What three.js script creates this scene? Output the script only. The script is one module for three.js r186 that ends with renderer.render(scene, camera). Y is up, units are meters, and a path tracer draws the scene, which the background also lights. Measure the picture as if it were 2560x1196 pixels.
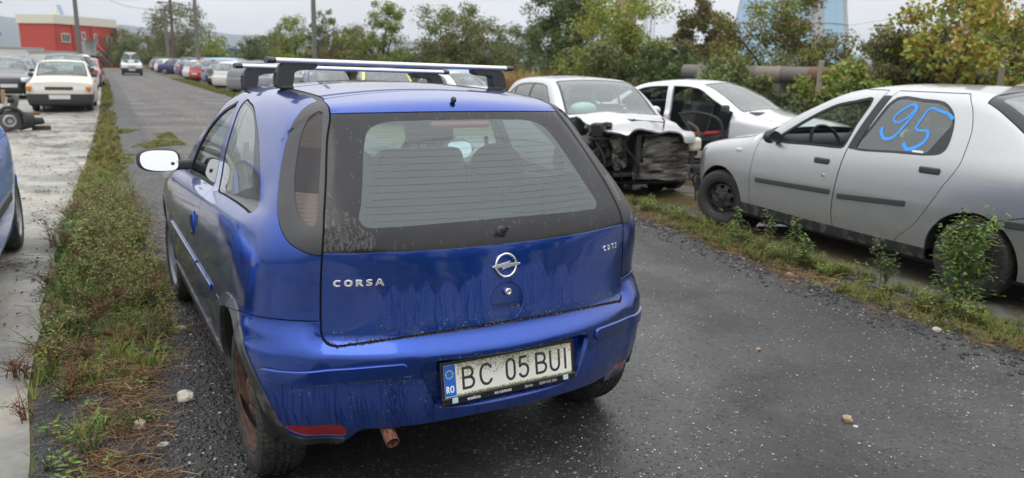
import * as THREE from 'three';
import { mergeGeometries } from 'three/addons/utils/BufferGeometryUtils.js';
import { RoundedBoxGeometry } from 'three/addons/geometries/RoundedBoxGeometry.js';
import { ImprovedNoise } from 'three/addons/math/ImprovedNoise.js';
import { FontLoader } from 'three/addons/loaders/FontLoader.js';
import { TextGeometry } from 'three/addons/geometries/TextGeometry.js';

// ------------------------------------------------------------------ camera, sky, sun, exposure
const scene = new THREE.Scene();
const camera = new THREE.PerspectiveCamera(35.10, 1024 / 478, 0.05, 4000);
camera.position.set(-1.241, 1.517, 2.146);
camera.rotation.set(-0.2247, -0.5210, 0.0236, 'YXZ');
camera.focus = 3.1;
camera.userData.fStop = 2.8;
const renderer = new THREE.WebGLRenderer({ antialias: true });
renderer.setSize(1024, 478);
renderer.toneMapping = THREE.LinearToneMapping;
renderer.toneMappingExposure = 1.3;
renderer.shadowMap.enabled = true;
const perlin = new ImprovedNoise();
{ // overcast sky: brighter towards the zenith, soft layered cloud
  const w = 1024, h = 512, d = new Float32Array(w * h * 4);
  const fb = (x, y, z) => { let a = 0, s = .5, f = 1; for (let k = 0; k < 5; k++) { a += s * perlin.noise(x * f, y * f, z * f + 7 * k); s *= .5; f *= 2.03; } return a; };
  for (let j = 0; j < h; j++) {
    const el = ((j + .5) / h - .5) * Math.PI, se = Math.max(0, Math.sin(el));
    for (let i = 0; i < w; i++) {
      const az = (i + .5) / w * 2 * Math.PI, x = Math.cos(el) * Math.cos(az), z = Math.cos(el) * Math.sin(az);
      const q = 1 / (se + .13), n = fb(x * q * .75 + 3, z * q * .75, 1.7) * Math.min(1, se * 9 + .25);
      const L = (.60 + 1.25 * se) * (1 + .24 * n);
      const k = (j * w + i) * 4;
      d[k] = L * (.984 - .02 * n); d[k + 1] = L * .996; d[k + 2] = L * (1.016 + .03 * n); d[k + 3] = 1;
    }
  }
  const t = new THREE.DataTexture(d, w, h, THREE.RGBAFormat, THREE.FloatType);
  t.mapping = THREE.EquirectangularReflectionMapping; t.magFilter = t.minFilter = THREE.LinearFilter; t.needsUpdate = true;
  scene.background = t; scene.environment = t;
}
const sun = new THREE.DirectionalLight(new THREE.Color().setRGB(1, .97, .92), 0.55);
sun.position.set(-14, 30, 9); sun.castShadow = true; sun.shadow.radius = 70; sun.shadow.mapSize.set(2048, 2048);
Object.assign(sun.shadow.camera, { left: -40, right: 40, top: 40, bottom: -40, near: 1, far: 120 });
scene.add(sun, sun.target);

// ------------------------------------------------------------------ helpers
const clamp = (x, a = 0, b = 1) => x < a ? a : x > b ? b : x, lerp = (a, b, t) => a + (b - a) * t;
const sstep = (a, b, x) => { const t = clamp((x - a) / (b - a)); return t * t * (3 - 2 * t); };
function rng(seed) { let s = seed >>> 0; return () => { s = s + 0x6D2B79F5 >>> 0; let t = Math.imul(s ^ s >>> 15, 1 | s); t = t + Math.imul(t ^ t >>> 7, 61 | t) ^ t; return ((t ^ t >>> 14) >>> 0) / 4294967296; }; }
const V3 = (x, y, z) => new THREE.Vector3(x, y, z);
const smax = (a, b, k) => { const h = k - Math.abs(a - b); return (a > b ? a : b) + (h > 0 ? h * h / (4 * k) : 0); };
const nz = (x, y = 0, z = 0) => perlin.noise(x, y, z);
const fbm = (x, y, z = 0, o = 4) => { let a = 0, s = .5, f = 1; for (let k = 0; k < o; k++) { a += s * perlin.noise(x * f, y * f, z * f + 11.3 * k); s *= .5; f *= 2.07; } return a; };
const names = new Map();
function numbered(n) { const k = names.get(n) || 0; names.set(n, k + 1); return k ? `${n}_${String(k).padStart(3, '0')}` : n; }
function tag(o, label, category, group, kind) { if (label) o.userData.label = label; if (category) o.userData.category = category; if (group) o.userData.group = group; if (kind) o.userData.kind = kind; return o; }
function thing(name, label, category, pos = [0, 0, 0], turn = 0, group) {
  const o = new THREE.Group(); o.name = numbered(name); scene.add(o); o.position.set(...pos); o.rotation.y = turn;
  return tag(o, label, category, group);
}
function put(name, geo, mat, parent) { // a named mesh under a parent, or at the top level
  const m = new THREE.Mesh(Array.isArray(geo) ? merge(geo) : geo, mat); m.name = parent ? name : numbered(name);
  m.castShadow = m.receiveShadow = true; (parent || scene).add(m); return m;
}
function structure(name, geo, mat, label) { const m = put(name, geo, mat); m.userData.kind = 'structure'; if (label) m.userData.label = label; return m; }
function copy(o, pos, turn, label, group) {
  const c = o.clone(); c.name = numbered(o.name.replace(/_\d{3}$/, '')); scene.add(c); c.position.set(...pos); c.rotation.y = turn;
  c.userData = { ...o.userData }; if (label) c.userData.label = label; if (group) c.userData.group = group; return c;
}
function merge(list) { // merge geometries, dropping what not all of them carry
  list = list.map(g => g.index ? g.toNonIndexed() : g);
  const all = ['position', 'normal', 'uv'];
  for (const g of list) { for (const k of Object.keys(g.attributes)) if (!all.includes(k)) g.deleteAttribute(k); if (!g.attributes.normal) g.computeVertexNormals(); }
  if (!list.every(g => g.attributes.uv)) for (const g of list) g.deleteAttribute('uv');
  return list.length === 1 ? list[0] : mergeGeometries(list);
}
const at = (g, x, y, z, rx = 0, ry = 0, rz = 0, s = 1) => { const m = new THREE.Matrix4().compose(V3(x, y, z), new THREE.Quaternion().setFromEuler(new THREE.Euler(rx, ry, rz, 'YXZ')), typeof s === 'number' ? V3(s, s, s) : V3(...s)); return g.applyMatrix4(m); };
const box = (w, h, d, x = 0, y = 0, z = 0, rx = 0, ry = 0, rz = 0) => at(new THREE.BoxGeometry(w, h, d), x, y, z, rx, ry, rz);
const rbox = (w, h, d, r, x = 0, y = 0, z = 0, rx = 0, ry = 0, rz = 0, seg = 2) => at(new RoundedBoxGeometry(w, h, d, seg, r), x, y, z, rx, ry, rz);
function rod(a, b, r, r2 = r, seg = 8) { // tapered cylinder from a to b
  const A = V3(...a), B = V3(...b), g = new THREE.CylinderGeometry(r2, r, A.distanceTo(B), seg, 1);
  const q = new THREE.Quaternion().setFromUnitVectors(V3(0, 1, 0), B.clone().sub(A).normalize());
  return g.applyMatrix4(new THREE.Matrix4().compose(A.add(B).multiplyScalar(.5), q, V3(1, 1, 1)));
}
const tube = (pts, r, seg = 6, n = pts.length * 5, closed = false) => new THREE.TubeGeometry(new THREE.CatmullRomCurve3(pts.map(p => V3(...p)), closed), n, r, seg, closed);
function loop(pts, n = 8, closed = true) { // smooth 2D loop through points
  const c = new THREE.CatmullRomCurve3(pts.map(p => V3(p[0], p[1], 0)), closed, 'centripetal'); return c.getPoints(pts.length * n).map(p => [p.x, p.y]);
}
function polyField(P) { // signed distance to a closed polygon, negative inside
  const n = P.length; let x0 = 1e9, x1 = -1e9, y0 = 1e9, y1 = -1e9; for (const [x, y] of P) { x0 = Math.min(x0, x); x1 = Math.max(x1, x); y0 = Math.min(y0, y); y1 = Math.max(y1, y); }
  return (x, y) => {
    const far = Math.max(x0 - x, x - x1, y0 - y, y - y1); if (far > .15) return far;
    let d = 1e9, s = 1;
    for (let i = 0, j = n - 1; i < n; j = i++) {
      const ax = P[i][0], ay = P[i][1], ex = P[j][0] - ax, ey = P[j][1] - ay, wx = x - ax, wy = y - ay, t = clamp((wx * ex + wy * ey) / (ex * ex + ey * ey + 1e-12));
      const bx = wx - ex * t, by = wy - ey * t; d = Math.min(d, bx * bx + by * by);
      const c1 = y >= ay, c2 = y < P[j][1], c3 = ex * wy > ey * wx; if ((c1 && c2 && c3) || (!c1 && !c2 && !c3)) s = -s;
    }
    return s * Math.sqrt(d);
  };
}
function table(pts, blur = .012, N = 1500) { // monotone cubic through points, slightly smoothed
  pts = [...pts].sort((a, b) => a[0] - b[0]); const n = pts.length, m = [], dl = [];
  for (let i = 0; i < n - 1; i++) dl.push((pts[i + 1][1] - pts[i][1]) / (pts[i + 1][0] - pts[i][0]));
  m[0] = dl[0]; m[n - 1] = dl[n - 2];
  for (let i = 1; i < n - 1; i++) { if (dl[i - 1] * dl[i] <= 0) m[i] = 0; else { const a = pts[i][0] - pts[i - 1][0], b = pts[i + 1][0] - pts[i][0]; m[i] = 3 * (a + b) / ((2 * b + a) / dl[i - 1] + (b + 2 * a) / dl[i]); } }
  const pad = .3, lo = pts[0][0] - pad, hi = pts[n - 1][0] + pad, st = (hi - lo) / (N - 1); let v = new Float64Array(N);
  for (let k = 0, i = 0; k < N; k++) {
    const x = lo + st * k; if (x <= pts[0][0]) { v[k] = pts[0][1] + m[0] * (x - pts[0][0]); continue; } if (x >= pts[n - 1][0]) { v[k] = pts[n - 1][1] + m[n - 1] * (x - pts[n - 1][0]); continue; }
    while (x > pts[i + 1][0]) i++;
    const h = pts[i + 1][0] - pts[i][0], t = (x - pts[i][0]) / h, t2 = t * t, t3 = t2 * t;
    v[k] = (2 * t3 - 3 * t2 + 1) * pts[i][1] + (t3 - 2 * t2 + t) * h * m[i] + (3 * t2 - 2 * t3) * pts[i + 1][1] + (t3 - t2) * h * m[i + 1];
  }
  const R = Math.round(blur / st);
  if (R > 0) for (let pass = 0; pass < 3; pass++) { const u = v.slice(); let s = 0; for (let k = -R; k <= R; k++) s += u[clamp(k, 0, N - 1)]; for (let k = 0; k < N; k++) { v[k] = (k < R || k >= N - R) ? u[k] : s / (2 * R + 1); s += u[Math.min(N - 1, k + R + 1)] - u[Math.max(0, k - R)]; } }
  const f = x => { const q = clamp((x - lo) / st, 0, N - 1.001), i = q | 0; return v[i] + (v[i + 1] - v[i]) * (q - i); };
  f.slope = x => (f(x + .01) - f(x - .01)) / .02;
  return f;
}

// ------------------------------------------------------------------ surfaces out of distance fields, cut into panels
class Shell {
  constructor(F, lo, hi, step) {
    this.F = F; this.p = []; this.n = [];
    const nx = Math.ceil((hi[0] - lo[0]) / step) + 1, ny = Math.ceil((hi[1] - lo[1]) / step) + 1, nzz = Math.ceil((hi[2] - lo[2]) / step) + 1;
    const v = new Float32Array(nx * ny * nzz), id = (i, j, k) => i + nx * (j + ny * k);
    for (let k = 0; k < nzz; k++) for (let j = 0; j < ny; j++) for (let i = 0; i < nx; i++) v[id(i, j, k)] = F(lo[0] + i * step, lo[1] + j * step, lo[2] + k * step);
    const cell = new Int32Array(nx * ny * nzz).fill(-1);
    const E = [[0, 1], [2, 3], [4, 5], [6, 7], [0, 2], [1, 3], [4, 6], [5, 7], [0, 4], [1, 5], [2, 6], [3, 7]];
    for (let k = 0; k < nzz - 1; k++) for (let j = 0; j < ny - 1; j++) for (let i = 0; i < nx - 1; i++) {
      const c = []; let neg = 0; for (let q = 0; q < 8; q++) { const a = v[id(i + (q & 1), j + (q >> 1 & 1), k + (q >> 2))]; c.push(a); neg += a < 0; }
      if (!neg || neg === 8) continue;
      let x = 0, y = 0, z = 0, m = 0;
      for (const [a, b] of E) if (c[a] < 0 !== c[b] < 0) { const t = c[a] / (c[a] - c[b]); x += (a & 1) + t * ((b & 1) - (a & 1)); y += (a >> 1 & 1) + t * ((b >> 1 & 1) - (a >> 1 & 1)); z += (a >> 2) + t * ((b >> 2) - (a >> 2)); m++; }
      cell[id(i, j, k)] = this.add(lo[0] + (i + x / m) * step, lo[1] + (j + y / m) * step, lo[2] + (k + z / m) * step, step);
    }
    const T = []; const quad = (a, b, c, d, f) => { if (f) T.push(a, b, c, a, c, d); else T.push(a, c, b, a, d, c); };
    for (let k = 1; k < nzz - 1; k++) for (let j = 1; j < ny - 1; j++) for (let i = 1; i < nx - 1; i++) {
      const s = v[id(i, j, k)] < 0;
      if (s !== v[id(i + 1, j, k)] < 0) quad(cell[id(i, j - 1, k - 1)], cell[id(i, j, k - 1)], cell[id(i, j, k)], cell[id(i, j - 1, k)], s);
      if (s !== v[id(i, j + 1, k)] < 0) quad(cell[id(i - 1, j, k - 1)], cell[id(i - 1, j, k)], cell[id(i, j, k)], cell[id(i, j, k - 1)], s);
      if (s !== v[id(i, j, k + 1)] < 0) quad(cell[id(i - 1, j - 1, k)], cell[id(i, j - 1, k)], cell[id(i, j, k)], cell[id(i - 1, j, k)], s);
    }
    this.all = T;
  }
  grad(x, y, z, e = .003) { const F = this.F; return [(F(x + e, y, z) - F(x - e, y, z)) / (2 * e), (F(x, y + e, z) - F(x, y - e, z)) / (2 * e), (F(x, y, z + e) - F(x, y, z - e)) / (2 * e)]; }
  add(x, y, z, step) {
    if (step) for (let k = 0; k < 4; k++) { const f = this.F(x, y, z), g = this.grad(x, y, z), q = f / Math.max(.2, g[0] * g[0] + g[1] * g[1] + g[2] * g[2]); const s = clamp(q, -step, step); x -= s * g[0]; y -= s * g[1]; z -= s * g[2]; }
    const g = this.grad(x, y, z), l = Math.hypot(...g) || 1; this.p.push(x, y, z); this.n.push(g[0] / l, g[1] / l, g[2] / l); return this.p.length / 3 - 1;
  }
  split(T, fn) { // -> [triangles where fn < 0, the others]; fn(x, y, z, nx, ny, nz)
    const { p, n } = this, val = new Map(), cut = new Map(), A = [], B = [];
    const f = i => { let q = val.get(i); if (q === undefined) { q = fn(p[3 * i], p[3 * i + 1], p[3 * i + 2], n[3 * i], n[3 * i + 1], n[3 * i + 2]); if (Math.abs(q) < 3e-4) q = q < 0 ? -3e-4 : 3e-4; val.set(i, q); } return q; };
    const mid = (a, b) => { if (a > b) [a, b] = [b, a]; const key = a * 16777216 + b; let c = cut.get(key); if (c === undefined) { const t = f(a) / (f(a) - f(b)), q = k => p[3 * a + k] + t * (p[3 * b + k] - p[3 * a + k]); c = this.add(q(0), q(1), q(2)); cut.set(key, c); } return c; };
    for (let t = 0; t < T.length; t += 3) {
      let [a, b, c] = [T[t], T[t + 1], T[t + 2]]; const sa = f(a) < 0, sb = f(b) < 0, sc = f(c) < 0;
      if (sa === sb && sb === sc) { (sa ? A : B).push(a, b, c); continue; }
      if (sb !== sa && sb !== sc) [a, b, c] = [b, c, a]; else if (sc !== sa && sc !== sb) [a, b, c] = [c, a, b];
      const ab = mid(a, b), ac = mid(a, c), S = f(a) < 0; // a stands alone
      (S ? A : B).push(a, ab, ac); (S ? B : A).push(ab, b, c, ab, c, ac);
    }
    return [A, B];
  }
  largest(T) { const up = new Map(), find = a => { let q = a; while ((up.get(q) ?? q) !== q) q = up.get(q); up.set(a, q); return q; }; for (let t = 0; t < T.length; t += 3) { const a = find(T[t]); up.set(find(T[t + 1]), a); up.set(find(T[t + 2]), a); } const n = new Map(); for (let t = 0; t < T.length; t += 3) { const q = find(T[t]); n.set(q, (n.get(q) || 0) + 1); } let best = null; for (const [q, c] of n) if (best === null || c > n.get(best)) best = q; const R = []; for (let t = 0; t < T.length; t += 3) if (find(T[t]) === best) R.push(T[t], T[t + 1], T[t + 2]); return R; }
  flip(T) { const R = []; for (let i = 0; i < T.length; i += 3) R.push(T[i], T[i + 2], T[i + 1]); return R; }
  geo(T, { off = 0, flange = 0, uv = null, inside = false, bevel = 0 } = {}) {
    const { p, n } = this, map = new Map(), P = [], N = [], U = [], I = [], edges = new Map(), src = [];
    const vert = i => { let q = map.get(i); if (q === undefined) { q = P.length / 3; map.set(i, q); src.push(i); const o = typeof off === 'function' ? off(p[3 * i], p[3 * i + 1], p[3 * i + 2]) : off; for (let k = 0; k < 3; k++) P.push(p[3 * i + k] + o * n[3 * i + k]); const s = inside ? -1 : 1; N.push(s * n[3 * i], s * n[3 * i + 1], s * n[3 * i + 2]); } return q; };
    for (let t = 0; t < T.length; t += 3) { const q = [vert(T[t]), vert(T[t + 1]), vert(T[t + 2])]; if (inside) I.push(q[0], q[2], q[1]); else I.push(...q); for (let e = 0; e < 3; e++) { const a = q[e], b = q[(e + 1) % 3], k = b * 16777216 + a; if (edges.has(k)) edges.delete(k); else edges.set(a * 16777216 + b, [a, b]); } }
    if (flange) {
      const wn = new Map(); // averaged outward normals along the rim
      for (const [a, b] of edges.values()) {
        const d = V3(P[3 * b] - P[3 * a], P[3 * b + 1] - P[3 * a + 1], P[3 * b + 2] - P[3 * a + 2]), m = V3(N[3 * a], N[3 * a + 1], N[3 * a + 2]), o = d.cross(m);
        if (o.lengthSq() < 1e-18) continue; o.normalize(); for (const q of [a, b]) wn.set(q, (wn.get(q) || V3(0, 0, 0)).add(o));
      }
      for (const [q, o] of wn) o.normalize();
      const ring = new Map(); const add = (q, dep, out, tilt) => { const o = wn.get(q); const i = P.length / 3; for (let k = 0; k < 3; k++) P.push(P[3 * q + k] - dep * N[3 * q + k] + out * o.getComponent(k)); const m = V3(N[3 * q] * tilt + o.x, N[3 * q + 1] * tilt + o.y, N[3 * q + 2] * tilt + o.z).normalize(); N.push(m.x, m.y, m.z); src.push(src[q]); return i; };
      const rings = bevel ? [[0, 0, 1], [bevel, bevel * .6, .5], [flange, bevel * .6, 0]] : [[0, 0, 0], [flange, 0, 0]];
      const vq = (q, r) => { const k = q * 4 + r; let i = ring.get(k); if (i === undefined) { i = add(q, ...rings[r]); ring.set(k, i); } return i; };
      for (const [a, b] of edges.values()) { if (!wn.has(a) || !wn.has(b)) continue; for (let r = 0; r < rings.length - 1; r++) { const a0 = vq(a, r), b0 = vq(b, r), a1 = vq(a, r + 1), b1 = vq(b, r + 1); I.push(a0, b1, b0, a0, a1, b1); } }
    }
    const g = new THREE.BufferGeometry(); g.setAttribute('position', new THREE.Float32BufferAttribute(P, 3)); g.setAttribute('normal', new THREE.Float32BufferAttribute(N, 3));
    if (uv) { for (let i = 0; i < src.length; i++) U.push(...uv(P[3 * i], P[3 * i + 1], P[3 * i + 2], n[3 * src[i]], n[3 * src[i] + 1], n[3 * src[i] + 2])); g.setAttribute('uv', new THREE.Float32BufferAttribute(U, 2)); }
    g.setIndex(I); return g;
  }
}
// ------------------------------------------------------------------ materials
const std = o => new THREE.MeshStandardMaterial(o), phys = o => new THREE.MeshPhysicalMaterial(o);
const rgb = (r, g, b) => new THREE.Color().setRGB(r, g, b);
function dataTex(w, h, fn, { srgb = false, rep = [1, 1] } = {}) {
  const d = new Uint8Array(w * h * 4); let k = 0;
  for (let j = 0; j < h; j++) for (let i = 0; i < w; i++) { const c = fn(i / w, j / h, i, j); d[k++] = clamp(c[0]) * 255; d[k++] = clamp(c[1]) * 255; d[k++] = clamp(c[2]) * 255; d[k++] = 255; }
  const t = new THREE.DataTexture(d, w, h, THREE.RGBAFormat); t.wrapS = t.wrapT = THREE.RepeatWrapping; t.magFilter = THREE.LinearFilter; t.minFilter = THREE.LinearMipmapLinearFilter; t.generateMipmaps = true;
  if (srgb) t.colorSpace = THREE.SRGBColorSpace; t.repeat.set(...rep); t.needsUpdate = true; return t;
}
function tileNoise(n, seed, oct = 4, base = 4) { // periodic value noise as a float field
  const f = new Float32Array(n * n); let amp = 1, cells = base, tot = 0;
  for (let o = 0; o < oct; o++) {
    const r = rng(seed + o * 101), g = Float32Array.from({ length: cells * cells }, () => r());
    for (let j = 0; j < n; j++) { const y = j / n * cells, y0 = y | 0, ty = y - y0, sy = ty * ty * (3 - 2 * ty), r0 = (y0 % cells) * cells, r1 = ((y0 + 1) % cells) * cells;
      for (let i = 0; i < n; i++) { const x = i / n * cells, x0 = x | 0, tx = x - x0, sx = tx * tx * (3 - 2 * tx), a = x0 % cells, b = (x0 + 1) % cells; f[j * n + i] += amp * lerp(lerp(g[r0 + a], g[r0 + b], sx), lerp(g[r1 + a], g[r1 + b], sx), sy); } }
    tot += amp; amp *= .55; cells *= 2;
  }
  for (let i = 0; i < f.length; i++) f[i] /= tot; return f;
}
function canvasTex(w, h, draw, srgb = true) {
  const c = document.createElement('canvas'); c.width = w; c.height = h; const g = c.getContext('2d'); draw(g, w, h);
  const t = new THREE.CanvasTexture(c); if (srgb) t.colorSpace = THREE.SRGBColorSpace; t.magFilter = THREE.LinearFilter; return t;
}
const paint = (c, o = {}) => phys({ color: c, metalness: .25, roughness: .42, clearcoat: 1, clearcoatRoughness: .06, ...o });
const M = {
  blue: paint(rgb(.020, .070, .50), { metalness: .8, roughness: .36 }),
  rubber: std({ color: rgb(.012, .012, .013), roughness: .75 }),
  gap: std({ color: rgb(.004, .004, .004), roughness: .9 }),
  plastic: std({ color: rgb(.035, .036, .038), roughness: .55 }),
  blackGloss: phys({ color: rgb(.006, .006, .007), roughness: .12, clearcoat: .6, clearcoatRoughness: .1 }),
  coverGrey: std({ color: rgb(.028, .029, .032), roughness: .45 }),
  chrome: std({ color: rgb(.75, .75, .76), metalness: 1, roughness: .16 }),
  alu: std({ color: rgb(.72, .73, .75), metalness: .55, roughness: .38 }),
  barAlu: std({ color: rgb(.62, .63, .64), metalness: .25, roughness: .45 }),
  rim: std({ color: rgb(.33, .34, .35), metalness: .6, roughness: .42 }),
  steel: std({ color: rgb(.03, .03, .032), metalness: .4, roughness: .55 }),
  glass: phys({ color: rgb(.80, .90, .88), transmission: 1, thickness: 0, roughness: .03, ior: 1.52, metalness: 0 }),
  rearGlass: phys({ color: rgb(.60, .77, .79), transmission: .92, thickness: 0, roughness: .02, ior: 1.55, metalness: 0 }),
  glassDull: phys({ color: rgb(.70, .80, .78), transmission: .88, thickness: 0, roughness: .03, ior: 1.6, metalness: 0 }),
  frit: phys({ color: rgb(.012, .013, .015), roughness: .09 }),
  cabin: std({ color: rgb(.045, .047, .05), roughness: .85 }),
  seat: std({ color: rgb(.035, .037, .042), roughness: .9 }),
  trim: std({ color: rgb(.16, .165, .165), roughness: .85 }),
  redLens: phys({ color: rgb(.30, .012, .016), roughness: .25, clearcoat: .6 }),
  smoke: phys({ color: rgb(.085, .068, .066), roughness: .22, clearcoat: .5, clearcoatRoughness: .15 }),
  clearLens: phys({ color: rgb(.62, .64, .64), roughness: .2, clearcoat: .8, metalness: .25 }),
  amber: phys({ color: rgb(.55, .17, .03), roughness: .25, clearcoat: .6 }),
  mirrorGlass: std({ color: rgb(.85, .87, .88), metalness: 1, roughness: .02 }),
  litter: std({ color: rgb(.018, .013, .009), roughness: .9 }), litterPale: std({ color: rgb(.16, .11, .06), roughness: .9 }), moss: std({ color: rgb(.12, .16, .02), roughness: .95 }), heater: std({ color: rgb(.16, .11, .09), roughness: .6 }),
  under: std({ color: rgb(.012, .012, .012), roughness: .9 }),
};
// a wet, dirty rubber tyre with road dust in the tread
M.tyre = std({ color: rgb(.028, .028, .029), roughness: .62 });
// ------------------------------------------------------------------ dirt, drips, rust, lettering
const sampler = f => { const n = Math.sqrt(f.length) | 0; return (u, v) => f[((v - Math.floor(v)) * n | 0) * n + ((u - Math.floor(u)) * n | 0)]; };
const NA = sampler(tileNoise(512, 201, 5, 8)), NB = sampler(tileNoise(512, 203, 3, 64)), NC = sampler(tileNoise(512, 207, 6, 4));
function dripField(w, h, drips, toPx) { // paths where water has washed the film away
  const f = new Float32Array(w * h); for (const d of drips) { let x = d.x, y = d.y; const n = Math.ceil(d.len / .0012), ph = d.ph; for (let k = 0; k < n; k++) { const t = k / n, [px, py] = toPx(x, y), R = Math.max(.6, d.w * (1 - .5 * t) / 2 * toPx.s); for (let j = -Math.ceil(R); j <= R; j++) for (let i = -Math.ceil(R); i <= R; i++) { const q = Math.hypot(i, j) / R; if (q > 1) continue; const a = px + i | 0, b = py + j | 0; if (a < 0 || b < 0 || a >= w || b >= h) continue; f[b * w + a] = Math.max(f[b * w + a], d.a * (1 - q * q * .6)); } y -= .0012; x += .0009 * Math.sin(ph + k * .05) * d.wig + .0005 * Math.sin(ph * 3 + k * .17) * d.wig; } } return f;
}
const BASE = [.003, .045, .29];
function dirtyPaint(n, toXY, film, drips, specks, base = BASE, extra = {}) {
  const [x0, y0] = toXY(0, 0), [x1, y1] = toXY(1, 1), toPx = (x, y) => [(x - x0) / (x1 - x0) * n, (y - y0) / (y1 - y0) * n]; toPx.s = n / Math.abs(x1 - x0);
  const D = dripField(n, n, drips, toPx), S = new Float32Array(n * n), C = new Float32Array(n * n * 3);
  for (const s of specks) { const [px, py] = toPx(s.x, s.y), R = s.r * toPx.s; for (let j = -Math.ceil(R); j <= R; j++) for (let i = -Math.ceil(R); i <= R; i++) { if (Math.hypot(i, j) > R * (.7 + .5 * NB(i * .07 + s.x * 9, j * .07))) continue; const a = px + i | 0, b = py + j | 0; if (a < 0 || b < 0 || a >= n || b >= n) continue; const k = b * n + a; S[k] = s.a; C[3 * k] = s.c[0]; C[3 * k + 1] = s.c[1]; C[3 * k + 2] = s.c[2]; } }
  const FILM = extra.film || [.060, .070, .125], val = (u, v, k) => { const [x, y] = toXY(u, v), fl = clamp(film(x, y)) * (1 - D[k]); return fl; };
  const map = dataTex(n, n, (u, v, i, j) => { const k = j * n + i, fl = val(u, v, k), t = .9 + .2 * NB(u * 7, v * 7); let c = [lerp(base[0], FILM[0], fl * .42), lerp(base[1], FILM[1], fl * .40), lerp(base[2], FILM[2], fl * .42)]; if (S[k]) c = c.map((q, m) => lerp(q, C[3 * k + m], S[k])); return c.map(q => toS(q * t)); }, { srgb: true });
  const mr = dataTex(n, n, (u, v, i, j) => { const k = j * n + i, fl = val(u, v, k); return [1, clamp(.29 + .36 * fl + .5 * S[k] + .06 * (NB(u * 9, v * 9) - .5)), clamp((extra.metal ?? .9) - .45 * fl - .9 * S[k])]; });
  const cc = dataTex(n, n, (u, v, i, j) => { const k = j * n + i, fl = val(u, v, k), q = clamp(1 - .75 * fl - S[k]); return [q, q, q]; });
  return phys({ color: 0xffffff, map, roughness: 1, roughnessMap: mr, metalness: 1, metalnessMap: mr, clearcoat: 1, clearcoatMap: cc, clearcoatRoughness: .05 });
}
const toS = v => v <= .0031308 ? 12.92 * v : 1.055 * Math.pow(v, 1 / 2.4) - .055;
const MOSS = [[.10, .12, .02], [.16, .17, .04], [.05, .05, .025], [.20, .18, .09]], SOOT = [[.012, .012, .013], [.03, .028, .02]];
M.blue = paint(rgb(...BASE), { metalness: .9, roughness: .30, clearcoat: 1, clearcoatRoughness: .04 });
{ // tailgate: uv covers x -1..1, y 0..2
  const r = rng(401), drips = [], specks = [], N = 120; for (let i = 0; i < N; i++) { const x = -.5 + 1.0 * r(); drips.push({ x, y: .70 + .15 * r(), len: .06 + .16 * r(), w: .002 + .0045 * r(), wig: .12 + .3 * r(), ph: r() * 9, a: .5 + .5 * r() }); }
  for (let i = 0; i < 1100; i++) { const x = -.6 + 1.2 * r(), q = r(); specks.push({ x, y: .653 - .118 * x * x + .05 * q * q * q, r: .0008 + .0022 * r(), a: .9, c: r() < .75 ? SOOT[r() * 2 | 0] : MOSS[r() * 4 | 0] }); }
  for (let i = 0; i < 160; i++) specks.push({ x: -.6 + 1.2 * r(), y: .64 + .27 * r(), r: .0005 + .0009 * r(), a: .5, c: [.3, .3, .32] });
  const film = (x, y) => { const top = .835 - .10 * sstep(.0, .35, Math.abs(x - .02)) * NA(x * 1.4, .3) + .075 * (NB(x * .55, .5) - .5) + .05 * (NA(x * 3, .9) - .5); return sstep(top + .006, top - .006, y) * (.35 + .65 * NC(x * .8, y * .25)) * sstep(.645, .69, y) * sstep(-.60, -.40, x) * sstep(.60, .46, x) + .05 * NA(x * .7, y * .7); };
  M.blueGate = dirtyPaint(1024, (u, v) => [(u - .5) * 2, v * 2], film, drips, specks);
}
{ // bumper: uv covers wrapped x -1.25..1.25, y 0..2
  const r = rng(402), drips = [], specks = []; for (let i = 0; i < 210; i++) { const x = -1.1 + 2.2 * r(); drips.push({ x, y: .36 + .15 * r(), len: .06 + .14 * r(), w: .004 + .006 * r(), wig: .12 + .3 * r(), ph: r() * 9, a: .5 + .5 * r() }); }
  for (let i = 0; i < 4200; i++) { const x = .40 + .66 * Math.pow(r(), .7), y = .50 - .22 * Math.pow(r(), 1.3); specks.push({ x, y, r: .0012 + .0032 * r() * r(), a: .85, c: r() < .6 ? SOOT[r() * 2 | 0] : MOSS[r() * 4 | 0] }); }
  for (let i = 0; i < 1700; i++) { const x = -.66 + .80 * r(), y = .505 - .14 * Math.pow(r(), 2); specks.push({ x, y, r: .0012 + .0022 * r() * r(), a: .8, c: r() < .65 ? SOOT[r() * 2 | 0] : MOSS[r() * 4 | 0] }); }
  for (let i = 0; i < 420; i++) { const x = -.30 + .62 * r(); specks.push({ x, y: .553 + .02 * r() * r(), r: .0012 + .0018 * r(), a: .8, c: MOSS[r() * 4 | 0] }); }
  for (let i = 0; i < 420; i++) { const x = (r() < .5 ? -1 : 1) * (.375 + .6 * r()); specks.push({ x, y: lerp(.541, .511, sstep(.35, .8, Math.abs(x))) - .026 + .006 * r(), r: .0006 + .0016 * r(), a: .9, c: MOSS[r() * 4 | 0] }); }
  for (let i = 0; i < 26; i++) specks.push({ x: -.92 + .10 * r(), y: .455 + .018 * r(), r: .001 + .002 * r(), a: .35, c: [.35, .36, .4] });
  const film = (x, y) => sstep(.515, .47, y) * (.45 + .55 * NC(x * .9, y * .35)) + .05 * NA(x * .7, y * .9);
  M.blueBumper = dirtyPaint(1024, (u, v) => [(u - .5) * 2.5, v * 2], film, drips, specks);
}
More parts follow.
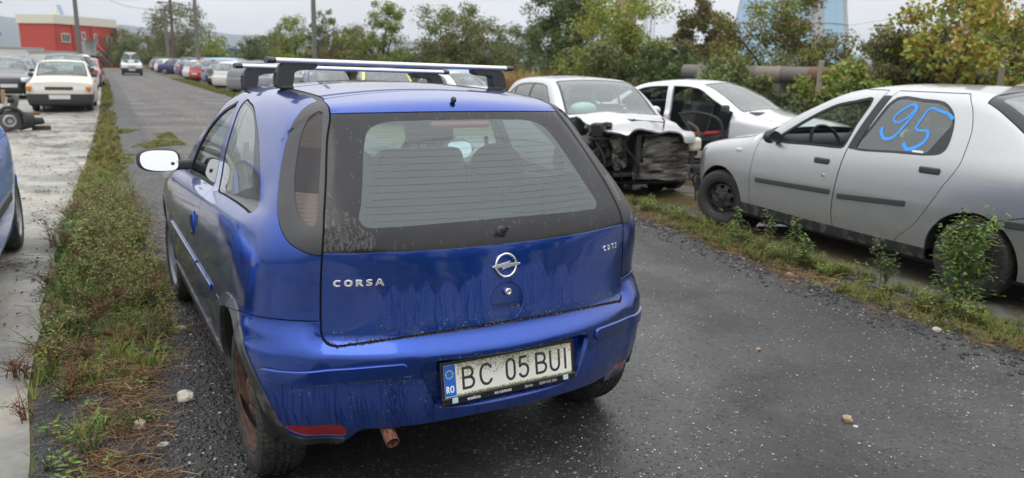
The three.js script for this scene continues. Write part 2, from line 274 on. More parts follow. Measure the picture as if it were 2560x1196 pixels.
{ // flanks and roof: thin film only; uv z*.5, y*.5
  const film = (x, y) => .08 * NA(x * 1.2, y * 1.2) + .28 * sstep(.75, .30, y) * NC(x * .6, y * .3); const t = (u, v) => [u * 2, v * 2];
  M.blueSide = dirtyPaint(512, t, film, [], []);
}
{ // black border of the rear window with dried drops
  const r = rng(405), n = 1024, a = new Float32Array(n * n); for (let i = 0; i < 420; i++) { const q = r(), x = q < .55 ? -.60 + .16 * r() : -.6 + 1.2 * r(), y = q < .55 ? .925 + .16 * r() * r() : .92 + .42 * r(), l = .003 + .012 * r(), px = (x * .5 + .5) * n, py = y * .5 * n; for (let k = 0; k < l * n * .5; k++) { const X = px + Math.sin(k * .6 + i) * .8 | 0, Y = py + k | 0; a[Y * n + X] = .25 + .5 * r(); if (r() < .5) a[Y * n + X + 1] = .3; } }
  const map = dataTex(n, n, (u, v, i, j) => { const k = a[j * n + i], d = .013 + .014 * NA(u * 2, v * 2); return [toS(lerp(d, .2, k * .7)), toS(lerp(d, .2, k * .7)), toS(lerp(d * 1.08, .2, k * .7))]; }, { srgb: true }); M.fritWet = phys({ color: 0xffffff, map, roughness: .11, specularIntensity: .6 });
}
// smoked lamp lenses with moulded ribs
const ribs = (n, f) => dataTex(n, n, f); const ribTex = dataTex(256, 256, (u, v) => { const h = .5 + .5 * Math.sin(v * 256 * Math.PI / 4) * (.6 + .4 * Math.sin(u * 30)); return [h, h, h]; }); ribTex.repeat.set(5, 5);
M.smokeLens = phys({ color: rgb(.055, .046, .045), roughness: .26, bumpMap: ribTex, bumpScale: .0004, specularIntensity: .35 }); M.smokeDark = phys({ color: rgb(.030, .027, .029), roughness: .26, bumpMap: ribTex, bumpScale: .0002, specularIntensity: .35 }); M.smokeClear = phys({ color: rgb(.085, .068, .06), roughness: .24, metalness: .2, bumpMap: ribTex, bumpScale: .0010, specularIntensity: .5 });
{ // rust, worn grey plastic
  const n = 512, rust = dataTex(n, n, (u, v) => { const a = NA(u * 3, v * 3), b = NB(u * 4, v * 4), m = sstep(.40, .58, a); return [toS(lerp(.022, .10, m) * (.6 + .8 * b)), toS(lerp(.020, .042, m) * (.6 + .8 * b)), toS(lerp(.019, .022, m) * (.6 + .8 * b))]; }, { srgb: true }); rust.repeat.set(2, 2);
  M.rust = std({ color: 0xffffff, map: rust, roughness: .8, metalness: .1 }); M.rustPipe = std({ color: rgb(2.4, 2.0, 1.8), map: rust, roughness: .75, metalness: .2 });
  const worn = dataTex(n, n, (u, v) => { const m = sstep(.50, .60, NA(u * 2.5, v * 1.3)) * .8, b = NB(u * 6, v * 6), q = lerp(.022, .11, m * (.5 + .5 * b)); return [toS(q), toS(q * 1.01), toS(q * 1.02)]; }, { srgb: true }); worn.repeat.set(1.5, 1.5); M.greyTrim = std({ color: 0xffffff, map: worn, roughness: .5 }); M.plasticWorn = std({ color: 0xffffff, map: worn, roughness: .55 });
  const tread = dataTex(n, n, (u, v) => { const m = sstep(.42, .62, NA(u * 2, v * 3)), q = lerp(.016, .05, m * NB(u * 5, v * 5)); return [toS(q * 1.05), toS(q), toS(q * .92)]; }, { srgb: true }); M.tyre = std({ color: 0xffffff, map: tread, roughness: .68 });
}
M.spray = std({ color: rgb(.035, .30, .86), roughness: .5 }); M.white = std({ color: rgb(.7, .72, .7), roughness: .5 }); M.seatGrey = std({ color: rgb(.075, .075, .078), roughness: .9 }); M.mint = std({ color: rgb(.40, .62, .52), roughness: .8 }); M.redCloth = std({ color: rgb(.35, .03, .03), roughness: .9 }); M.lampCream = phys({ color: rgb(.55, .53, .44), roughness: .25, clearcoat: .5 }); M.paleSilver = paint(rgb(.55, .56, .58), { metalness: .5, roughness: .4 }); M.whitePlate = std({ color: rgb(.6, .6, .6), roughness: .5 }); M.clip = std({ color: rgb(.42, .55, .62), roughness: .4 }); M.blackTrim = std({ color: rgb(.014, .014, .016), roughness: .45 });
// number plate and holder print
M.plate = std({ roughness: .45, map: canvasTex(1040, 226, (g, w, h) => {
  const r = rng(77); g.fillStyle = '#dcdcd2'; g.fillRect(0, 0, w, h); g.fillStyle = '#1b5fb8'; g.fillRect(0, 0, 92, h); g.strokeStyle = '#c8c8bf'; g.lineWidth = 5; g.strokeRect(3, 3, w - 6, h - 6);
  g.fillStyle = '#e6d64a'; for (let i = 0; i < 12; i++) { const a = i / 12 * 2 * Math.PI; g.beginPath(); g.arc(46 + 27 * Math.sin(a), 70 - 27 * Math.cos(a), 4.2, 0, 7); g.fill(); }
  g.fillStyle = '#f4f4f0'; g.font = 'bold 66px sans-serif'; g.textAlign = 'center'; g.save(); g.translate(46, 196); g.scale(.72, 1); g.fillText('RO', 0, 0); g.restore();
  g.strokeStyle = '#2c2d33'; g.lineWidth = 19; g.lineCap = 'butt'; g.lineJoin = 'round'; const y0 = 34, y1 = 192, m = 110;
  const B = x => { g.beginPath(); g.moveTo(x, y0); g.lineTo(x, y1); g.stroke(); g.beginPath(); g.moveTo(x, y0 + 9); g.lineTo(x + 40, y0 + 9); g.bezierCurveTo(x + 84, y0 + 9, x + 84, m, x + 40, m); g.lineTo(x, m); g.stroke(); g.beginPath(); g.moveTo(x + 40, m); g.bezierCurveTo(x + 94, m, x + 94, y1 - 9, x + 40, y1 - 9); g.lineTo(x, y1 - 9); g.stroke(); };
  const C = x => { g.beginPath(); g.moveTo(x + 84, y0 + 42); g.bezierCurveTo(x + 74, y0 - 2, x, y0 - 8, x, m); g.bezierCurveTo(x, y1 + 12, x + 72, y1 + 4, x + 86, y1 - 42); g.stroke(); };
  const O = x => { g.beginPath(); g.moveTo(x, m - 26); g.bezierCurveTo(x, y0 - 6, x + 64, y0 - 6, x + 64, m - 26); g.lineTo(x + 64, m + 28); g.bezierCurveTo(x + 64, y1 + 8, x, y1 + 8, x, m + 28); g.closePath(); g.stroke(); };
  const F5 = x => { g.beginPath(); g.moveTo(x + 66, y0 + 9); g.lineTo(x + 8, y0 + 9); g.lineTo(x + 4, m - 4); g.bezierCurveTo(x + 30, m - 30, x + 74, m - 10, x + 70, m + 32); g.bezierCurveTo(x + 66, y1 + 6, x + 8, y1 + 4, x, y1 - 36); g.stroke(); };
  const U = x => { g.beginPath(); g.moveTo(x, y0); g.lineTo(x, m + 26); g.bezierCurveTo(x, y1 + 10, x + 74, y1 + 10, x + 74, m + 26); g.lineTo(x + 74, y0); g.stroke(); };
  B(148); C(282); O(490); F5(594); B(736); U(856); g.beginPath(); g.moveTo(984, y0); g.lineTo(984, y1); g.stroke();
  const cols = ['#5d6420', '#7d7a35', '#3c3a1e', '#908a55', '#6a5f3a']; for (let i = 0; i < 2300; i++) { const x = 96 + (w - 96) * r(), y = 60 * Math.pow(r(), 2.4) * (1 + .9 * Math.sin(x * .012) ** 2); g.globalAlpha = .35 + .5 * r(); g.fillStyle = cols[r() * 5 | 0]; g.beginPath(); g.ellipse(x, y, 1 + 3 * r(), 1 + 4 * r(), r() * 3, 0, 7); g.fill(); }
  for (let i = 0; i < 700; i++) { g.globalAlpha = .25 + .4 * r(); g.fillStyle = cols[r() * 5 | 0]; const x = w * r(), y = h * r(); g.beginPath(); g.arc(x, y, .6 + 1.4 * r(), 0, 7); g.fill(); }
  for (let i = 0; i < 900; i++) { const x = 96 + (w - 96) * r(); g.globalAlpha = .4 + .4 * r(); g.fillStyle = cols[r() * 3 | 0]; g.beginPath(); g.arc(x, h - 1 - 12 * Math.pow(r(), 2), 1 + 2.5 * r(), 0, 7); g.fill(); } g.globalAlpha = 1;
}) });
M.plateStrip = std({ roughness: .4, map: canvasTex(1024, 38, (g, w, h) => { g.fillStyle = '#0b0b0c'; g.fillRect(0, 0, w, h); g.fillStyle = '#d8dade'; g.textBaseline = 'middle'; g.font = 'bold 33px sans-serif'; g.fillText('wo6ins', 118, 20, 190); g.font = 'bold 27px sans-serif'; g.fillText('AD GARAGE', 345, 20, 240); g.font = '27px sans-serif'; g.fillText('Bacău', 612, 20, 110); g.fillText('0234 522 000', 742, 20, 190); }) });

{ // silver paint with road grime thrown up along the sills; uv z*.5, y*.5
  const r = rng(409), specks = []; for (let i = 0; i < 1500; i++) specks.push({ x: 2 * r(), y: .22 + .45 * Math.pow(r(), 2.2), r: .0012 + .003 * r(), a: .5, c: [.10, .085, .06] });
  M.silverDirty = dirtyPaint(512, (u, v) => [u * 2, v * 2], (x, y) => .55 * sstep(.62, .25, y + .12 * (NA(x * 1.5, y) - .5)) * (.4 + .6 * NB(x * .6, y * .6)) + .10 * NA(x, y), [], specks, [.42, .425, .43], { film: [.20, .18, .15], metal: .85 });
}
// ------------------------------------------------------------------ car bodies as fields: y up, driving towards -z, rear bumper near z = 0
function carField(s) {
  const T = table(s.top, s.blur ?? .03), Rc = table(s.rear, s.rearBlur ?? .008), Rk = s.corner ? table(s.corner, .012) : null, Fr = table(s.front, .02), W = table(s.plan, .05), A = table(s.section, s.secBlur ?? .012), B = s.section2 ? table(s.section2, .03) : null;
  const rc = table(s.rearCurve, .05), fc = table(s.frontCurve, .05), up = table(s.taper, .06);
  const ks = s.kSide ?? .09, kt = s.kTop ?? .035, kr = s.kRear ?? .09, belt = s.belt, bl = s.beltAt;
  const half = (y, z) => { // half width at a height and a station
    const yb = y - (belt(z) - bl) * sstep(bl - .35, bl - .02, y);
    let i = A(yb); if (B) { const f = s.shoulder(z); if (f < 1) i = lerp(B(y), i, f); }
    return W(z) - i + (s.bulge ? s.bulge(y, z) : 0) - up(z) * sstep(bl - .1, bl + .4, y);
  };
  const F = (x, y, z) => {
    const a = Math.abs(x), t = T.slope(z), top = (y + (s.crown(z)) * a * a - T(z)) / Math.sqrt(1 + t * t);
    let zr = Rc(y); if (Rk) { const n = sstep(s.notch[1], s.notch[0], a); zr = lerp(Rk(y), zr, n); }
    const sl = Rc.slope(y), rear = (z + rc(y) * Math.pow(a, s.rearPow ?? 2.2) - zr) / Math.sqrt(1 + sl * sl);
    const sf = Fr.slope(y), front = (Fr(y) + fc(y) * Math.pow(a, s.frontPow ?? 2.4) - z) / Math.sqrt(1 + sf * sf);
    const side = a - half(y, z);
    let f = smax(top, rear, kt); f = smax(f, front, s.kFront ?? .05); f = smax(f, side, top > rear && top > front ? ks : kr); return smax(f, s.bottom(z) - y, .04);
  };
  F.half = half; F.T = T; return F;
}
const corsaSpec = {
  top: [[.1, 1.28], [-.40, 1.372], [-.47, 1.382], [-.69, 1.42], [-1.1, 1.438], [-1.45, 1.436], [-1.8, 1.40], [-2.1, 1.285], [-2.45, 1.12], [-2.78, .965], [-3.0, .905], [-3.3, .85], [-3.6, .76], [-3.85, .62]],
  rear: [[.20, -.10], [.28, -.03], [.34, .005], [.42, .025], [.53, .031], [.580, .029], [.592, .023], [.61, .004], [.636, -.020], [.66, -.026], [.762, -.045], [.848, -.059], [.923, -.073], [.964, -.092], [1.05, -.16], [1.15, -.25], [1.25, -.345], [1.349, -.446], [1.45, -.56]],
  corner: [[.20, -.07], [.28, -.01], [.34, .02], [.42, .038], [.53, .046], [.585, .040], [.64, .002], [.685, -.030], [.72, -.040], [.762, -.046], [.848, -.055], [.923, -.073], [.964, -.092], [1.05, -.16], [1.15, -.25], [1.25, -.345], [1.349, -.446], [1.45, -.56]],
  notch: [.600, .675], rearBlur: .0035,
  front: [[.2, -3.68], [.3, -3.78], [.45, -3.82], [.6, -3.80], [.8, -3.70], [1, -3.5]],
  plan: [[.1, .76], [-.1, .775], [-.3, .80], [-.6, .818], [-1.2, .824], [-2.4, .824], [-3.0, .815], [-3.4, .775], [-3.85, .66]],
  section: [[.15, .075], [.30, .03], [.45, .006], [.58, 0], [.70, .003], [.80, .009], [.87, .018], [.905, .028], [.935, .052], [.958, .078], [1.0, .092], [1.1, .116], [1.2, .150], [1.34, .212], [1.5, .30]],
  section2: [[.15, .075], [.30, .03], [.45, .006], [.58, 0], [.70, .003], [.80, .012], [.9, .030], [1.0, .06], [1.1, .098], [1.2, .142], [1.34, .212], [1.5, .30]],
  shoulder: z => sstep(-.30, -.62, z), belt: z => clamp(.90 + (z + 2.3) * .066, .88, 1.02), beltAt: .955,
  rearCurve: [[.2, .52], [.5, .50], [.65, .48], [.8, .40], [.93, .34], [1.1, .28], [1.35, .25]], rearPow: 2.2,
  frontCurve: [[.2, .55], [.6, .6], [.9, .5]], taper: [[.1, .09], [-.4, .075], [-.8, .03], [-1.2, 0], [-3, .0]],
  bulge: (y, z) => .026 * sstep(.70, .585, y) * sstep(-.92, -.60, z), crown: z => .13, kSide: .10, secBlur: .005, kTop: .03, kRear: .12, bottom: z => .19,
};
// ------------------------------------------------------------------ wheels (axle along x, outer side at +x of the part before it is turned)
function treadTyre(r, w, rimR, { segs = 96, tread = true, across = 24 } = {}) {
  // closed profile swept round: outer sidewall, shoulder, tread, shoulder, inner sidewall
  const pr = [], hw = w / 2, tr = r - .018;
  pr.push([hw * .78, rimR], [hw * .95, rimR + .012], [hw * 1.0, lerp(rimR, tr, .35)], [hw * 1.0, lerp(rimR, tr, .62)], [hw * .97, lerp(rimR, tr, .86)], [hw * .925, tr - .004]);
  const nT = tread ? across : 6; for (let i = 0; i <= nT; i++) { const t = 1 - 2 * i / nT; pr.push([t * hw * .90, r - .016 * Math.pow(Math.abs(t), 4)]); }
  for (let i = 5; i >= 0; i--) pr.push([-pr[i][0], pr[i][1]]);
  const P = [], I = [], U = [], n = pr.length;
  for (let s = 0; s < segs; s++) for (let k = 0; k < n; k++) {
    let [x, q] = pr[k]; const a = s / segs * 2 * Math.PI, t = x / hw;
    if (tread && k > 6 && k < 6 + nT) { // grooves and slanted blocks
      const c1 = Math.abs(Math.abs(t) - .30) < .07 || Math.abs(t) < .03, lat = (a * 34 / Math.PI + Math.abs(t) * 1.4 + (t > 0 ? .5 : 0)) % 1, l = (lat + 1) % 1;
      if (c1) q -= .008; else if (l < .2) q -= .007; else if (Math.abs(l - .6) < .06) q -= .003;
    }
    if (tread && (k === 5 || k === n - 6 || k === 4 || k === n - 5) && (a * 34 / Math.PI) % 1 < .3) q -= .004, x *= .985;
    P.push(x, q * Math.cos(a), q * Math.sin(a)); U.push(s / segs * 8, k / n);
  }
  for (let s = 0; s < segs; s++) for (let k = 0; k < n - 1; k++) { const a = s * n + k, b = (s + 1) % segs * n + k; I.push(a, b, a + 1, b, b + 1, a + 1); }
  const g = new THREE.BufferGeometry(); g.setAttribute('position', new THREE.Float32BufferAttribute(P, 3)); g.setAttribute('uv', new THREE.Float32BufferAttribute(U, 2)); g.setIndex(I); g.computeVertexNormals(); return g;
}
const latheX = (pts, seg = 48) => new THREE.LatheGeometry(pts.map(p => new THREE.Vector2(p[1], p[0])), seg).rotateZ(-Math.PI / 2); // [x, radius]
function discWithHoles(R, holes, depth, cone, center = .03) { // dished disc with holes, axle along x
  const s = new THREE.Shape(); s.absarc(0, 0, R, 0, 2 * Math.PI); const c = new THREE.Path(); c.absarc(0, 0, center, 0, 2 * Math.PI); s.holes.push(c);
  for (const h of holes) { const p = new THREE.Path(); p.setFromPoints(h.map(q => new THREE.Vector2(...q))); s.holes.push(p); }
  const g = new THREE.ExtrudeGeometry(s, { depth, bevelEnabled: false, curveSegments: 40 }); const a = g.attributes.position;
  for (let i = 0; i < a.count; i++) a.setZ(i, a.getZ(i) + cone(Math.hypot(a.getX(i), a.getY(i)))); g.computeVertexNormals(); return g.rotateY(Math.PI / 2);
}
const ellipse = (cx, cy, a, b, rot, n = 14) => Array.from({ length: n }, (_, i) => { const t = i / n * 2 * Math.PI, x = a * Math.cos(t), y = b * Math.sin(t); return [cx + x * Math.cos(rot) - y * Math.sin(rot), cy + x * Math.sin(rot) + y * Math.cos(rot)]; });
const wheelCache = new Map();
function wheelParts(style, r = .29, w = .175, hero = false) {
  const key = style + r + w + hero; if (wheelCache.has(key)) return wheelCache.get(key);
  const R = r * (hero ? .68 : .625), hw = w / 2, out = { tyre: treadTyre(r, w, R, hero ? { segs: 272, across: 28 } : { segs: 56, tread: false }) };
  const barrel = [[hw * .86, R + .008], [hw * .92, R + .004], [hw * .9, R - .004], [hw * .74, R - .012], [hw * .55, R - .03], [-hw * .2, R - .035], [-hw * .8, R - .015], [-hw * .9, R]];
  if (style === 'steel') {
    const holes = []; for (let i = 0; i < 8; i++) { const a = i / 8 * 2 * Math.PI; holes.push(ellipse(Math.cos(a) * R * .66, Math.sin(a) * R * .66, R * .09, R * .15, a)); }
    for (let i = 0; i < 4; i++) { const a = (i + .5) / 4 * 2 * Math.PI; holes.push(ellipse(Math.cos(a) * R * .27, Math.sin(a) * R * .27, .007, .007, 0, 8)); }
    out.rim = merge([latheX(barrel), discWithHoles(R - .028, holes, .004, q => hw * (.42 + .34 * Math.exp(-Math.pow((q - R * .42) / (R * .2), 2)) - .1 * sstep(R * .6, R, q)))]);
    out.hub = merge([latheX([[hw * .2, .052], [hw * .55, .05], [hw * .72, .032], [hw * .74, 0]], 24)]);
  } else {
    const n = style === 'cover' ? 7 : 5, g = [latheX(barrel)];
    const holes = []; for (let i = 0; i < n; i++) { const a0 = (i + .16) / n * 2 * Math.PI, a1 = (i + .84) / n * 2 * Math.PI, p = []; for (let k = 0; k <= 5; k++) { const a = lerp(a0, a1, k / 5); p.push([Math.cos(a) * R * .86, Math.sin(a) * R * .86]); } const am = (a0 + a1) / 2, ia = .5 / n * 2; for (let k = 0; k <= 2; k++) { const a = am + ia * (1 - k) * .6; p.push([Math.cos(a) * R * .40, Math.sin(a) * R * .40]); } holes.push(p); }
    g.push(discWithHoles(R - .006, holes, .008, q => hw * (.70 + .12 * Math.cos(q / R * 2.2)), .001)); out.rim = merge(g);
    out.hub = latheX([[hw * .3, R * .9], [hw * .3, .05], [hw * .4, 0]], 32);
  }
  wheelCache.set(key, out); return out;
}
function addWheel(car, x, y, z, { style = 'steel', r = .29, w = .175, side = 1, hero = false, rimMat = M.rim, tyreMat = M.tyre, steer = 0, flat = 0 } = {}) {
  const parts = wheelParts(style, r, w, hero), g = new THREE.Group(); g.name = 'wheel'; g.position.set(x, y, z); g.rotation.y = (side < 0 ? Math.PI : 0) + steer; car.add(g);
  put('tyre', parts.tyre, tyreMat, g); put('rim', parts.rim, rimMat, g); put('hub', parts.hub, style === 'steel' ? rimMat : M.steel, g); return g;
}
// ------------------------------------------------------------------ a kit for the other cars: a field is meshed, then panels are cut out one after another
class CarKit {
  constructor(car, spec, o) {
    Object.assign(this, { car, spec, o }); this.F = carField(spec); const L = spec.len, s = o.step ?? .04;
    this.S = new Shell(this.F, [-1.02, .10, -L - .15], [1.02, (spec.tall ?? 1.55), .15], s); this.rest = this.S.all; this.gaps = []; this.fl = o.flange ?? .02;
  }
  cut(fn) { let r;[r, this.rest] = this.S.split(this.rest, fn); return r; }
  panel(fn, w = .003) { if (!w) return this.cut(fn); const r = this.cut((...a) => fn(...a) - w), [i, g] = this.S.split(r, (...a) => fn(...a) + w); this.gaps.push(g); return i; }
  put(name, T, mat, opt = {}, parent = this.car) { if (!T.length) return null; return put(name, this.S.geo(T, { flange: this.fl, uv: this.o.uv, ...opt }), mat, parent); }
  base(wheels, archR, archY, trim) { // underside and wheel openings
    const floor = this.cut((x, y) => y - (this.o.floorY ?? .22)); put('floor_pan', merge([this.S.geo(floor), box(1.3, .03, this.spec.len * .8, 0, (this.o.floorY ?? .22) + .06, -this.spec.len / 2)]), M.under, this.car);
    this.w = wheels; for (const z of wheels) {
      this.cut((x, y, zz) => Math.max(Math.hypot(zz - z, y - archY) - archR, .45 - Math.abs(x)));
      if (trim) for (const sd of [-1, 1]) this.put('arch_trim', this.cut((x, y, zz) => Math.max(Math.hypot(zz - z, y - archY) - archR - trim, .45 - sd * x)), M.plastic, { off: .006 });
      for (const sd of [-1, 1]) { const g = new THREE.CylinderGeometry(archR, archR, .30, 22, 1, true, 0, Math.PI); g.rotateZ(Math.PI / 2); g.rotateX(Math.PI / 2); const a = []; for (let k = 0; k <= 16; k++) { const t = Math.PI * k / 16; a.push([z + Math.cos(t) * archR, archY + Math.sin(t) * archR]); } const P = [], I = []; for (const [az, ay] of a) P.push(sd * .48, ay, az, sd * Math.max(.5, this.F.half(ay, az) - .015), ay, az); for (let k = 0; k < 16; k++) I.push(2 * k, 2 * k + 1, 2 * k + 2, 2 * k + 1, 2 * k + 3, 2 * k + 2); const l = new THREE.BufferGeometry(); l.setAttribute('position', new THREE.Float32BufferAttribute(P, 3)); l.setIndex(I); l.computeVertexNormals(); put('wheel_arch_liner', merge([l, at(new THREE.CircleGeometry(archR, 20), sd * .48, archY, z, 0, Math.PI / 2)]), M.under, this.car); }
    }
  }
  window(poly, sd, { border = .02, glass = M.glass, extra = null, name = 'side_window', into = null, seal = M.frit } = {}) {
    const f = Array.isArray(poly) ? polyField(loop(poly, 3)) : poly, take = fn => { if (!into) return this.panel(fn, 0); let r;[r, into.T] = this.S.split(into.T, fn); return r; };
    const w = take((x, y, z) => Math.max(f(z, y), .25 - sd * x)); if (!w.length) return;
    const [c, b] = this.S.split(w, (x, y, z) => Math.max(f(z, y) + border, extra ? extra(z, y) : -1));
    if (glass) this.put(name, c, glass, { off: -.006, flange: 0 }, into?.parent); this.put('window_frame', b, seal, { off: -.003, flange: .012 }, into?.parent);
  }
  topGlass(name, z0, z1, w0, w1, bow0, bow1, border, glass = M.glass, ymin = .8) { // windscreen or sloping rear window seen from above: z0 nearer the front
    const f = (x, y, z) => { const a = Math.abs(x); return Math.max(a - lerp(w0, w1, clamp((z - z0) / (z1 - z0))), z0 + bow0 * a * a - z, z - z1 - bow1 * a * a, ymin - y); };
    const g = this.panel(f, this.o.gap ?? .003), [c, b] = this.S.split(g, (...p) => f(...p) + border);
    this.put(name, c, glass, { off: -.004, flange: 0 }); this.put('window_border', b, M.frit, { off: -.003, flange: .008 });
  }
  rearGlass(pts, zmin, border = .03, glass = M.glass) {
    const f = polyField(loop(pts, 3)), g = this.panel((x, y, z) => Math.max(f(x, y), zmin - z), this.o.gap ?? .003), [c, b] = this.S.split(g, (x, y) => f(x, y) + border);
    this.put('rear_window', c, glass, { off: -.004, flange: 0 }); this.put('window_border', b, M.frit, { off: -.003, flange: .008 });
  }
  pair(name, fn, mat, opt, w = .002) { return [-1, 1].map(sd => this.put(name, this.panel((x, y, z, ...n) => Math.max(fn(Math.abs(x), y, z, ...n), .02 - sd * x), w), mat, opt)); }
  door(sd, front, rear, top, bottom, windows = [], mat, drop = false) {
    const T = this.panel((x, y, z) => Math.max(z - rear(y), front(y) - z, .25 - sd * x, y - top, bottom - y), this.o.gap ?? .003); if (drop) return null;
    const d = new THREE.Group(); d.name = 'door'; this.car.add(d); const into = { T, parent: d }; for (const w of windows) this.window(w.poly, sd, { ...w, into });
    this.put('door_panel', into.T, mat, {}, d); return d;
  }
  seats(zf, zr, mat = M.seat, h = 0) {
    const g = (x, z) => [rbox(.48, .58, .14, .05, x, .74 + h, z, -.22), rbox(.46, .13, .48, .05, x, .48 + h, z - .28), rbox(.25, .17, .09, .04, x, 1.13 + h, z + .07, -.16)];
    put('front_seat', g(-.36, zf), mat, this.car); put('front_seat', g(.36, zf), mat, this.car);
    put('rear_seat', [rbox(1.24, .56, .14, .05, 0, .74 + h, zr, -.25), rbox(1.24, .15, .48, .05, 0, .46 + h, zr - .32), rbox(.26, .15, .08, .04, -.34, 1.08 + h, zr + .08, -.2), rbox(.26, .15, .08, .04, .34, 1.08 + h, zr + .08, -.2)], mat, this.car);
    put('dashboard', [rbox(1.30, .24, .40, .08, 0, .80 + h, zf - .92)], M.cabin, this.car);
    put('steering_wheel', [at(new THREE.TorusGeometry(.18, .015, 8, 28), -.36, .86 + h, zf - .5, -.42), box(.32, .03, .02, -.36, .86 + h, zf - .5, -.42), rod([-.36, .85 + h, zf - .51], [-.36, .8 + h, zf - .75], .03)], M.cabin, this.car);
  }
  finish(bodyMat, lining = M.cabin) {
    this.put('body', this.rest, bodyMat); const L = this.S.split(this.rest, (x, y) => .5 - y)[0]; if (lining) put('cabin_lining', this.S.geo(L, { off: -.04, inside: true }), lining, this.car);
    const gs = this.gaps.filter(g => g.length); if (gs.length) put('panel_gaps', merge(gs.map(g => this.S.geo(g, { off: -.008 }))), M.gap, this.car);
  }
  wheels(zs, x, r, o = {}) { for (const z of zs) for (const sd of [-1, 1]) addWheel(this.car, sd * x, r, z, { side: sd, r, w: .165, ...o, steer: z === Math.min(...zs) ? (o.steer || 0) : 0 }); }
  mirror(sd, y, z, mat, w = .09) { const x = this.F.half(y - .04, z); const g = new THREE.SphereGeometry(1, 18, 12); g.scale(w, .062, .05); const m = put('mirror', [at(g, sd * (x + w * .72), y, z), rbox(.08, .035, .05, .012, sd * (x + .01), y - .03, z)], mat, this.car); const e = new THREE.CircleGeometry(1, 20); e.scale(w * .84, .05, 1); put('mirror_glass', at(e, sd * (x + w * .72), y, z + .0505, 0, 0, 0), M.mirrorGlass, m); }
  handle(sd, y, z, mat, parent = this.car, w = .16) { const x = this.F.half(y, z); put('door_handle', [rbox(.03, .05, w, .014, sd * (x + .004), y, z, 0, 0, 0, 4)], mat, parent); }
  bar(name, sd, y0, z0, y1, z1, h, mat, parent = this.car) { const X = (y, z) => sd * (this.F.half(y, z) + .004), a = V3(X(y0, z0), y0, z0), b = V3(X(y1, z1), y1, z1), g = new RoundedBoxGeometry(.02, h, a.distanceTo(b), 2, .008); g.lookAt(b.clone().sub(a)); g.translate((a.x + b.x) / 2, (a.y + b.y) / 2, (a.z + b.z) / 2); return put(name, g, mat, parent); }
}
const line = (...p) => table(p, .01, 400);
const silver = paint(rgb(.52, .525, .53), { metalness: .85, roughness: .36, clearcoat: .6, clearcoatRoughness: .15 });
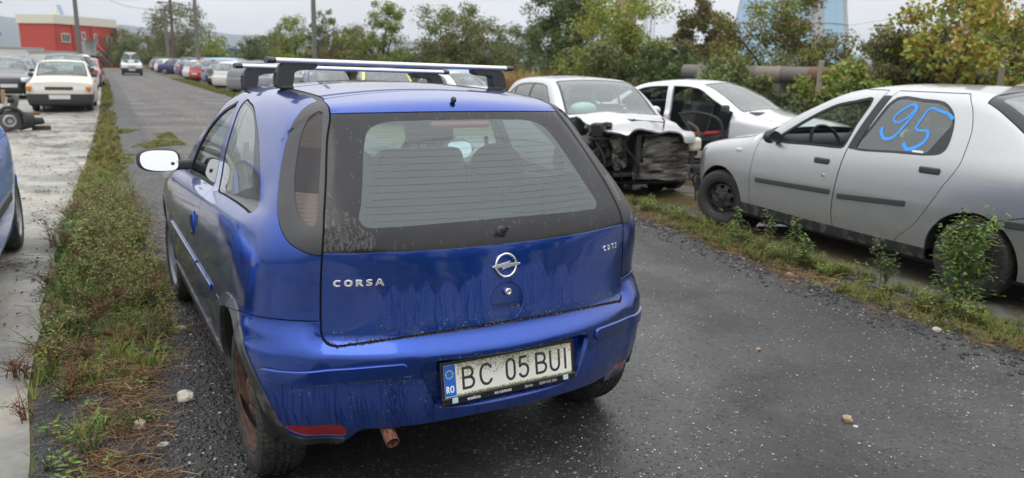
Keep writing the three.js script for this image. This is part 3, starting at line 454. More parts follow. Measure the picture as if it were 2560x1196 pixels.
// ------------------------------------------------------------------ the blue hatchback in the foreground
const font = await new FontLoader().loadAsync('fonts/droid/droid_sans_bold.typeface.json');
const fontRegular = await new FontLoader().loadAsync('fonts/droid/droid_sans_regular.typeface.json');
const corsaF = carField(corsaSpec);
{
  const car = thing('blue_hatchback', 'deep blue three-door hatchback with roof bars and a mossy number plate', 'car');
  const S = new Shell(corsaF, [-.90, .12, -3.92], [.90, 1.52, .12], .0185);
  const C = { rear: -.60, front: -2.98, y: .30, R: .345 };
  const xt = table([[.5, .613], [.644, .613], [.78, .610], [.914, .602], [1.01, .583], [1.139, .545], [1.26, .506], [1.335, .474], [1.37, .464], [1.5, .455]], .01);
  const tgBottom = x => .653 - .118 * x * x;
  const uvRear = (x, y, z) => [x * .5 + .5, y * .5];
  const uvSide = (x, y, z) => [z * .5, y * .5];
  const uvWrap = (x, y, z) => [(x - Math.sign(x) * Math.min(0, z)) * .4 + .5, y * .5];
  let rest = S.all, part;
  const cut = fn => { let r; [r, rest] = S.split(rest, fn); return r; };
  const seam = (fn, w = .0028) => { const r = cut((...a) => fn(...a) - w); const [inner, strip] = S.split(r, (...a) => fn(...a) + w); gaps.push(strip); return inner; }; // takes out a panel with a groove round it
  const gaps = [];
  // underside and wheel openings
  const floor = cut((x, y, z, nx, ny) => y - .235 + (z > -.35 ? 1 : 0));
  const archAt = (z0, r) => (x, y, z) => Math.max(Math.hypot((z - z0) * (z > z0 ? 1.14 : 1), y - C.y) - r, .5 - Math.abs(x));
  cut(archAt(C.rear, C.R)); cut(archAt(C.front, C.R));
  cut((x, y, z, nx, ny, n) => Math.max(y - (Math.abs(x) < .5 ? lerp(.343, .318, sstep(.1, .5, Math.abs(x))) : lerp(.318, .235, sstep(.5, .56, Math.abs(x)))), -.45 - z));
  // tailgate: from the roof seam to the bumper
  const tgF = (x, y, z) => { const a = Math.abs(x); return smax(smax(a - xt(y), tgBottom(x) - y, .05), -.66 + .16 * a * a - z, .015); };
  const tail = seam(tgF, .0032);
  const glassTop = x => 1.349 - .03 * x * x;
  let [glass, tgPaint] = S.split(tail, (x, y, z) => Math.max(.917 - y, y - glassTop(x)));
  const clearF = polyField(loop([[0, 1.322], [.2, 1.320], [.31, 1.313], [.362, 1.29], [.388, 1.25], [.412, 1.19], [.436, 1.12], [.458, 1.06], [.474, 1.02], [.462, .998], [.40, .995], [.2, .999], [0, 1.001], [-.2, .999], [-.40, .995], [-.462, .998], [-.474, 1.02], [-.458, 1.06], [-.436, 1.12], [-.412, 1.19], [-.388, 1.25], [-.362, 1.29], [-.31, 1.313], [-.2, 1.320]], 4));
  const [clear, frit] = S.split(glass, (x, y) => clearF(x, y));
  put('rear_window', S.geo(clear, { off: -.0035 }), M.rearGlass || M.glass, car);
  put('rear_window_border', S.geo(frit, { off: -.003, flange: .006, uv: uvRear }), M.fritWet || M.frit, car);
  // handle plate and scoop in the tailgate
  const hc = .722, hr = .066;
  let disc, hg; [disc, tgPaint] = S.split(tgPaint, (x, y) => Math.hypot(x, y - hc) - hr); [disc, hg] = S.split(disc, (x, y) => Math.hypot(x, y - hc) - hr + .0028 * (y > hc - .01 ? 1 : 0)); gaps.push(hg); { let bar; [bar, disc] = S.split(disc, (x, y) => Math.abs(y - hc + .007) - .0022); gaps.push(bar); }
  const [handle, scoop] = S.split(disc, (x, y) => hc - .006 - y);
  const gate = put('tailgate', S.geo(tgPaint, { flange: .014, uv: uvRear, bevel: .002 }), M.blueGate || M.blue, car);
  put('handle_scoop', S.geo(scoop, { off: (x, y) => -.030 * clamp(1.6 * (1 - Math.hypot(x * .8, y - hc) / hr)) * clamp((y - hc + hr) / hr * 1.3) , uv: uvRear }), M.blueGate || M.blue, gate);
  put('handle', S.geo(handle, { off: -.002, flange: .02, uv: uvRear, bevel: .0015 }), M.blue, gate);
  const lock = merge([at(new THREE.CylinderGeometry(.013, .0145, .012, 20), 0, 0, 0, Math.PI / 2), at(new THREE.TorusGeometry(.0085, .003, 8, 20), 0, 0, .007), box(.003, .009, .004, 0, 0, .007)]);
  at(lock, 0, .757, -.038, -.12); put('lock', lock, M.chrome, gate);
  // corner lamp covers and lenses
  const Q = (x, z) => (Math.abs(x) - z) * .7;
  const coverPoly = polyField(loop([[.60, 1.376], [.70, 1.381], [.757, 1.380], [.785, 1.366], [.803, 1.325], [.812, 1.264], [.805, 1.187], [.782, 1.114], [.745, 1.046], [.712, 1.003], [.680, .971], [.648, .946], [.612, .929], [.575, .916], [.52, .912], [.45, .914], [.45, 1.10], [.50, 1.30]], 5));
  const inner = table([[.9, .552], [1.01, .571], [1.139, .611], [1.26, .657], [1.36, .70]], .01);
  const lensPoly = polyField(loop([[.74, 1.332], [.752, 1.285], [.742, 1.218], [.713, 1.134], [.688, 1.088], [.656, 1.043], [.628, 1.015], [.598, 1.002], [.54, 1.001], [.50, 1.10], [.52, 1.20], [.56, 1.33], [.68, 1.357]], 5));
  const lensF = (x, y, z) => Math.max(lensPoly(Q(x, z), y), inner(y) + .010 - Q(x, z));
  const covF = (x, y, z) => Math.max(coverPoly(Q(x, z), y), -.68 - z, (.42 - Math.abs(x)));
  for (const sd of [-1, 1]) {
    const cov = seam((x, y, z) => Math.max(covF(x, y, z), .01 - sd * x), .0016);
    const [lens, ring] = S.split(cov, lensF);
    const o = put('tail_light_cover', S.geo(ring, { off: .002, flange: .012, uv: uvRear, bevel: .001 }), M.coverGrey, car);
    const [up, mid0] = S.split(lens, (x, y) => 1.232 - y), [mid, low] = S.split(mid0, (x, y) => 1.0975 - y);
    put('lens', S.geo(up, { off: -.0015, flange: .006, uv: uvRear }), M.smokeLens || M.smoke, o); put('lens', S.geo(mid, { off: -.0010, flange: .006, uv: uvRear }), M.smokeDark || M.smoke, o); put('lens', S.geo(low, { off: -.0015, flange: .006, uv: uvRear }), M.smokeClear || M.smoke, o);
  }
  // roof channel strips along both sides
  for (const sd of [-1, 1]) put('roof_strip', S.geo(cut((x, y, z, nx, ny) => Math.max(Math.abs(sd * x - (.487 - .02 * sstep(-1.0, -.6, z))) - .016, 1.2 - y, z + .60, -1.95 - z)), { off: -.003, flange: .006 }), M.plastic, car);
  // bumper with strips, recess, reflectors
  const bumperTop = z => z > -.25 ? .692 : lerp(.692, .60, sstep(-.25, -.95, z) * .9 + .1 * clamp((-.25 - z) / .7));
  let bump = seam((x, y, z) => Math.max(y - bumperTop(z), -.98 - z), .0025);
  let strip, recess, refl, val, trim;
  [trim, bump] = S.split(bump, archAt(C.rear, C.R + .043));
  [val, bump] = S.split(bump, (x, y, z) => Math.max(y - .270 - .03 * sstep(-.22, -.34, z), .545 - Math.abs(x), -.45 - z));
  const reflPoly = polyField(loop([[.995, .318], [.93, .326], [.80, .332], [.715, .334], [.700, .322], [.698, .298], [.715, .283], [.80, .281], [.90, .286], [.96, .298]], 4));
  [refl, bump] = S.split(bump, (x, y, z) => reflPoly(Math.abs(x) - z, y));
  const sy = x => lerp(.541, .511, sstep(.35, .80, Math.abs(x)));
  [strip, bump] = S.split(bump, (x, y, z) => smax(smax(Math.abs(y - sy(x)) - .021, .376 - Math.abs(x), .016), -.285 - z, .02));
  const recF = polyField(loop([[-.335, .552], [0, .562], [.335, .552], [.337, .53], [.30, .43], [.285, .398], [.25, .388], [0, .382], [-.25, .388], [-.285, .398], [-.30, .43], [-.337, .53]], 5));
  [recess, bump] = S.split(bump, (x, y) => recF(x, y));
  const mb = M.blueBumper || M.blue;
  const bo = put('bumper', S.geo(bump, { flange: .05, uv: uvWrap, bevel: .003 }), mb, car);
  put('plate_recess', S.geo(recess, { off: (x, y, z) => -.046, uv: uvWrap }), mb, bo);
  for (const sd of [-1, 1]) {
    const half = T => S.split(T, (x) => -sd * x)[0];
    put('bumper_strip', S.geo(half(strip), { off: .010, flange: .018, uv: uvWrap, bevel: .003 }), mb, bo);
    put('reflector', S.geo(half(refl), { off: -.002, flange: .01, uv: uvWrap }), M.redLens, bo);
    put('lower_valance', S.geo(half(val), { off: .003, flange: .02, uv: uvWrap }), M.greyTrim || M.plastic, bo);
    for (const q of [-1, 1]) if (S.split(half(trim), (x, y, z) => q * (z - C.rear))[0].length) put('arch_trim', S.geo(S.largest(S.split(half(trim), (x, y, z) => q * (z - C.rear))[0]), { off: .006, flange: .03, uv: uvSide, bevel: .003 }), M.greyTrim || M.plastic, car);
  }
  // arch trims on the body, sills
  for (const sd of [-1, 1]) {
    for (const q of [-1, 1]) put('arch_trim', S.geo(S.largest(cut((x, y, z) => Math.max(archAt(C.rear, C.R + .043)(x, y, z), -sd * x, q * (z - C.rear)))), { off: .006, flange: .03, uv: uvSide, bevel: .003 }), M.greyTrim || M.plastic, car);
    put('arch_trim', S.geo(cut((x, y, z) => Math.max(archAt(C.front, C.R + .043)(x, y, z), -sd * x)), { off: .006, flange: .03, uv: uvSide, bevel: .003 }), M.greyTrim || M.plastic, car);
    put('sill', S.geo(cut((x, y, z) => Math.max(y - .345, -sd * x, -2.75 - z, z + .80)), { off: .008, flange: .03, uv: uvSide, bevel: .003 }), M.greyTrim || M.plastic, car);
  }
  // side windows and doors
  const quarter = polyField(loop([[-1.325, 1.34], [-1.19, 1.343], [-1.06, 1.328], [-.95, 1.29], [-.82, 1.225], [-.69, 1.14], [-.59, 1.06], [-.535, 1.012], [-.55, 1.000], [-.62, .998], [-.80, .993], [-1.05, .982], [-1.235, .974], [-1.262, .985], [-1.275, 1.06], [-1.305, 1.23]], 4));
  const doorWin = polyField(loop([[-1.435, 1.332], [-1.55, 1.318], [-1.70, 1.285], [-1.95, 1.185], [-2.14, 1.05], [-2.24, .955], [-2.245, .928], [-2.2, .922], [-1.85, .942], [-1.45, .962], [-1.392, .97], [-1.385, .99], [-1.40, 1.15]], 4));
  const doorEdge = table([[.2, -1.62], [.35, -1.545], [.55, -1.48], [.7, -1.44], [.85, -1.415], [.97, -1.385], [1.2, -1.372], [1.4, -1.385]], .02);
  const doorFront = table([[.2, -2.50], [.5, -2.56], [.9, -2.54], [1.0, -2.36], [1.2, -2.06], [1.33, -1.76], [1.5, -1.3]], .02);
  for (const sd of [-1, 1]) {
    const q = seam((x, y, z) => Math.max(quarter(z, y), .3 - sd * x), .003);
    const [qc, qb] = S.split(q, (x, y, z) => quarter(z, y) + .013 + .05 * sstep(-.98, -.70, z));
    put('side_window', S.geo(qc, { off: -.003 }), M.glassDull, car); put('window_border', S.geo(qb, { off: -.0025, flange: .005 }), M.frit, car);
    const d = seam((x, y, z) => Math.max(doorEdge(y) * -1 + z, doorFront(y) - z, .28 - sd * x, y - 1.375, .25 - y), .0028);
    const [win, skin] = S.split(d, (x, y, z) => doorWin(z, y));
    const [wc, wb] = S.split(win, (x, y, z) => doorWin(z, y) + .014);
    const door = put('door', S.geo(skin, { flange: .014, uv: uvSide, bevel: .002 }), M.blueSide || M.blue, car);
    put('side_window', S.geo(wc, { off: -.006 }), M.glass, door); put('window_seal', S.geo(wb, { off: -.001, flange: .008 }), M.rubber, door);
    // strip along the door and the rear wing
    const X = (y, z) => sd * corsaF.half(y, z);
    const bar = (z0, z1, y0, y1) => { const a = V3(X(y0, z0) + sd * .004, y0, z0), b = V3(X(y1, z1) + sd * .004, y1, z1); const g = new RoundedBoxGeometry(.012, .026, a.distanceTo(b), 2, .006); g.lookAt(b.clone().sub(a)); g.translate((a.x + b.x) / 2, (a.y + b.y) / 2, (a.z + b.z) / 2); return g; };
    put('side_strip', bar(-2.5, -1.49, .60, .60), M.blue, door); put('side_strip', bar(-1.455, -1.06, .60, .60), M.blue, car);
    // door handle: round recess plate with a grip
    const hx = X(.76, -1.55), cup = new THREE.SphereGeometry(.055, 20, 14); cup.scale(.20, 1.2, .75); cup.translate(hx - sd * .001, .765, -1.575); put('door_handle', cup, M.blue, door);
    put('door_grip', [rbox(.012, .06, .022, .005, hx + sd * .010, .785, -1.575, 0, 0, 0), at(new THREE.CylinderGeometry(.007, .007, .012, 12), hx + sd * .009, .728, -1.570, 0, 0, Math.PI / 2)], M.plastic, door);
    // mirror
    const mh = []; { const g = new THREE.SphereGeometry(1, 28, 18); const a = g.attributes.position; for (let i = 0; i < a.count; i++) { let x = a.getX(i), y = a.getY(i), z = a.getZ(i); const sq = v => Math.sign(v) * Math.pow(Math.abs(v), .75); x = sq(x) * .108; y = sq(y) * .064; z = (z > 0 ? z * .026 : z * .075); a.setXYZ(i, x, y, z); } g.computeVertexNormals(); mh.push(at(g, sd * .885, .985, -2.30, 0, sd * .14, 0)); }
    mh.push(rbox(.13, .055, .07, .02, sd * .775, .958, -2.28));
    const mo = put('mirror', mh, M.plastic, door);
    const ms = new THREE.Shape(); ms.setFromPoints(loop([[-.092, .0], [-.085, .034], [-.055, .05], [.03, .053], [.075, .046], [.09, .028], [.092, -.02], [.082, -.045], [.05, -.054], [-.04, -.05], [-.078, -.034]], 4).map(p => new THREE.Vector2(sd * p[0] * -1, p[1])));
    put('mirror_glass', at(new THREE.ShapeGeometry(ms), sd * .885, .985, -2.2610, -.20, sd * .14 + sd * .02), M.mirrorGlass, mo);
  }
  // windscreen
  const wsF = (x, y, z) => { const a = Math.abs(x); return Math.max(a - lerp(.665, .545, sstep(-2.7, -1.86, z)), -2.70 - .18 * (.6 - a * a) - z, z + 1.865 - .07 * a * a, .8 - y); };
  const ws = seam(wsF, .003); const [wsc, wsb] = S.split(ws, (x, y, z) => wsF(x, y, z) + .035);
  put('windscreen', S.geo(wsc, { off: -.003 }), M.glass, car); put('windscreen_border', S.geo(wsb, { off: -.003, flange: .005 }), M.frit, car);
  // front: bonnet, headlights, bumper
  const hl = S.split(rest, (x, y, z) => Math.max(Math.abs(y - .68) - .075, -(Math.abs(x) - .38), z + 3.35)); rest = hl[1];
  for (const sd of [-1, 1]) put('headlight', S.geo(S.split(hl[0], x => -sd * x)[0], { flange: .02 }), M.clearLens, car);
  put('bonnet', S.geo(seam((x, y, z, nx, ny) => Math.max(Math.abs(x) - .66, z + 2.74, .74 - y), .003), { flange: .01 }), M.blue, car);
  put('front_bumper', S.geo(seam((x, y, z) => Math.max(y - .58, z + 3.36), .003), { flange: .02 }), M.blue, car);
  const roofPart = seam((x, y, z) => Math.max(Math.abs(x) - .472 + .02 * sstep(-1, -.6, z), 1.15 - y, z + .60, -1.86 - z), .001);
  put('roof', S.geo(roofPart, { uv: uvRear }), M.blueRoof || M.blue, car);
  put('body', S.geo(rest, { flange: .02, uv: uvSide }), M.blueSide || M.blue, car);
  put('panel_gaps', merge(gaps.map(g => S.geo(g, { off: -.008 }))), M.gap, car);
  put('floor_pan', merge([S.geo(floor), box(1.5, .03, 2.9, 0, .28, -1.8), box(1.08, .20, .5, 0, .38, -.43)]), M.under, car);
  // inner lining: the painted skin again, inside out
  put('cabin_lining', merge([S.geo(S.split(rest, (x, y) => .62 - y)[0], { off: -.035, inside: true }), S.geo(roofPart, { off: -.03, inside: true }), S.geo(S.split(tgPaint, (x, y) => .63 - y)[0], { off: -.035, inside: true })]), M.trim, car);
  // wheel wells
  for (const z of [C.rear, C.front]) for (const sd of [-1, 1]) {
    const arc = []; for (let k = 0; k <= 20; k++) { const a = -.12 + (Math.PI + .24) * k / 20; arc.push([z + Math.cos(a) * (C.R - .004) / (Math.cos(a) > 0 ? 1.14 : 1), C.y + Math.sin(a) * (C.R - .004)]); }
    const P = [], I = []; for (const [az, ay] of arc) P.push(sd * .50, ay, az, sd * (corsaF.half(ay, az) - .012), ay, az); for (let k = 0; k < arc.length - 1; k++) I.push(2 * k, 2 * k + 1, 2 * k + 2, 2 * k + 1, 2 * k + 3, 2 * k + 2);
    const g = new THREE.BufferGeometry(); g.setAttribute('position', new THREE.Float32BufferAttribute(P, 3)); g.setIndex(I); g.computeVertexNormals();
    put('wheel_arch_liner', merge([g, at(new THREE.CircleGeometry(C.R, 30, 0, Math.PI), sd * .5, C.y, z, 0, Math.PI / 2)]), M.under, car);
  }
  addWheel(car, -.712, .290, C.rear, { side: -1, hero: true, rimMat: M.rust || M.steel, w: .172 });
  addWheel(car, .70, .290, C.rear, { side: 1, hero: true, rimMat: M.steel, w: .172 });
  addWheel(car, -.715, .288, C.front, { side: -1, style: 'alloy', steer: .03 }); addWheel(car, .715, .288, C.front, { side: 1, style: 'alloy', steer: .03 });
  put('rear_axle', [rod([-.62, .27, C.rear], [.62, .27, C.rear], .03), rbox(.14, .12, .4, .03, .30, .30, -.42), rod([-.3, .25, -.35], [-.3, .25, -1.4], .025)], M.under, car);
  { // exhaust pipe
    const g = latheX([[-.16, .022], [.018, .0235], [.018, .0212], [-.16, .0200]], 22); g.rotateY(-Math.PI / 2); g.rotateX(.42);
    put('exhaust_pipe', at(g, -.42, .283, -.07), M.rustPipe || M.rim, car);
  }
  // maker's emblem, lettering, wiper stub, washer nozzle
  const zc = y => { let z = .05; for (let i = 0; i < 400 && corsaF(0, y, z) > 0; i++) z -= .001; return z; };
  { const g = [at(new THREE.TorusGeometry(.0395, .0046, 10, 48), 0, 0, .004)]; const b = new THREE.Shape(); b.setFromPoints([[-.054, .001], [.006, .010], [.018, .014], [.009, .0055], [.054, .0035], [.054, -.001], [-.006, -.010], [-.018, -.014], [-.009, -.0055], [-.054, -.0035]].map(p => new THREE.Vector2(...p)));
    g.push(new THREE.ExtrudeGeometry(b, { depth: .006, bevelSize: .0012, bevelThickness: .0015, bevelSegments: 2 }));
    put('emblem', at(merge(g), 0, .846, zc(.846) + .002, -.16), M.chrome, gate); }
  const surf = (x, y) => { let z = .1; for (let i = 0; i < 900 && corsaF(x, y, z) > 0; i++) z -= .0005; const g = S.grad(x, y, z); return { z, ry: Math.atan2(g[0], g[2]), rx: -Math.atan2(g[1], g[2]) }; };
  function badge(name, str, x0, y0, size, wide, slope) {
    let x = x0; const g = []; for (const ch of str) { const t = new TextGeometry(ch, { font, size, depth: .004, bevelEnabled: true, bevelSize: .0008, bevelThickness: .001, bevelSegments: 1, curveSegments: 5 }); t.scale(wide, 1, 1); t.computeBoundingBox(); const w = t.boundingBox.max.x - t.boundingBox.min.x; t.translate(-t.boundingBox.min.x - w / 2, 0, 0); const s = surf(x + w / 2, y0); g.push(at(t, x + w / 2, y0 + slope * (x - x0), s.z, s.rx, s.ry, 0)); x += w + .0068; }
    put(name, g, M.chrome, gate);
  }
  badge('lettering', 'CORSA', -.574, .811, .0205, 1.42, .01); badge('lettering', 'CDTI', .466, .832, .0195, 1.12, 0);
  put('wiper_stub', [at(new THREE.CylinderGeometry(.014, .021, .016, 20), 0, .962, -.083, Math.PI / 2 - .4), at(new THREE.CylinderGeometry(.009, .012, .03, 14), 0, .970, -.066, Math.PI / 2 - .4), at(new THREE.CylinderGeometry(.006, .006, .045, 12), 0, .976, -.056, Math.PI / 2 - .4)], M.plastic, gate);
  { const g = new THREE.SphereGeometry(.014, 14, 10); g.scale(.7, .9, 1.2); put('washer_nozzle', at(g, 0, 1.388, -.485), M.plastic, gate); }
  { // leaf litter in the seam under the tailgate, moss on the bumper ledge
    const r = rng(31), bits = (n, f, s0, s1) => { const g = []; for (let i = 0; i < n; i++) { const [x, y] = f(r), s = surf(x, y), q = new THREE.TetrahedronGeometry(lerp(s0, s1, r() * r())); q.scale(1.6, .7, 1); g.push(at(q, x, y, s.z + .001, r() * 6, r() * 6, r() * 6)); } return g; };
    const lit = (x, r) => tgBottom(x) + .003 * (r() - .5) - .002; const a = put('seam_litter', bits(700, r => { const x = -.58 + 1.16 * r(); return [x, lit(x, r)]; }, .002, .006), M.litter, gate); a.userData.kind = 'stuff'; const b = put('seam_litter', bits(200, r => { const x = -.58 + 1.16 * r(); return [x, lit(x, r)]; }, .0015, .005), M.litterPale, gate); b.userData.kind = 'stuff';
    const c = put('moss', bits(420, r => { const x = .40 + .20 * Math.pow(r(), .8); return [x, sy(x) - .026 + .006 * r()]; }, .002, .006), M.moss, bo); c.userData.kind = 'stuff'; const d = put('moss', bits(160, r => { const x = -.37 - .25 * r(); return [x, sy(x) - .026 + .003 * r()]; }, .001, .0035), M.moss, bo); d.userData.kind = 'stuff';
  }
  { // heating wires on the rear window
    for (let k = 0; k < 15; k++) { const y = 1.012 + k * .0212, P = [], I = [], N = []; let n = 0; for (let i = 0; i <= 36; i++) { const x = lerp(-.47, .47, i / 36); if (clearF(x, y) > -.012) continue; const s = surf(x, y); for (const e of [-.0005, .0005]) { P.push(x, y + e, s.z - .0015 - e * .8); N.push(0, .55, .83); } if (n) I.push(2 * n - 2, 2 * n, 2 * n - 1, 2 * n - 1, 2 * n, 2 * n + 1); n++; } const g = new THREE.BufferGeometry(); g.setAttribute('position', new THREE.Float32BufferAttribute(P, 3)); g.setAttribute('normal', new THREE.Float32BufferAttribute(N, 3)); g.setIndex(I); put('heating_wire', g, M.heater, gate); }
  }
  // number plate in its holder
  const pl = new THREE.Group(); pl.name = 'number_plate'; car.add(pl); pl.position.set(0, .480, -.008); pl.rotation.x = -.17;
  put('plate_holder', [rbox(.535, .012, .014, .004, 0, .062, 0), rbox(.012, .146, .014, .004, -.2615, -.008, 0), rbox(.012, .146, .014, .004, .2615, -.008, 0), rbox(.535, .026, .016, .004, 0, -.068, .001), box(.52, .13, .006, 0, -.004, -.006)], M.blackGloss, pl);
  const face = new THREE.PlaneGeometry(.514, .112); put('plate_face', at(face, 0, .001, .0025), M.plate || M.alu, pl);
  const plt = new THREE.PlaneGeometry(.47, .0175); put('plate_lettering', at(plt, .004, -.0685, .0098), M.plateStrip || M.alu, pl);
  for (const s of [-1, 1]) put('holder_clip', rbox(.021, .018, .004, .0015, s * .228 - .006 * s, -.0665, .0105), M.clip || M.alu, pl);
  // roof bars on four feet
  const barY = [1.512, 1.482], barZ = [-1.06, -1.77], roofAt = (x, z) => { let y = 1.5; for (let i = 0; i < 600 && corsaF(x, y, z) > 0; i++) y -= .0008; return y; };
  for (const k of [0, 1]) {
    const sh = new THREE.Shape(); sh.setFromPoints(loop([[-.04, 0], [-.033, .008], [-.01, .0115], [.02, .010], [.04, .003], [.041, -.002], [.03, -.0085], [-.01, -.010], [-.034, -.007]], 4).map(p => new THREE.Vector2(...p)));
    const g = new THREE.ExtrudeGeometry(sh, { depth: 1.07, bevelEnabled: false, curveSegments: 4 }); g.rotateY(Math.PI / 2); g.translate(-.535, 0, 0);
    const tilt = -.012, bar = put('roof_bar', at(merge([g]), 0, barY[k], barZ[k], 0, 0, tilt), M.barAlu || M.alu, car);
    const slot = box(1.05, .003, .016, 0, .0108, 0); put('slot', at(slot, 0, barY[k], barZ[k], 0, 0, tilt), M.rubber, bar);
    for (const sd of [-1, 1]) {
      const cap = new THREE.ExtrudeGeometry(sh, { depth: .022, bevelSize: .002, bevelThickness: .006, bevelSegments: 3, curveSegments: 4 }); cap.rotateY(Math.PI / 2); cap.translate(-.011, 0, 0); put('end_cap', at(cap, sd * .546, barY[k] + tilt * sd * .546, barZ[k], 0, 0, tilt), M.plastic, bar);
      // foot: block on the roof rail that bends inward under the bar
      const fx = sd * .487, ry = roofAt(fx, barZ[k]), by = barY[k] + tilt * fx - .012;
      const fs = new THREE.Shape(); const h = by - ry; fs.setFromPoints([...loop([[-.012, 0], [.034, .0], [.040, .012], [.037, h * .45], [.024, h * .80], [-.004, h], [-.06, h], [-.115, h], [-.122, h - .012], [-.108, h - .022], [-.06, h - .026], [-.030, h * .62], [-.024, h * .3]], 4)].map(p => new THREE.Vector2(p[0], p[1])));
      const fg = new THREE.ExtrudeGeometry(fs, { depth: .05, bevelSize: .004, bevelThickness: .006, bevelSegments: 3, curveSegments: 6 }); fg.translate(0, 0, -.025); if (sd < 0) fg.scale(-1, 1, 1); if (sd < 0) { const ix = fg.attributes.position; fg.computeVertexNormals(); }
      put('foot', merge([at(fg, fx, ry + .006, barZ[k]), rbox(.05, .016, .066, .006, fx, ry + .006, barZ[k]), rbox(.012, .05, .028, .004, fx + sd * .043, ry + .030, barZ[k]), at(new THREE.CylinderGeometry(.006, .006, .006, 12), fx + sd * .044, ry + h * .62, barZ[k], 0, 0, Math.PI / 2)]), M.plastic, bar);
    }
  }
  // cabin: front seats, rear bench with two head restraints, dashboard, steering wheel, belts
  const seatAt = (x, z) => { const g = [rbox(.50, .60, .14, .06, x, .78, z, -.22), rbox(.48, .14, .50, .05, x, .50, z - .28), rbox(.27, .19, .10, .05, x, 1.205, z + .07, -.16, 0, 0, 4), rod([x - .05, 1.05, z + .05], [x - .05, 1.14, z + .06], .006), rod([x + .05, 1.05, z + .05], [x + .05, 1.14, z + .06], .006)]; return g; };
  put('front_seat', seatAt(-.36, -1.62), M.seat, car); put('front_seat', seatAt(.36, -1.62), M.seat, car);
  const bench = put('rear_seat', [rbox(1.26, .56, .14, .06, 0, .74, -.80, -.25), rbox(1.26, .16, .50, .05, 0, .46, -1.12)], M.seat, car);
  for (const sd of [-1, 1]) { const hr_ = new THREE.SphereGeometry(.13, 24, 16); hr_.scale(1, .82, .42); put('head_restraint', merge([at(hr_, sd * .33, 1.085, -.74, -.2), rod([sd * .33 - .05, .9, -.78], [sd * .33 - .05, 1.02, -.75], .006), rod([sd * .33 + .05, .9, -.78], [sd * .33 + .05, 1.02, -.75], .006)]), M.seat, bench); }
  put('dashboard', [rbox(1.36, .26, .46, .09, 0, .84, -2.52), rbox(.40, .12, .18, .04, -.36, .96, -2.36)], M.cabin, car);
  put('steering_wheel', [at(new THREE.TorusGeometry(.18, .016, 10, 36), -.36, .86, -2.10, -.42), at(new THREE.CylinderGeometry(.07, .06, .05, 18), -.36, .86, -2.11, Math.PI / 2 - .42), box(.32, .03, .02, -.36, .86, -2.10, -.42)], M.cabin, car);
  put('load_cover', [rbox(1.12, .015, .42, .006, 0, .86, -.42), rbox(1.16, .46, .02, .008, 0, .62, -.20)], M.trim, car);
  put('rear_view_mirror', [rbox(.2, .06, .03, .014, .0, 1.30, -1.98, .1), rod([0, 1.31, -1.98], [0, 1.36, -1.95], .008)], M.cabin, car);
  for (const sd of [-1, 1]) put('seat_belt', [tube([[sd * .60, 1.16, -1.36], [sd * .62, .9, -1.34], [sd * .60, .6, -1.32]], .012, 4)], M.cabin, car);
  put('brake_light', rbox(.24, .03, .02, .008, 0, 1.302, -.425, -.8), M.redLens, car);
}
// ------------------------------------------------------------------ silver four-door sedan parked on the right, "95" sprayed on its rear side window
const sedanSpec = {
  len: 4.36, tall: 1.6,
  top: [[.2, .93], [-.02, 1.0], [-.30, 1.06], [-.50, 1.09], [-.62, 1.125], [-.90, 1.325], [-1.18, 1.43], [-1.55, 1.46], [-2.0, 1.458], [-2.35, 1.415], [-2.75, 1.25], [-3.1, 1.06], [-3.3, .975], [-3.7, .905], [-4.05, .81], [-4.35, .66]],
  rear: [[.15, -.12], [.3, -.03], [.45, 0], [.62, -.005], [.8, -.03], [1.0, -.05], [1.2, -.1]], front: [[.15, -4.16], [.3, -4.26], [.5, -4.30], [.65, -4.28], [.9, -4.15]],
  plan: [[.1, .72], [-.2, .78], [-.6, .825], [-1.1, .845], [-2.2, .85], [-3.2, .845], [-3.7, .82], [-4.05, .77], [-4.4, .66]],
  section: [[.1, .07], [.25, .03], [.42, .006], [.56, 0], [.70, .008], [.82, .022], [.92, .045], [.97, .062], [1.05, .09], [1.2, .15], [1.36, .225], [1.5, .31]],
  shoulder: z => 1, belt: z => .965 + (z + 1.4) * .04, beltAt: .95,
  rearCurve: [[.2, .25], [.9, .3], [1.3, .3]], frontCurve: [[.2, .6], [.9, .5]], taper: [[.1, .06], [-.7, .05], [-1.2, .01], [-3, 0]], crown: z => z < -3.2 ? .10 : .12, kSide: .10, kRear: .12, kTop: .05, bottom: z => .17,
};
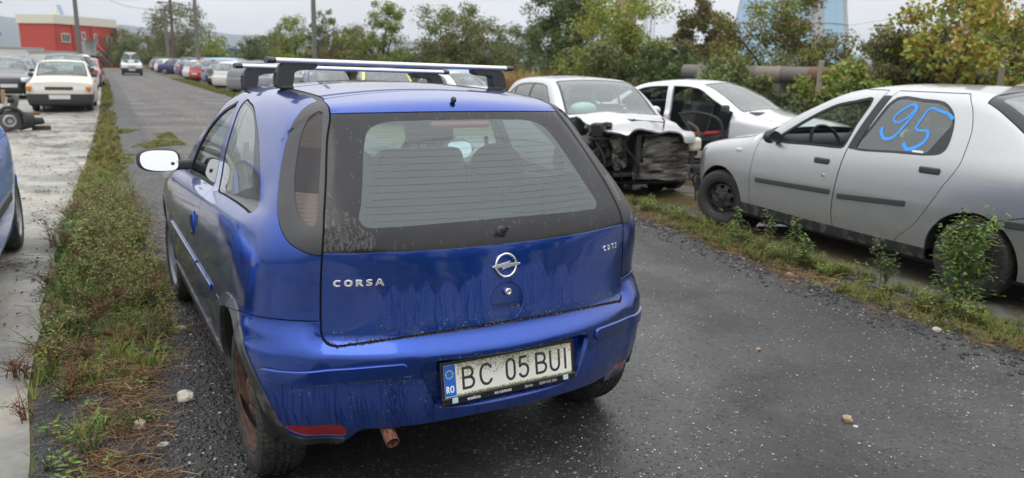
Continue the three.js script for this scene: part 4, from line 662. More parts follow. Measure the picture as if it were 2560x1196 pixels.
{
  const car = thing('silver_sedan', 'silver sedan with a blue 95 sprayed on its rear side window', 'car', [4.806, 0, .344], -.0708);
  const K = new CarKit(car, sedanSpec, { step: .027, floorY: .205, uv: (x, y, z) => [z * .5, y * .5] }); const paintS = M.silverDirty, R = -1.0, Fw = -3.60;
  K.base([R, Fw], .335, .275);
  for (const sd of [-1, 1]) {
    K.put('sill', K.cut((x, y, z) => Math.max(y - .285 - .02 * sstep(-2, -3.3, z), -sd * x, -3.32 - z, z + 1.30)), M.plasticWorn || M.plastic, { off: .006 });
    const fr = line([.2, -3.08], [.34, -3.15], [.6, -3.16], [.9, -3.12], [1.0, -3.02], [1.35, -2.6]), mid = line([.2, -2.15], [.40, -2.187], [.64, -2.172], [.93, -2.135], [1.0, -2.12], [1.4, -1.99]), rr = line([.2, -1.62], [.30, -1.572], [.448, -1.427], [.74, -1.262], [.956, -1.165], [1.1, -1.17], [1.28, -1.23], [1.4, -1.33]);
    const fw = [[-2.08, 1.335], [-2.25, 1.31], [-2.45, 1.258], [-2.80, 1.045], [-2.95, .92], [-2.90, .905], [-2.5, .915], [-2.20, .922], [-2.175, .93], [-2.13, 1.12]];
    const rw = [[-1.885, 1.348], [-1.65, 1.350], [-1.47, 1.336], [-1.38, 1.28], [-1.33, 1.21], [-1.30, 1.05], [-1.32, .985], [-1.38, .958], [-1.7, .940], [-2.06, .925], [-2.085, .935], [-2.0, 1.12]];
    const df = K.door(sd, fr, y => mid(y) - .002, 1.40, .25, [{ poly: fw, border: .022, glass: sd < 0 ? null : M.glass, seal: M.rubber }], paintS);
    const pillar = K.cut((x, y, z) => Math.max(z - (mid(y) + .075), mid(y) - .001 - z, .25 - sd * x, y - 1.36, .93 - y)); K.put('pillar_trim', pillar, M.blackTrim || M.plastic, { off: .002 });
    const dr = K.door(sd, y => mid(y) + (y > .93 ? .077 : .002), rr, 1.40, .24, [{ poly: rw, border: .02, glass: M.glassDull, extra: (z, y) => (z + 1.42) * .9 + (1.02 - y) * .45 }], paintS);
    K.handle(sd, .806, -2.352, M.plastic, df, .15); K.handle(sd, .851, -1.378, M.plastic, dr, .16);
    K.bar('rubbing_strip', sd, .545, -3.08, .565, -2.22, .045, M.plastic, df); K.bar('rubbing_strip', sd, .545, -2.135, .585, -1.52, .045, M.plastic, dr);
    put('lock', at(new THREE.CylinderGeometry(.014, .014, .02, 14), sd * (K.F.half(.69, -2.31) + .001), .69, -2.31, 0, 0, Math.PI / 2), M.chrome, df);
    K.mirror(sd, .955, -2.93, M.plastic, .085);
    const ind = new THREE.SphereGeometry(1, 14, 10); ind.scale(.012, .02, .045); put('side_indicator', at(ind, sd * K.F.half(.79, -3.36), .79, -3.36), M.lampCream || M.clearLens, car);
    K.put('sail', K.cut((x, y, z) => Math.max(.90 - y, y - 1.03, -3.12 - z, z - (-2.93 - (y - .92) * -.9), .25 - sd * x)), M.plastic, { off: .003 });
  }
  K.topGlass('windscreen', -3.22, -2.40, .70, .56, .10, .08, .035);
  K.topGlass('rear_window', -1.18, -.60, .61, .74, .04, .02, .07, M.glassDull, 1.0);
  K.put('bonnet', K.panel((x, y, z) => Math.max(Math.abs(x) - .70 + .12 * sstep(-3.6, -4.3, z), z + 3.27, .70 - y)), paintS, { off: x => .004 });
  // rear quarter bumper and the open front end where bumper and lamp are missing
  K.put('rear_bumper', K.panel((x, y, z) => Math.max(y - (z > -.5 ? .66 : .66 - .12 * sstep(-.5, -1.05, z)), -1.1 - z)), paintS);
  K.bar('bumper_strip', -1, .575, -.78, .585, -.15, .05, M.plastic);
  const nose = K.cut((x, y, z) => Math.max(z + 3.98 + .12 * sstep(.55, .75, y), y - .72)); // missing bumper
  put('front_crossmember', [rbox(1.20, .10, .06, .02, 0, .48, -4.08), rbox(1.0, .32, .04, .01, 0, .42, -3.98), box(.10, .34, .10, -.62, .42, -3.98), box(.10, .34, .10, .62, .42, -3.98), rbox(.12, .10, .22, .03, -.70, .50, -4.04), rbox(.07, .16, .06, .02, -.74, .37, -4.0)], M.under, car);
  put('hanging_wiring', [tube([[-.74, .52, -4.0], [-.78, .42, -4.05], [-.76, .30, -4.02], [-.80, .2, -3.96]], .012, 5), tube([[-.70, .55, -4.1], [-.78, .50, -4.12], [-.80, .40, -4.06]], .018, 5)], M.rubber, car);
  K.finish(paintS);
  const sw = { style: 'steel', rimMat: M.steel, w: .16 };
  for (const sd of [-1, 1]) { addWheel(car, sd * .74, .282, R, { ...sw, side: sd, r: .282 }); addWheel(car, sd * .74, .282, Fw, { ...sw, side: sd, r: .282, steer: .30 }); }
  put('axle', [rod([-.66, .27, R], [.66, .27, R], .03), rod([-.66, .27, Fw], [.66, .27, Fw], .03)], M.under, car);
  K.seats(-2.25, -1.35, M.seatGrey || M.seat, .03);
  put('rear_view_mirror', [rbox(.20, .06, .03, .012, 0, 1.335, -2.52), rod([0, 1.34, -2.52], [0, 1.40, -2.46], .008), tube([[0.02, 1.31, -2.51], [.02, 1.25, -2.5], [.02, 1.2, -2.51]], .004, 4)], M.cabin, car);
  // sprayed figures on the glass: flat ribbons of paint following the pane
  const sprayed = (pts, w, name) => {
    const c = new THREE.CatmullRomCurve3(pts.map(p => V3(p[0], p[1], 0))), n = 60, P = [], I = [], N = [];
    for (let i = 0; i <= n; i++) { const t = i / n, p = c.getPoint(t), d = c.getTangent(t), ww = w * (.7 + .45 * Math.sin(3 + t * 5) * .5 + .2 * nz(t * 9, w * 100)); for (const s of [-1, 1]) { const z = p.x - d.y * s * ww, y = p.y + d.x * s * ww, x = -(K.F.half(y, z) - .003); P.push(x, y, z); N.push(-.94, .34, 0); } if (i) { const k = 2 * i; I.push(k - 2, k, k - 1, k - 1, k, k + 1); } }
    const g = new THREE.BufferGeometry(); g.setAttribute('position', new THREE.Float32BufferAttribute(P, 3)); g.setAttribute('normal', new THREE.Float32BufferAttribute(N, 3)); g.setIndex(I); return put(name, g, M.spray || M.blue, car);
  };
  const U = (u, v) => { // picture of the figures measured on the pane: corner (0,0) lower front, (1,1) upper rear
    return [lerp(-2.03, -1.30, u), lerp(.93, 1.345, v)];
  };
  sprayed([U(.50, .84), U(.44, .90), U(.34, .80), U(.28, .64), U(.33, .56), U(.43, .66), U(.50, .86), U(.49, .74), U(.43, .50), U(.36, .30), U(.27, .26), U(.20, .36), U(.185, .46)], .0145, 'sprayed_figure');
  sprayed([U(.93, .70), U(.86, .78), U(.76, .82), U(.66, .86), U(.62, .80), U(.60, .66), U(.575, .50), U(.62, .46), U(.72, .46), U(.74, .34), U(.68, .20), U(.57, .12), U(.50, .22)], .015, 'sprayed_figure');
  put('glass_sticker', (() => { const z = -1.52, y = .972, g = new THREE.PlaneGeometry(.09, .016); g.rotateY(-Math.PI / 2); g.rotateZ(-.32); return g.translate(-(K.F.half(y, z) - .002), y, z); })(), M.white || M.alu, car);
}
// ------------------------------------------------------------------ the two stripped cars beyond the silver sedan
const facing = (fx, fz) => Math.atan2(-fx, -fz); // turn that makes -z point along (fx, fz)
const placeBy = (car, local, world, turn) => { const c = Math.cos(turn), s = Math.sin(turn); car.rotation.y = turn; car.position.set(world[0] - (c * local[0] + s * local[1]), 0, world[1] - (-s * local[0] + c * local[1])); };
const hatchSpec = (o = {}) => { const { L = 3.95, H = 1.44, W = .83, belt = .93, cowl = -L + 1.08, head = -L + 1.82, tail = -.62, nose = .72, hood = .93 } = o; return {
  len: L, tall: H + .1,
  top: [[.1, H - .14], [tail + .1, H - .07], [tail - .25, H - .025], [lerp(tail, head, .5), H], [head + .2, H - .015], [head - .05, H - .07], [lerp(head, cowl, .5), (H + hood) / 2 + .02], [cowl, hood + .05], [cowl - .2, hood], [-L + .35, hood - .11], [-L + .08, nose], [-L - .1, nose - .2]],
  rear: o.rear || [[.15, -.12], [.3, -.03], [.45, 0], [.62, 0], [.72, -.04], [.85, -.06], [belt + .02, -.09], [1.1, -.21], [H - .08, tail + .12], [H + .1, tail - .05]], front: [[.15, -L + .16], [.3, -L + .04], [.5, -L], [nose, -L + .04], [1, -L + .25]],
  plan: [[.1, W - .13], [-.2, W - .06], [-.6, W - .01], [-1.2, W], [-L + 1.1, W], [-L + .6, W - .03], [-L + .25, W - .1], [-L, W - .22]],
  section: [[.1, .07], [.25, .03], [.42, .006], [.56, 0], [.72, .008], [.84, .022], [belt - .03, .045], [belt + .02, .068], [belt + .12, .10], [belt + .28, .155], [belt + .42, .225], [belt + .6, .32]],
  shoulder: z => 1, belt: z => belt + (z + L * .5) * .03, beltAt: belt,
  rearCurve: [[.2, .3], [.9, .3], [1.3, .25]], frontCurve: [[.2, .6], [.9, .55]], taper: [[.1, .06], [-.5, .04], [-1.1, 0], [-3, 0]], crown: z => .11, kSide: .10, kRear: .11, kTop: .05, bottom: z => .17, ...(o.more || {}) }; };
const notchSpec = (o = {}) => { const { L = 4.45, H = 1.41, W = .86, belt = .93, cowl = -L + 1.35, head = -L + 2.1, tail = -1.35, deckZ = -.72, deck = 1.03, nose = .70, hood = .95 } = o; const s = hatchSpec({ ...o, L, H, W, belt, cowl, head, tail, nose, hood }); s.top = [[.15, deck - .12], [-.03, deck - .05], [-.3, deck], [deckZ, deck + .035], [lerp(deckZ, tail, .5), (deck + H) / 2 + .02], [tail, H - .05], [tail - .35, H - .01], ...s.top.filter(p => p[0] < tail - .5)]; s.rear = [[.15, -.12], [.3, -.03], [.45, 0], [.62, 0], [.75, -.03], [deck - .05, -.06], [deck + .2, -.12]]; return s; };
M.junk = std({ color: rgb(.03, .028, .026), roughness: .7, metalness: .2 }); M.junkGrey = std({ color: rgb(.075, .07, .064), roughness: .65, metalness: .3 }); M.grime = std({ color: rgb(.062, .056, .048), roughness: .8 }); M.grimeLight = std({ color: rgb(.085, .078, .066), roughness: .8 });
{ // silver hatch without its front end
  const car = thing('stripped_silver_hatchback', 'silver hatchback with its front end torn away and engine bay showing', 'car'); const turn = facing(-.206, .979), L = 4.10, R = -.78, Fw = -3.30;
  const spec = hatchSpec({ L, H: 1.40, W: .83, belt: .90, head: -2.32, cowl: -2.98, hood: .92, nose: .80 }), K = new CarKit(car, spec, { step: .036 }), P = silver;
  K.base([R, Fw], .33, .28);
  const roofline = [[-2.16, 1.27], [-1.5, 1.30], [-.95, 1.25], [-.62, 1.10], [-.55, .98], [-.7, .955], [-1.6, .93], [-2.45, .905], [-2.72, .91], [-2.62, 1.0], [-2.4, 1.14]], dlo = polyField(loop(roofline, 3));
  for (const sd of [-1, 1]) {
    const T = K.cut((x, y, z) => Math.max(dlo(z, y), .25 - sd * x)), bars = [-1.62, -.95];
    const [pill, open] = K.S.split(T, (x, y, z) => Math.max(-(dlo(z, y) + .018), -9, ...[]) < 0 && false ? 1 : Math.min(-(dlo(z, y) + .018), ...bars.map(b => Math.abs(z - b) - .03)));
    K.put('window_frame', pill, M.frit, { flange: .01 });
    const zs = [[-9, -1.62], [-1.62, -.95], [-.95, 9]]; for (const [a, b] of zs) { const g = K.S.split(open, (x, y, z) => Math.max(a - z, z - b))[0]; K.put('side_window', g, M.glassDull, { off: -.006, flange: 0 }); }
    K.put('door_panel', K.panel((x, y, z) => Math.max(z + 1.60, -2.78 - z, .25 - sd * x, y - .92, .26 - y)), P); K.put('door_panel', K.panel((x, y, z) => Math.max(z + .80 + .25 * sstep(.6, .3, y) , -1.595 - z, .25 - sd * x, y - .95, .26 - y)), P);
    K.mirror(sd, .97, -2.58, P, .08); K.handle(sd, .80, -1.78, P); 
  }
  K.topGlass('windscreen', -3.02, -2.26, .66, .54, .12, .08, .03, M.glassDull);
  K.rearGlass([[0, 1.28], [.4, 1.26], [.5, 1.2], [.56, .98], [.5, .94], [0, .93], [-.5, .94], [-.56, .98], [-.5, 1.2], [-.4, 1.26]], -.9);
  K.put('bonnet', K.panel((x, y, z) => Math.max(Math.abs(x + .06) - .62 + .05 * sstep(-3.4, -4, z), z + 3.04, -3.98 - .10 * nz(x * 5, 2) - z, .66 - y)), P, { off: (x, y, z) => .02 + .05 * sstep(-3.3, -3.7, z) * (.5 + .5 * Math.cos(x * 5 + .8)) * sstep(-4.0, -3.7, z) + .035 * nz(x * 4, z * 4, 1) });
  // everything ahead of the wheels goes; the right wing (its own right) is torn open
  K.cut((x, y, z) => Math.max(z + 3.72, y - 1.5, -.42 - x)); K.cut((x, y, z) => z + 3.93 - .05 * nz(y * 9, 3)); K.cut((x, y, z) => Math.max(z + 3.60, y - .58)); K.cut((x, y, z) => Math.max(.18 - x, z + 3.05, y - .92)); K.cut((x, y, z) => Math.max(z + 3.62 - .1 * nz(y * 6, x * 4), -.3 - x));
  const r = rng(91), lump = (n, bx, by, bz, s, seedk) => { const g = []; for (let i = 0; i < n; i++) { const q = r(); const x = bx[0] + (bx[1] - bx[0]) * r(), y = by[0] + (by[1] - by[0]) * r(), z = bz[0] + (bz[1] - bz[0]) * r(); g.push(q < .5 ? rbox(s * (.5 + r()), s * (.4 + r()), s * (.5 + r()), .015, x, y, z, r(), r() * 3, r() * .5) : q < .8 ? at(new THREE.CylinderGeometry(s * .35 * (.5 + r()), s * .35, s * (.6 + r()), 12), x, y, z, r() * 2, r() * 3, r()) : tube([[x, y, z], [x + .1 * (r() - .5), y - .08, z - .06 * r()], [x + .14 * (r() - .5), y - .2 * r(), z + .04]], .014, 5)); } return g; };
  put('engine', [rbox(.46, .34, .40, .05, .20, .62, -3.48), rbox(.40, .06, .30, .02, .20, .82, -3.48), ...lump(26, [-.05, .64], [.42, .86], [-3.75, -3.3], .12)], M.junk, car);
  put('engine_accessories', lump(22, [.15, .72], [.36, .85], [-3.85, -3.55], .085), M.junkGrey, car);
  const crumple = (w, h, k, amp) => { const g = new THREE.PlaneGeometry(w, h, 34, 24), p = g.attributes.position; for (let i = 0; i < p.count; i++) { const x = p.getX(i), y = p.getY(i); p.setXYZ(i, x + .03 * nz(y * 7 + k, k), y + .03 * nz(x * 5 + k, k + 3), amp * fbm(x * 4 + k, y * 5, k, 4) + amp * .6 * Math.abs(nz(x * 3 + y * 6, k))); } g.computeVertexNormals(); return g; };
  { const n = 256, sm = dataTex(n, n, (u, v) => { const a = NA(u * .8, v * 3.5), b = NB(u * 2, v * 5), c = NC(u * .7, v * 2), q = lerp(.014, .13, sstep(.36, .66, a * .6 + c * .4)) * (.5 + b); return [toS(q * 1.08), toS(q), toS(q * .86)]; }, { srgb: true }); M.smeared = std({ color: 0xffffff, map: sm, roughness: .75 }); }
  const rad = put('radiator', [at(crumple(.66, .40, 2, .07), -.31, .53, -3.87, .08, Math.PI + .06, .03)], M.smeared, car); put('lower_grille', [at(crumple(.78, .20, 5, .10), -.27, .31, -3.86, -.25, Math.PI - .05, -.05)], M.smeared, car); put('support_panel', [at(crumple(.30, .40, 8, .12), .30, .58, -3.82, .1, Math.PI + .5, .1)], M.smeared, car);
  for (let k = 0; k < 2; k++) put('fin', rbox(.30 + .3 * r(), .012 + .02 * r(), .014, .004, -.34 + .1 * (r() - .5), .36 + k * .078 + .02 * r(), -3.882, 0, .06 * (r() - .5), .10 * (r() - .5)), k % 2 ? M.junk : M.junkGrey, rad);
  put('crossmember', [rbox(.62, .05, .05, .015, -.32, .725, -3.83, 0, .06, -.05), rbox(.40, .05, .05, .015, .22, .74, -3.74, 0, -.3, .12), rbox(.95, .06, .07, .02, -.12, .275, -3.80), rbox(.07, .46, .06, .015, -.66, .53, -3.85), rbox(.07, .46, .06, .015, .08, .53, -3.86)], M.junk, car);
  put('headlight', rbox(.20, .17, .14, .05, -.68, .64, -3.84, 0, .35), M.lampCream || M.clearLens, car); put('wing_edge', [tube([[-.76, .88, -3.55], [-.78, .80, -3.76], [-.74, .66, -3.84], [-.75, .5, -3.8]], .02, 6)], M.junk, car);
  put('bonnet_catch', [tube([[-.28, .84, -3.80], [-.28, .93, -3.80], [-.25, .95, -3.80]], .01, 6), tube([[.02, .9, -3.2], [-.2, .9, -3.66], [-.27, .9, -3.80]], .008, 5)], M.rustPipe || M.junk, car);
  put('loose_cables', [tube([[.30, .66, -3.8], [.18, .52, -3.92], [.06, .34, -3.9], [.12, .2, -3.88]], .012, 5), tube([[.45, .60, -3.8], [.34, .4, -3.9], [.26, .22, -3.86]], .009, 5), tube([[.6, .72, -3.7], [.5, .45, -3.86], [.55, .25, -3.8]], .014, 5), tube([[.2, .8, -3.8], [.4, .72, -3.86], [.66, .7, -3.72]], .012, 5)], M.rubber, car);
  K.finish(P); for (const z of [R, Fw]) for (const sd of [-1, 1]) addWheel(car, sd * .72, .28, z, { side: sd, r: .28, rimMat: M.steel, w: .17, steer: z === Fw ? .1 : 0 });
  put('axle', rod([-.66, .27, R], [.66, .27, R], .03), M.under, car); put('subframe', [rbox(1.2, .08, .3, .03, 0, .24, Fw)], M.under, car);
  K.seats(-1.95, -1.0, M.seatGrey || M.seat, 0);
  put('airbag', (() => { const g = new THREE.SphereGeometry(.16, 20, 12); g.scale(1.3, .55, .8); return at(g, .28, .99, -2.62, .2, .3); })(), M.mint || M.trim, car);
  put('aerial', rod([.05, 1.385, -2.1], [.07, 1.50, -2.0], .004), M.plastic, car);
  placeBy(car, [-.80, Fw], [5.508, -5.321], turn);
}
{ // pale sedan without doors on its near side
  const car = thing('doorless_sedan', 'pale grey sedan with both near side doors missing', 'car'); const turn = facing(.30, .954), L = 4.45, R = -1.02, Fw = -3.70;
  const spec = notchSpec({ L, H: 1.385, W: .85, belt: .90, deck: 1.0, deckZ: -.70, tail: -1.32, head: -2.42, cowl: -3.12, hood: .93 }), K = new CarKit(car, spec, { step: .038 }), P = M.paleSilver || silver;
  K.base([R, Fw], .335, .29);
  const dlo = polyField(loop([[-2.32, 1.255], [-1.75, 1.275], [-1.35, 1.235], [-1.08, 1.10], [-.98, .975], [-1.1, .945], [-2.0, .92], [-2.75, .895], [-2.95, .90], [-2.85, .98], [-2.6, 1.11]], 3));
  const lowR = line([.2, -1.55], [.5, -1.40], [.75, -1.22], [.95, -1.10], [1.1, -1.13], [1.4, -1.4]);
  { // open doorways on the car's right
    const f = (x, y, z) => Math.max(Math.min(dlo(z, y), Math.max(y - .95, .33 - y, z - lowR(y), -2.98 - z)), .25 - x);
    const T = K.cut(f), [post, hole] = K.S.split(T, (x, y, z) => Math.max(Math.abs(z + 1.92 - (y - .6) * .12) - .045, -9)); K.put('door_post', post, P, { flange: .05 });
  }
  const T = K.cut((x, y, z) => Math.max(dlo(z, y), .25 + x)), [fr, gl] = K.S.split(T, (x, y, z) => Math.min(-(dlo(z, y) + .018), Math.abs(z + 1.92) - .035)); K.put('window_frame', fr, M.frit, { flange: .01 }); K.put('side_window', gl, M.glassDull, { off: -.006, flange: 0 });
  K.put('door_panel', K.panel((x, y, z) => Math.max(z + 1.93, -2.98 - z, .25 + x, y - .92, .3 - y)), P); K.put('door_panel', K.panel((x, y, z) => Math.max(z - lowR(y), -1.925 - z, .25 + x, y - .94, .3 - y)), P);
  K.topGlass('windscreen', -3.16, -2.38, .70, .56, .12, .08, .035, M.glassDull); K.topGlass('rear_window', -1.40, -.76, .55, .62, .05, .03, .05, M.glassDull, 1.0);
  K.put('bonnet', K.panel((x, y, z) => Math.max(Math.abs(x) - .70 + .1 * sstep(-3.8, -4.4, z), z + 3.2, .72 - y)), P, { off: .004 });
  K.pair('headlight', (a, y, z) => Math.max(Math.abs(y - .66) - .08, .42 - a, z + 4.0), M.clearLens, {}); K.put('front_bumper', K.panel((x, y, z) => Math.max(y - .56, z + 4.02)), P); K.put('rear_bumper', K.panel((x, y, z) => Math.max(y - .60, -.55 - z)), P);
  K.pair('tail_light', (a, y, z) => Math.max(Math.abs(y - .76) - .08, .45 - a, -.35 - z), M.redLens, {});
  K.finish(P, M.cabin); K.wheels([R, Fw], .73, .29, { rimMat: M.rim, style: 'alloy' });
  K.seats(-2.2, -1.25, M.seat, .02); put('door_check_frame', [tube([[.80, .50, -2.90], [.82, .80, -2.80], [.80, .90, -2.4], [.80, .86, -2.1]], .022, 6), rod([.80, .86, -2.12], [.80, .5, -2.4], .02)], M.junk, car);
  put('red_cloth', [rbox(.30, .05, .22, .02, .45, .58, -2.5, .1, .3), rbox(.2, .05, .2, .02, .55, .56, -2.25, 0, .8)], M.redCloth || M.redLens, car);
  put('mirror', [rbox(.14, .12, .10, .04, .90, .98, -2.92), rbox(.10, .05, .06, .02, .82, .93, -2.92)], M.plastic, car);
  placeBy(car, [.83, -1.92], [6.75, -7.0], turn);
}
// ------------------------------------------------------------------ the other cars of the yard
function parkedCar(name, label, spec, P, o = {}) { // a complete car of modest detail
  const car = thing(name, label, 'car', [0, 0, 0], 0, o.group); const L = spec.len, K = new CarKit(car, spec, { step: o.step ?? .05, gap: o.gap ?? 0, flange: .02 });
  const R = o.R ?? -.75, Fw = o.Fw ?? -L + .78, b = spec.beltAt, H = spec.tall - .1; K.base([R, Fw], o.arch ?? .33, .28, o.trim || 0);
  const dz = L * .5, by = z => b + (z + dz) * .03 + .015, c = o.cowl, h = o.head, t = o.tail, top = H - .155;
  const poly = o.dlo || [[h + .18, top - .01], [lerp(h, t, .5), top + .01], [t - .15, top - .02], [t + .12, lerp(top, b, .5)], [t + .22, by(t + .2) + .02], [t + .1, by(t)], [lerp(h, t, .5), by(lerp(h, t, .5))], [c + .3, by(c + .3)], [c + .2, by(c + .2) + .03], [lerp(c, h, .55), lerp(by(c), top, .5)]];
  const dlo = polyField(loop(poly, 3)), posts = o.posts || [lerp(h, t, .48)];
  for (const sd of [-1, 1]) {
    const T = K.cut((x, y, z) => Math.max(dlo(z, y), .25 - sd * x)), [fr, gl] = K.S.split(T, (x, y, z) => Math.min(-(dlo(z, y) + .02), ...posts.map(p => Math.abs(z - p) - .035))); K.put('window_frame', fr, o.frame || M.frit, { flange: .012 });
    const e = [-99, ...posts, 99]; for (let k = 0; k < e.length - 1; k++) { const g = K.S.split(gl, (x, y, z) => Math.max(e[k] - z, z - e[k + 1]))[0]; if (g.length) K.put('side_window', g, M.glassDull, { off: -.006, flange: 0 }); }
    K.mirror(sd, b + .05, c + .35, o.mirror || M.plastic, .085);
    const de = [c + .14, ...posts, t + .16]; for (let k = 0; k < de.length - 1 && k < 2; k++) if (o.gap) K.put('door_panel', K.panel((x, y, z) => Math.max(z - de[k + 1], de[k] - z, .25 - sd * x, y - b + .02, .27 - y), o.gap), P);
    K.handle(sd, b - .12, posts[0] - .14, o.handles || M.plastic);
  }
  if (o.windscreen !== false) K.topGlass('windscreen', c - .03, h + .04, spec.ww ?? .66, .55, .12, .08, .03, M.glassDull);
  if (o.notch) K.topGlass('rear_window', o.tail - .06, o.notch, .55, .62, .05, .03, .04, M.glassDull, b + .06); else K.rearGlass(o.rearPoly || [[0, H - .13], [.42, H - .15], [.5, H - .21], [.58, b + .06], [.52, b + .03], [0, b + .02], [-.52, b + .03], [-.58, b + .06], [-.5, H - .21], [-.42, H - .15]], -1.2, .03, M.glassDull);
  const hl = o.lamp || ((a, y, z) => Math.max(Math.abs(y - .66) - .075, .38 - a, z + L - .45)); K.pair('headlight', hl, M.clearLens, {}, 0); 
  K.put('grille', K.cut((x, y, z) => Math.max(Math.abs(y - (o.grilleY ?? .64)) - .045, Math.abs(x) - .34, z + L - .3)), M.plastic, { off: -.006 });
  K.put('front_bumper', K.cut((x, y, z) => Math.max(y - (o.bumpF ?? .54), z + L - .42)), o.bumper || P, { off: .008 }); K.put('rear_bumper', K.cut((x, y, z) => Math.max(y - (o.bumpR ?? .56), -.42 - z)), o.bumper || P, { off: .008 });
  K.pair('tail_light', o.tailLamp || ((a, y, z) => Math.max(Math.abs(y - .80) - .10, .52 - a, -.45 - z)), M.redLens, {}, 0);
  K.finish(P, M.cabin); K.wheels([R, Fw], o.wx ?? .72, .285, { rimMat: o.rimMat || M.rim, style: o.wheel || 'cover' }); K.seats(h + .55, t - .05, M.seat);
  put('number_plate', [box(.5, .11, .01, 0, o.plateY ?? .46, -L - .012)], M.whitePlate || M.alu, car); put('number_plate', [box(.5, .11, .01, 0, .52, .012)], M.whitePlate || M.alu, car);
  car.userData.paint = undefined; car.__paint = P; return car;
}
function repaint(src, P, pos, turn, label, group, k = 1) { const c = copy(src, pos, turn, label, group); c.scale.setScalar(k); const swap = o => { if (o.isMesh && o.material === src.__paint) o.material = P; o.children.forEach(swap); }; swap(c); return c; }
const P = {
  white: paint(rgb(.62, .62, .60), { metalness: 0 }), ivory: paint(rgb(.60, .56, .48), { metalness: 0, roughness: .5, clearcoat: .35, clearcoatRoughness: .3 }), navy: paint(rgb(.012, .018, .10), { metalness: .3 }), plum: paint(rgb(.05, .035, .075), { metalness: .3 }), red: paint(rgb(.38, .03, .03), { metalness: 0 }), skyBlue: paint(rgb(.20, .34, .50), { metalness: .4 }), black: paint(rgb(.012, .012, .014), { metalness: .1 }), grey: paint(rgb(.20, .21, .23), { metalness: .5 }), yellow: paint(rgb(.58, .50, .06), { metalness: 0 }), maroon: paint(rgb(.10, .012, .022), { metalness: .2 }), azure: paint(rgb(.03, .20, .78), { metalness: .25, roughness: .4 }), darkBlue: paint(rgb(.02, .03, .13), { metalness: .4 }),
};
// light blue hatchback whose rear quarter enters at the left
{
  const c = parkedCar('light_blue_hatchback', 'bright light blue hatchback parked on the concrete beside the weeds', hatchSpec({ L: 3.9, H: 1.44, W: .83 }), P.azure, { step: .03, gap: .003, cowl: -2.85, head: -2.15, tail: -.55, R: -.62, wheel: 'cover', handles: P.azure, arch: .32, wx: .735 });
  for (const sd of [-1, 1]) put('rubbing_strip', rbox(.025, .07, 1.1, .01, sd * .832, .52, -1.75), M.plastic, c); placeBy(c, [-.83, -.62], [-1.70, -4.92], Math.PI - .03);
}
// ivory boxy sedan facing the camera on the concrete
{
  const L = 4.30, s = notchSpec({ L, H: 1.40, W: .80, belt: .92, deck: .98, deckZ: -.82, tail: -1.28, head: -2.36, cowl: -2.78, hood: .93, nose: .86, more: { frontCurve: [[.2, .12], [.9, .12]], kRear: .06, kSide: .06, kFront: .03 } }); s.front = [[.15, -L + .1], [.3, -L + .01], [.5, -L], [.86, -L + .05], [1, -L + .1]]; s.plan = [[.1, .74], [-.5, .78], [-1.2, .80], [-3.2, .80], [-4, .785], [-L, .77]];
  const c = parkedCar('ivory_sedan', 'old boxy ivory sedan with orange corner lamps facing the lane', s, P.ivory, { step: .035, cowl: -2.80, head: -2.36, tail: -1.20, notch: -.86, R: -.95, Fw: -3.42, bumper: M.plastic, bumpF: .50, bumpR: .52, lamp: (a, y, z) => Math.max(Math.abs(y - .645) - .062, .33 - a, a - .60, z + L - .3), grilleY: .645, wheel: 'steel', rimMat: M.steel, plateY: .42, wx: .66 });
  for (const sd of [-1, 1]) put('indicator', rbox(.12, .12, .10, .02, sd * .70, .645, -L + .045, 0, -sd * .2), M.amber, c); put('wiper', [rod([-.1, .99, -2.92], [.42, 1.03, -2.86], .008), rod([-.6, .99, -2.92], [-.12, 1.03, -2.86], .008)], M.plastic, c);
  placeBy(c, [0, -3.42], [-1.56, -22.9], facing(-.06, .998));
}
const sedanProto = parkedCar('navy_sedan', 'dark navy sedan facing the yard behind the scrap engine', notchSpec({ L: 4.25, H: 1.50, W: .84 }), P.navy, { cowl: -2.98, head: -2.22, tail: -1.28, notch: -.72, R: -.90, Fw: -3.45, posts: [-1.9] }); placeBy(sedanProto, [0, -2], [-3.5, -43], facing(.06, 1));
const hatchProto = parkedCar('grey_hatchback', 'silver grey hatchback in the row beside the covered car', hatchSpec({ L: 3.9, H: 1.45, W: .82 }), P.grey, { cowl: -2.85, head: -2.15, tail: -.55, R: -.64, posts: [-1.45, -.75], tailLamp: (a, y, z) => Math.max(Math.abs(y - .84) - .12, .50 - a, -.45 - z) }); placeBy(hatchProto, [0, -2], [7.9, -41], facing(.82, -.57));
const wagonSpec = hatchSpec({ L: 4.4, H: 1.62, W: .86, belt: 1.0, tail: -.30, head: -2.45, cowl: -3.1, hood: 1.02, nose: .82, rear: [[.15, -.12], [.3, -.03], [.45, 0], [.62, 0], [.85, -.04], [1.05, -.08], [1.5, -.22], [1.7, -.3]] });
const wagonProto = parkedCar('dark_estate', 'dark plum estate car parked behind the ivory sedan', wagonSpec, P.plum, { cowl: -3.12, head: -2.42, tail: -.30, R: -.80, Fw: -3.55, posts: [-1.9, -1.05], rearPoly: [[0, 1.5], [.45, 1.49], [.55, 1.4], [.6, 1.08], [.5, 1.05], [0, 1.04], [-.5, 1.05], [-.6, 1.08], [-.55, 1.4], [-.45, 1.49]] }); placeBy(wagonProto, [0, -3.5], [-1.5, -29.5], facing(-.03, 1));
const G = 'cars parked along the far lane';
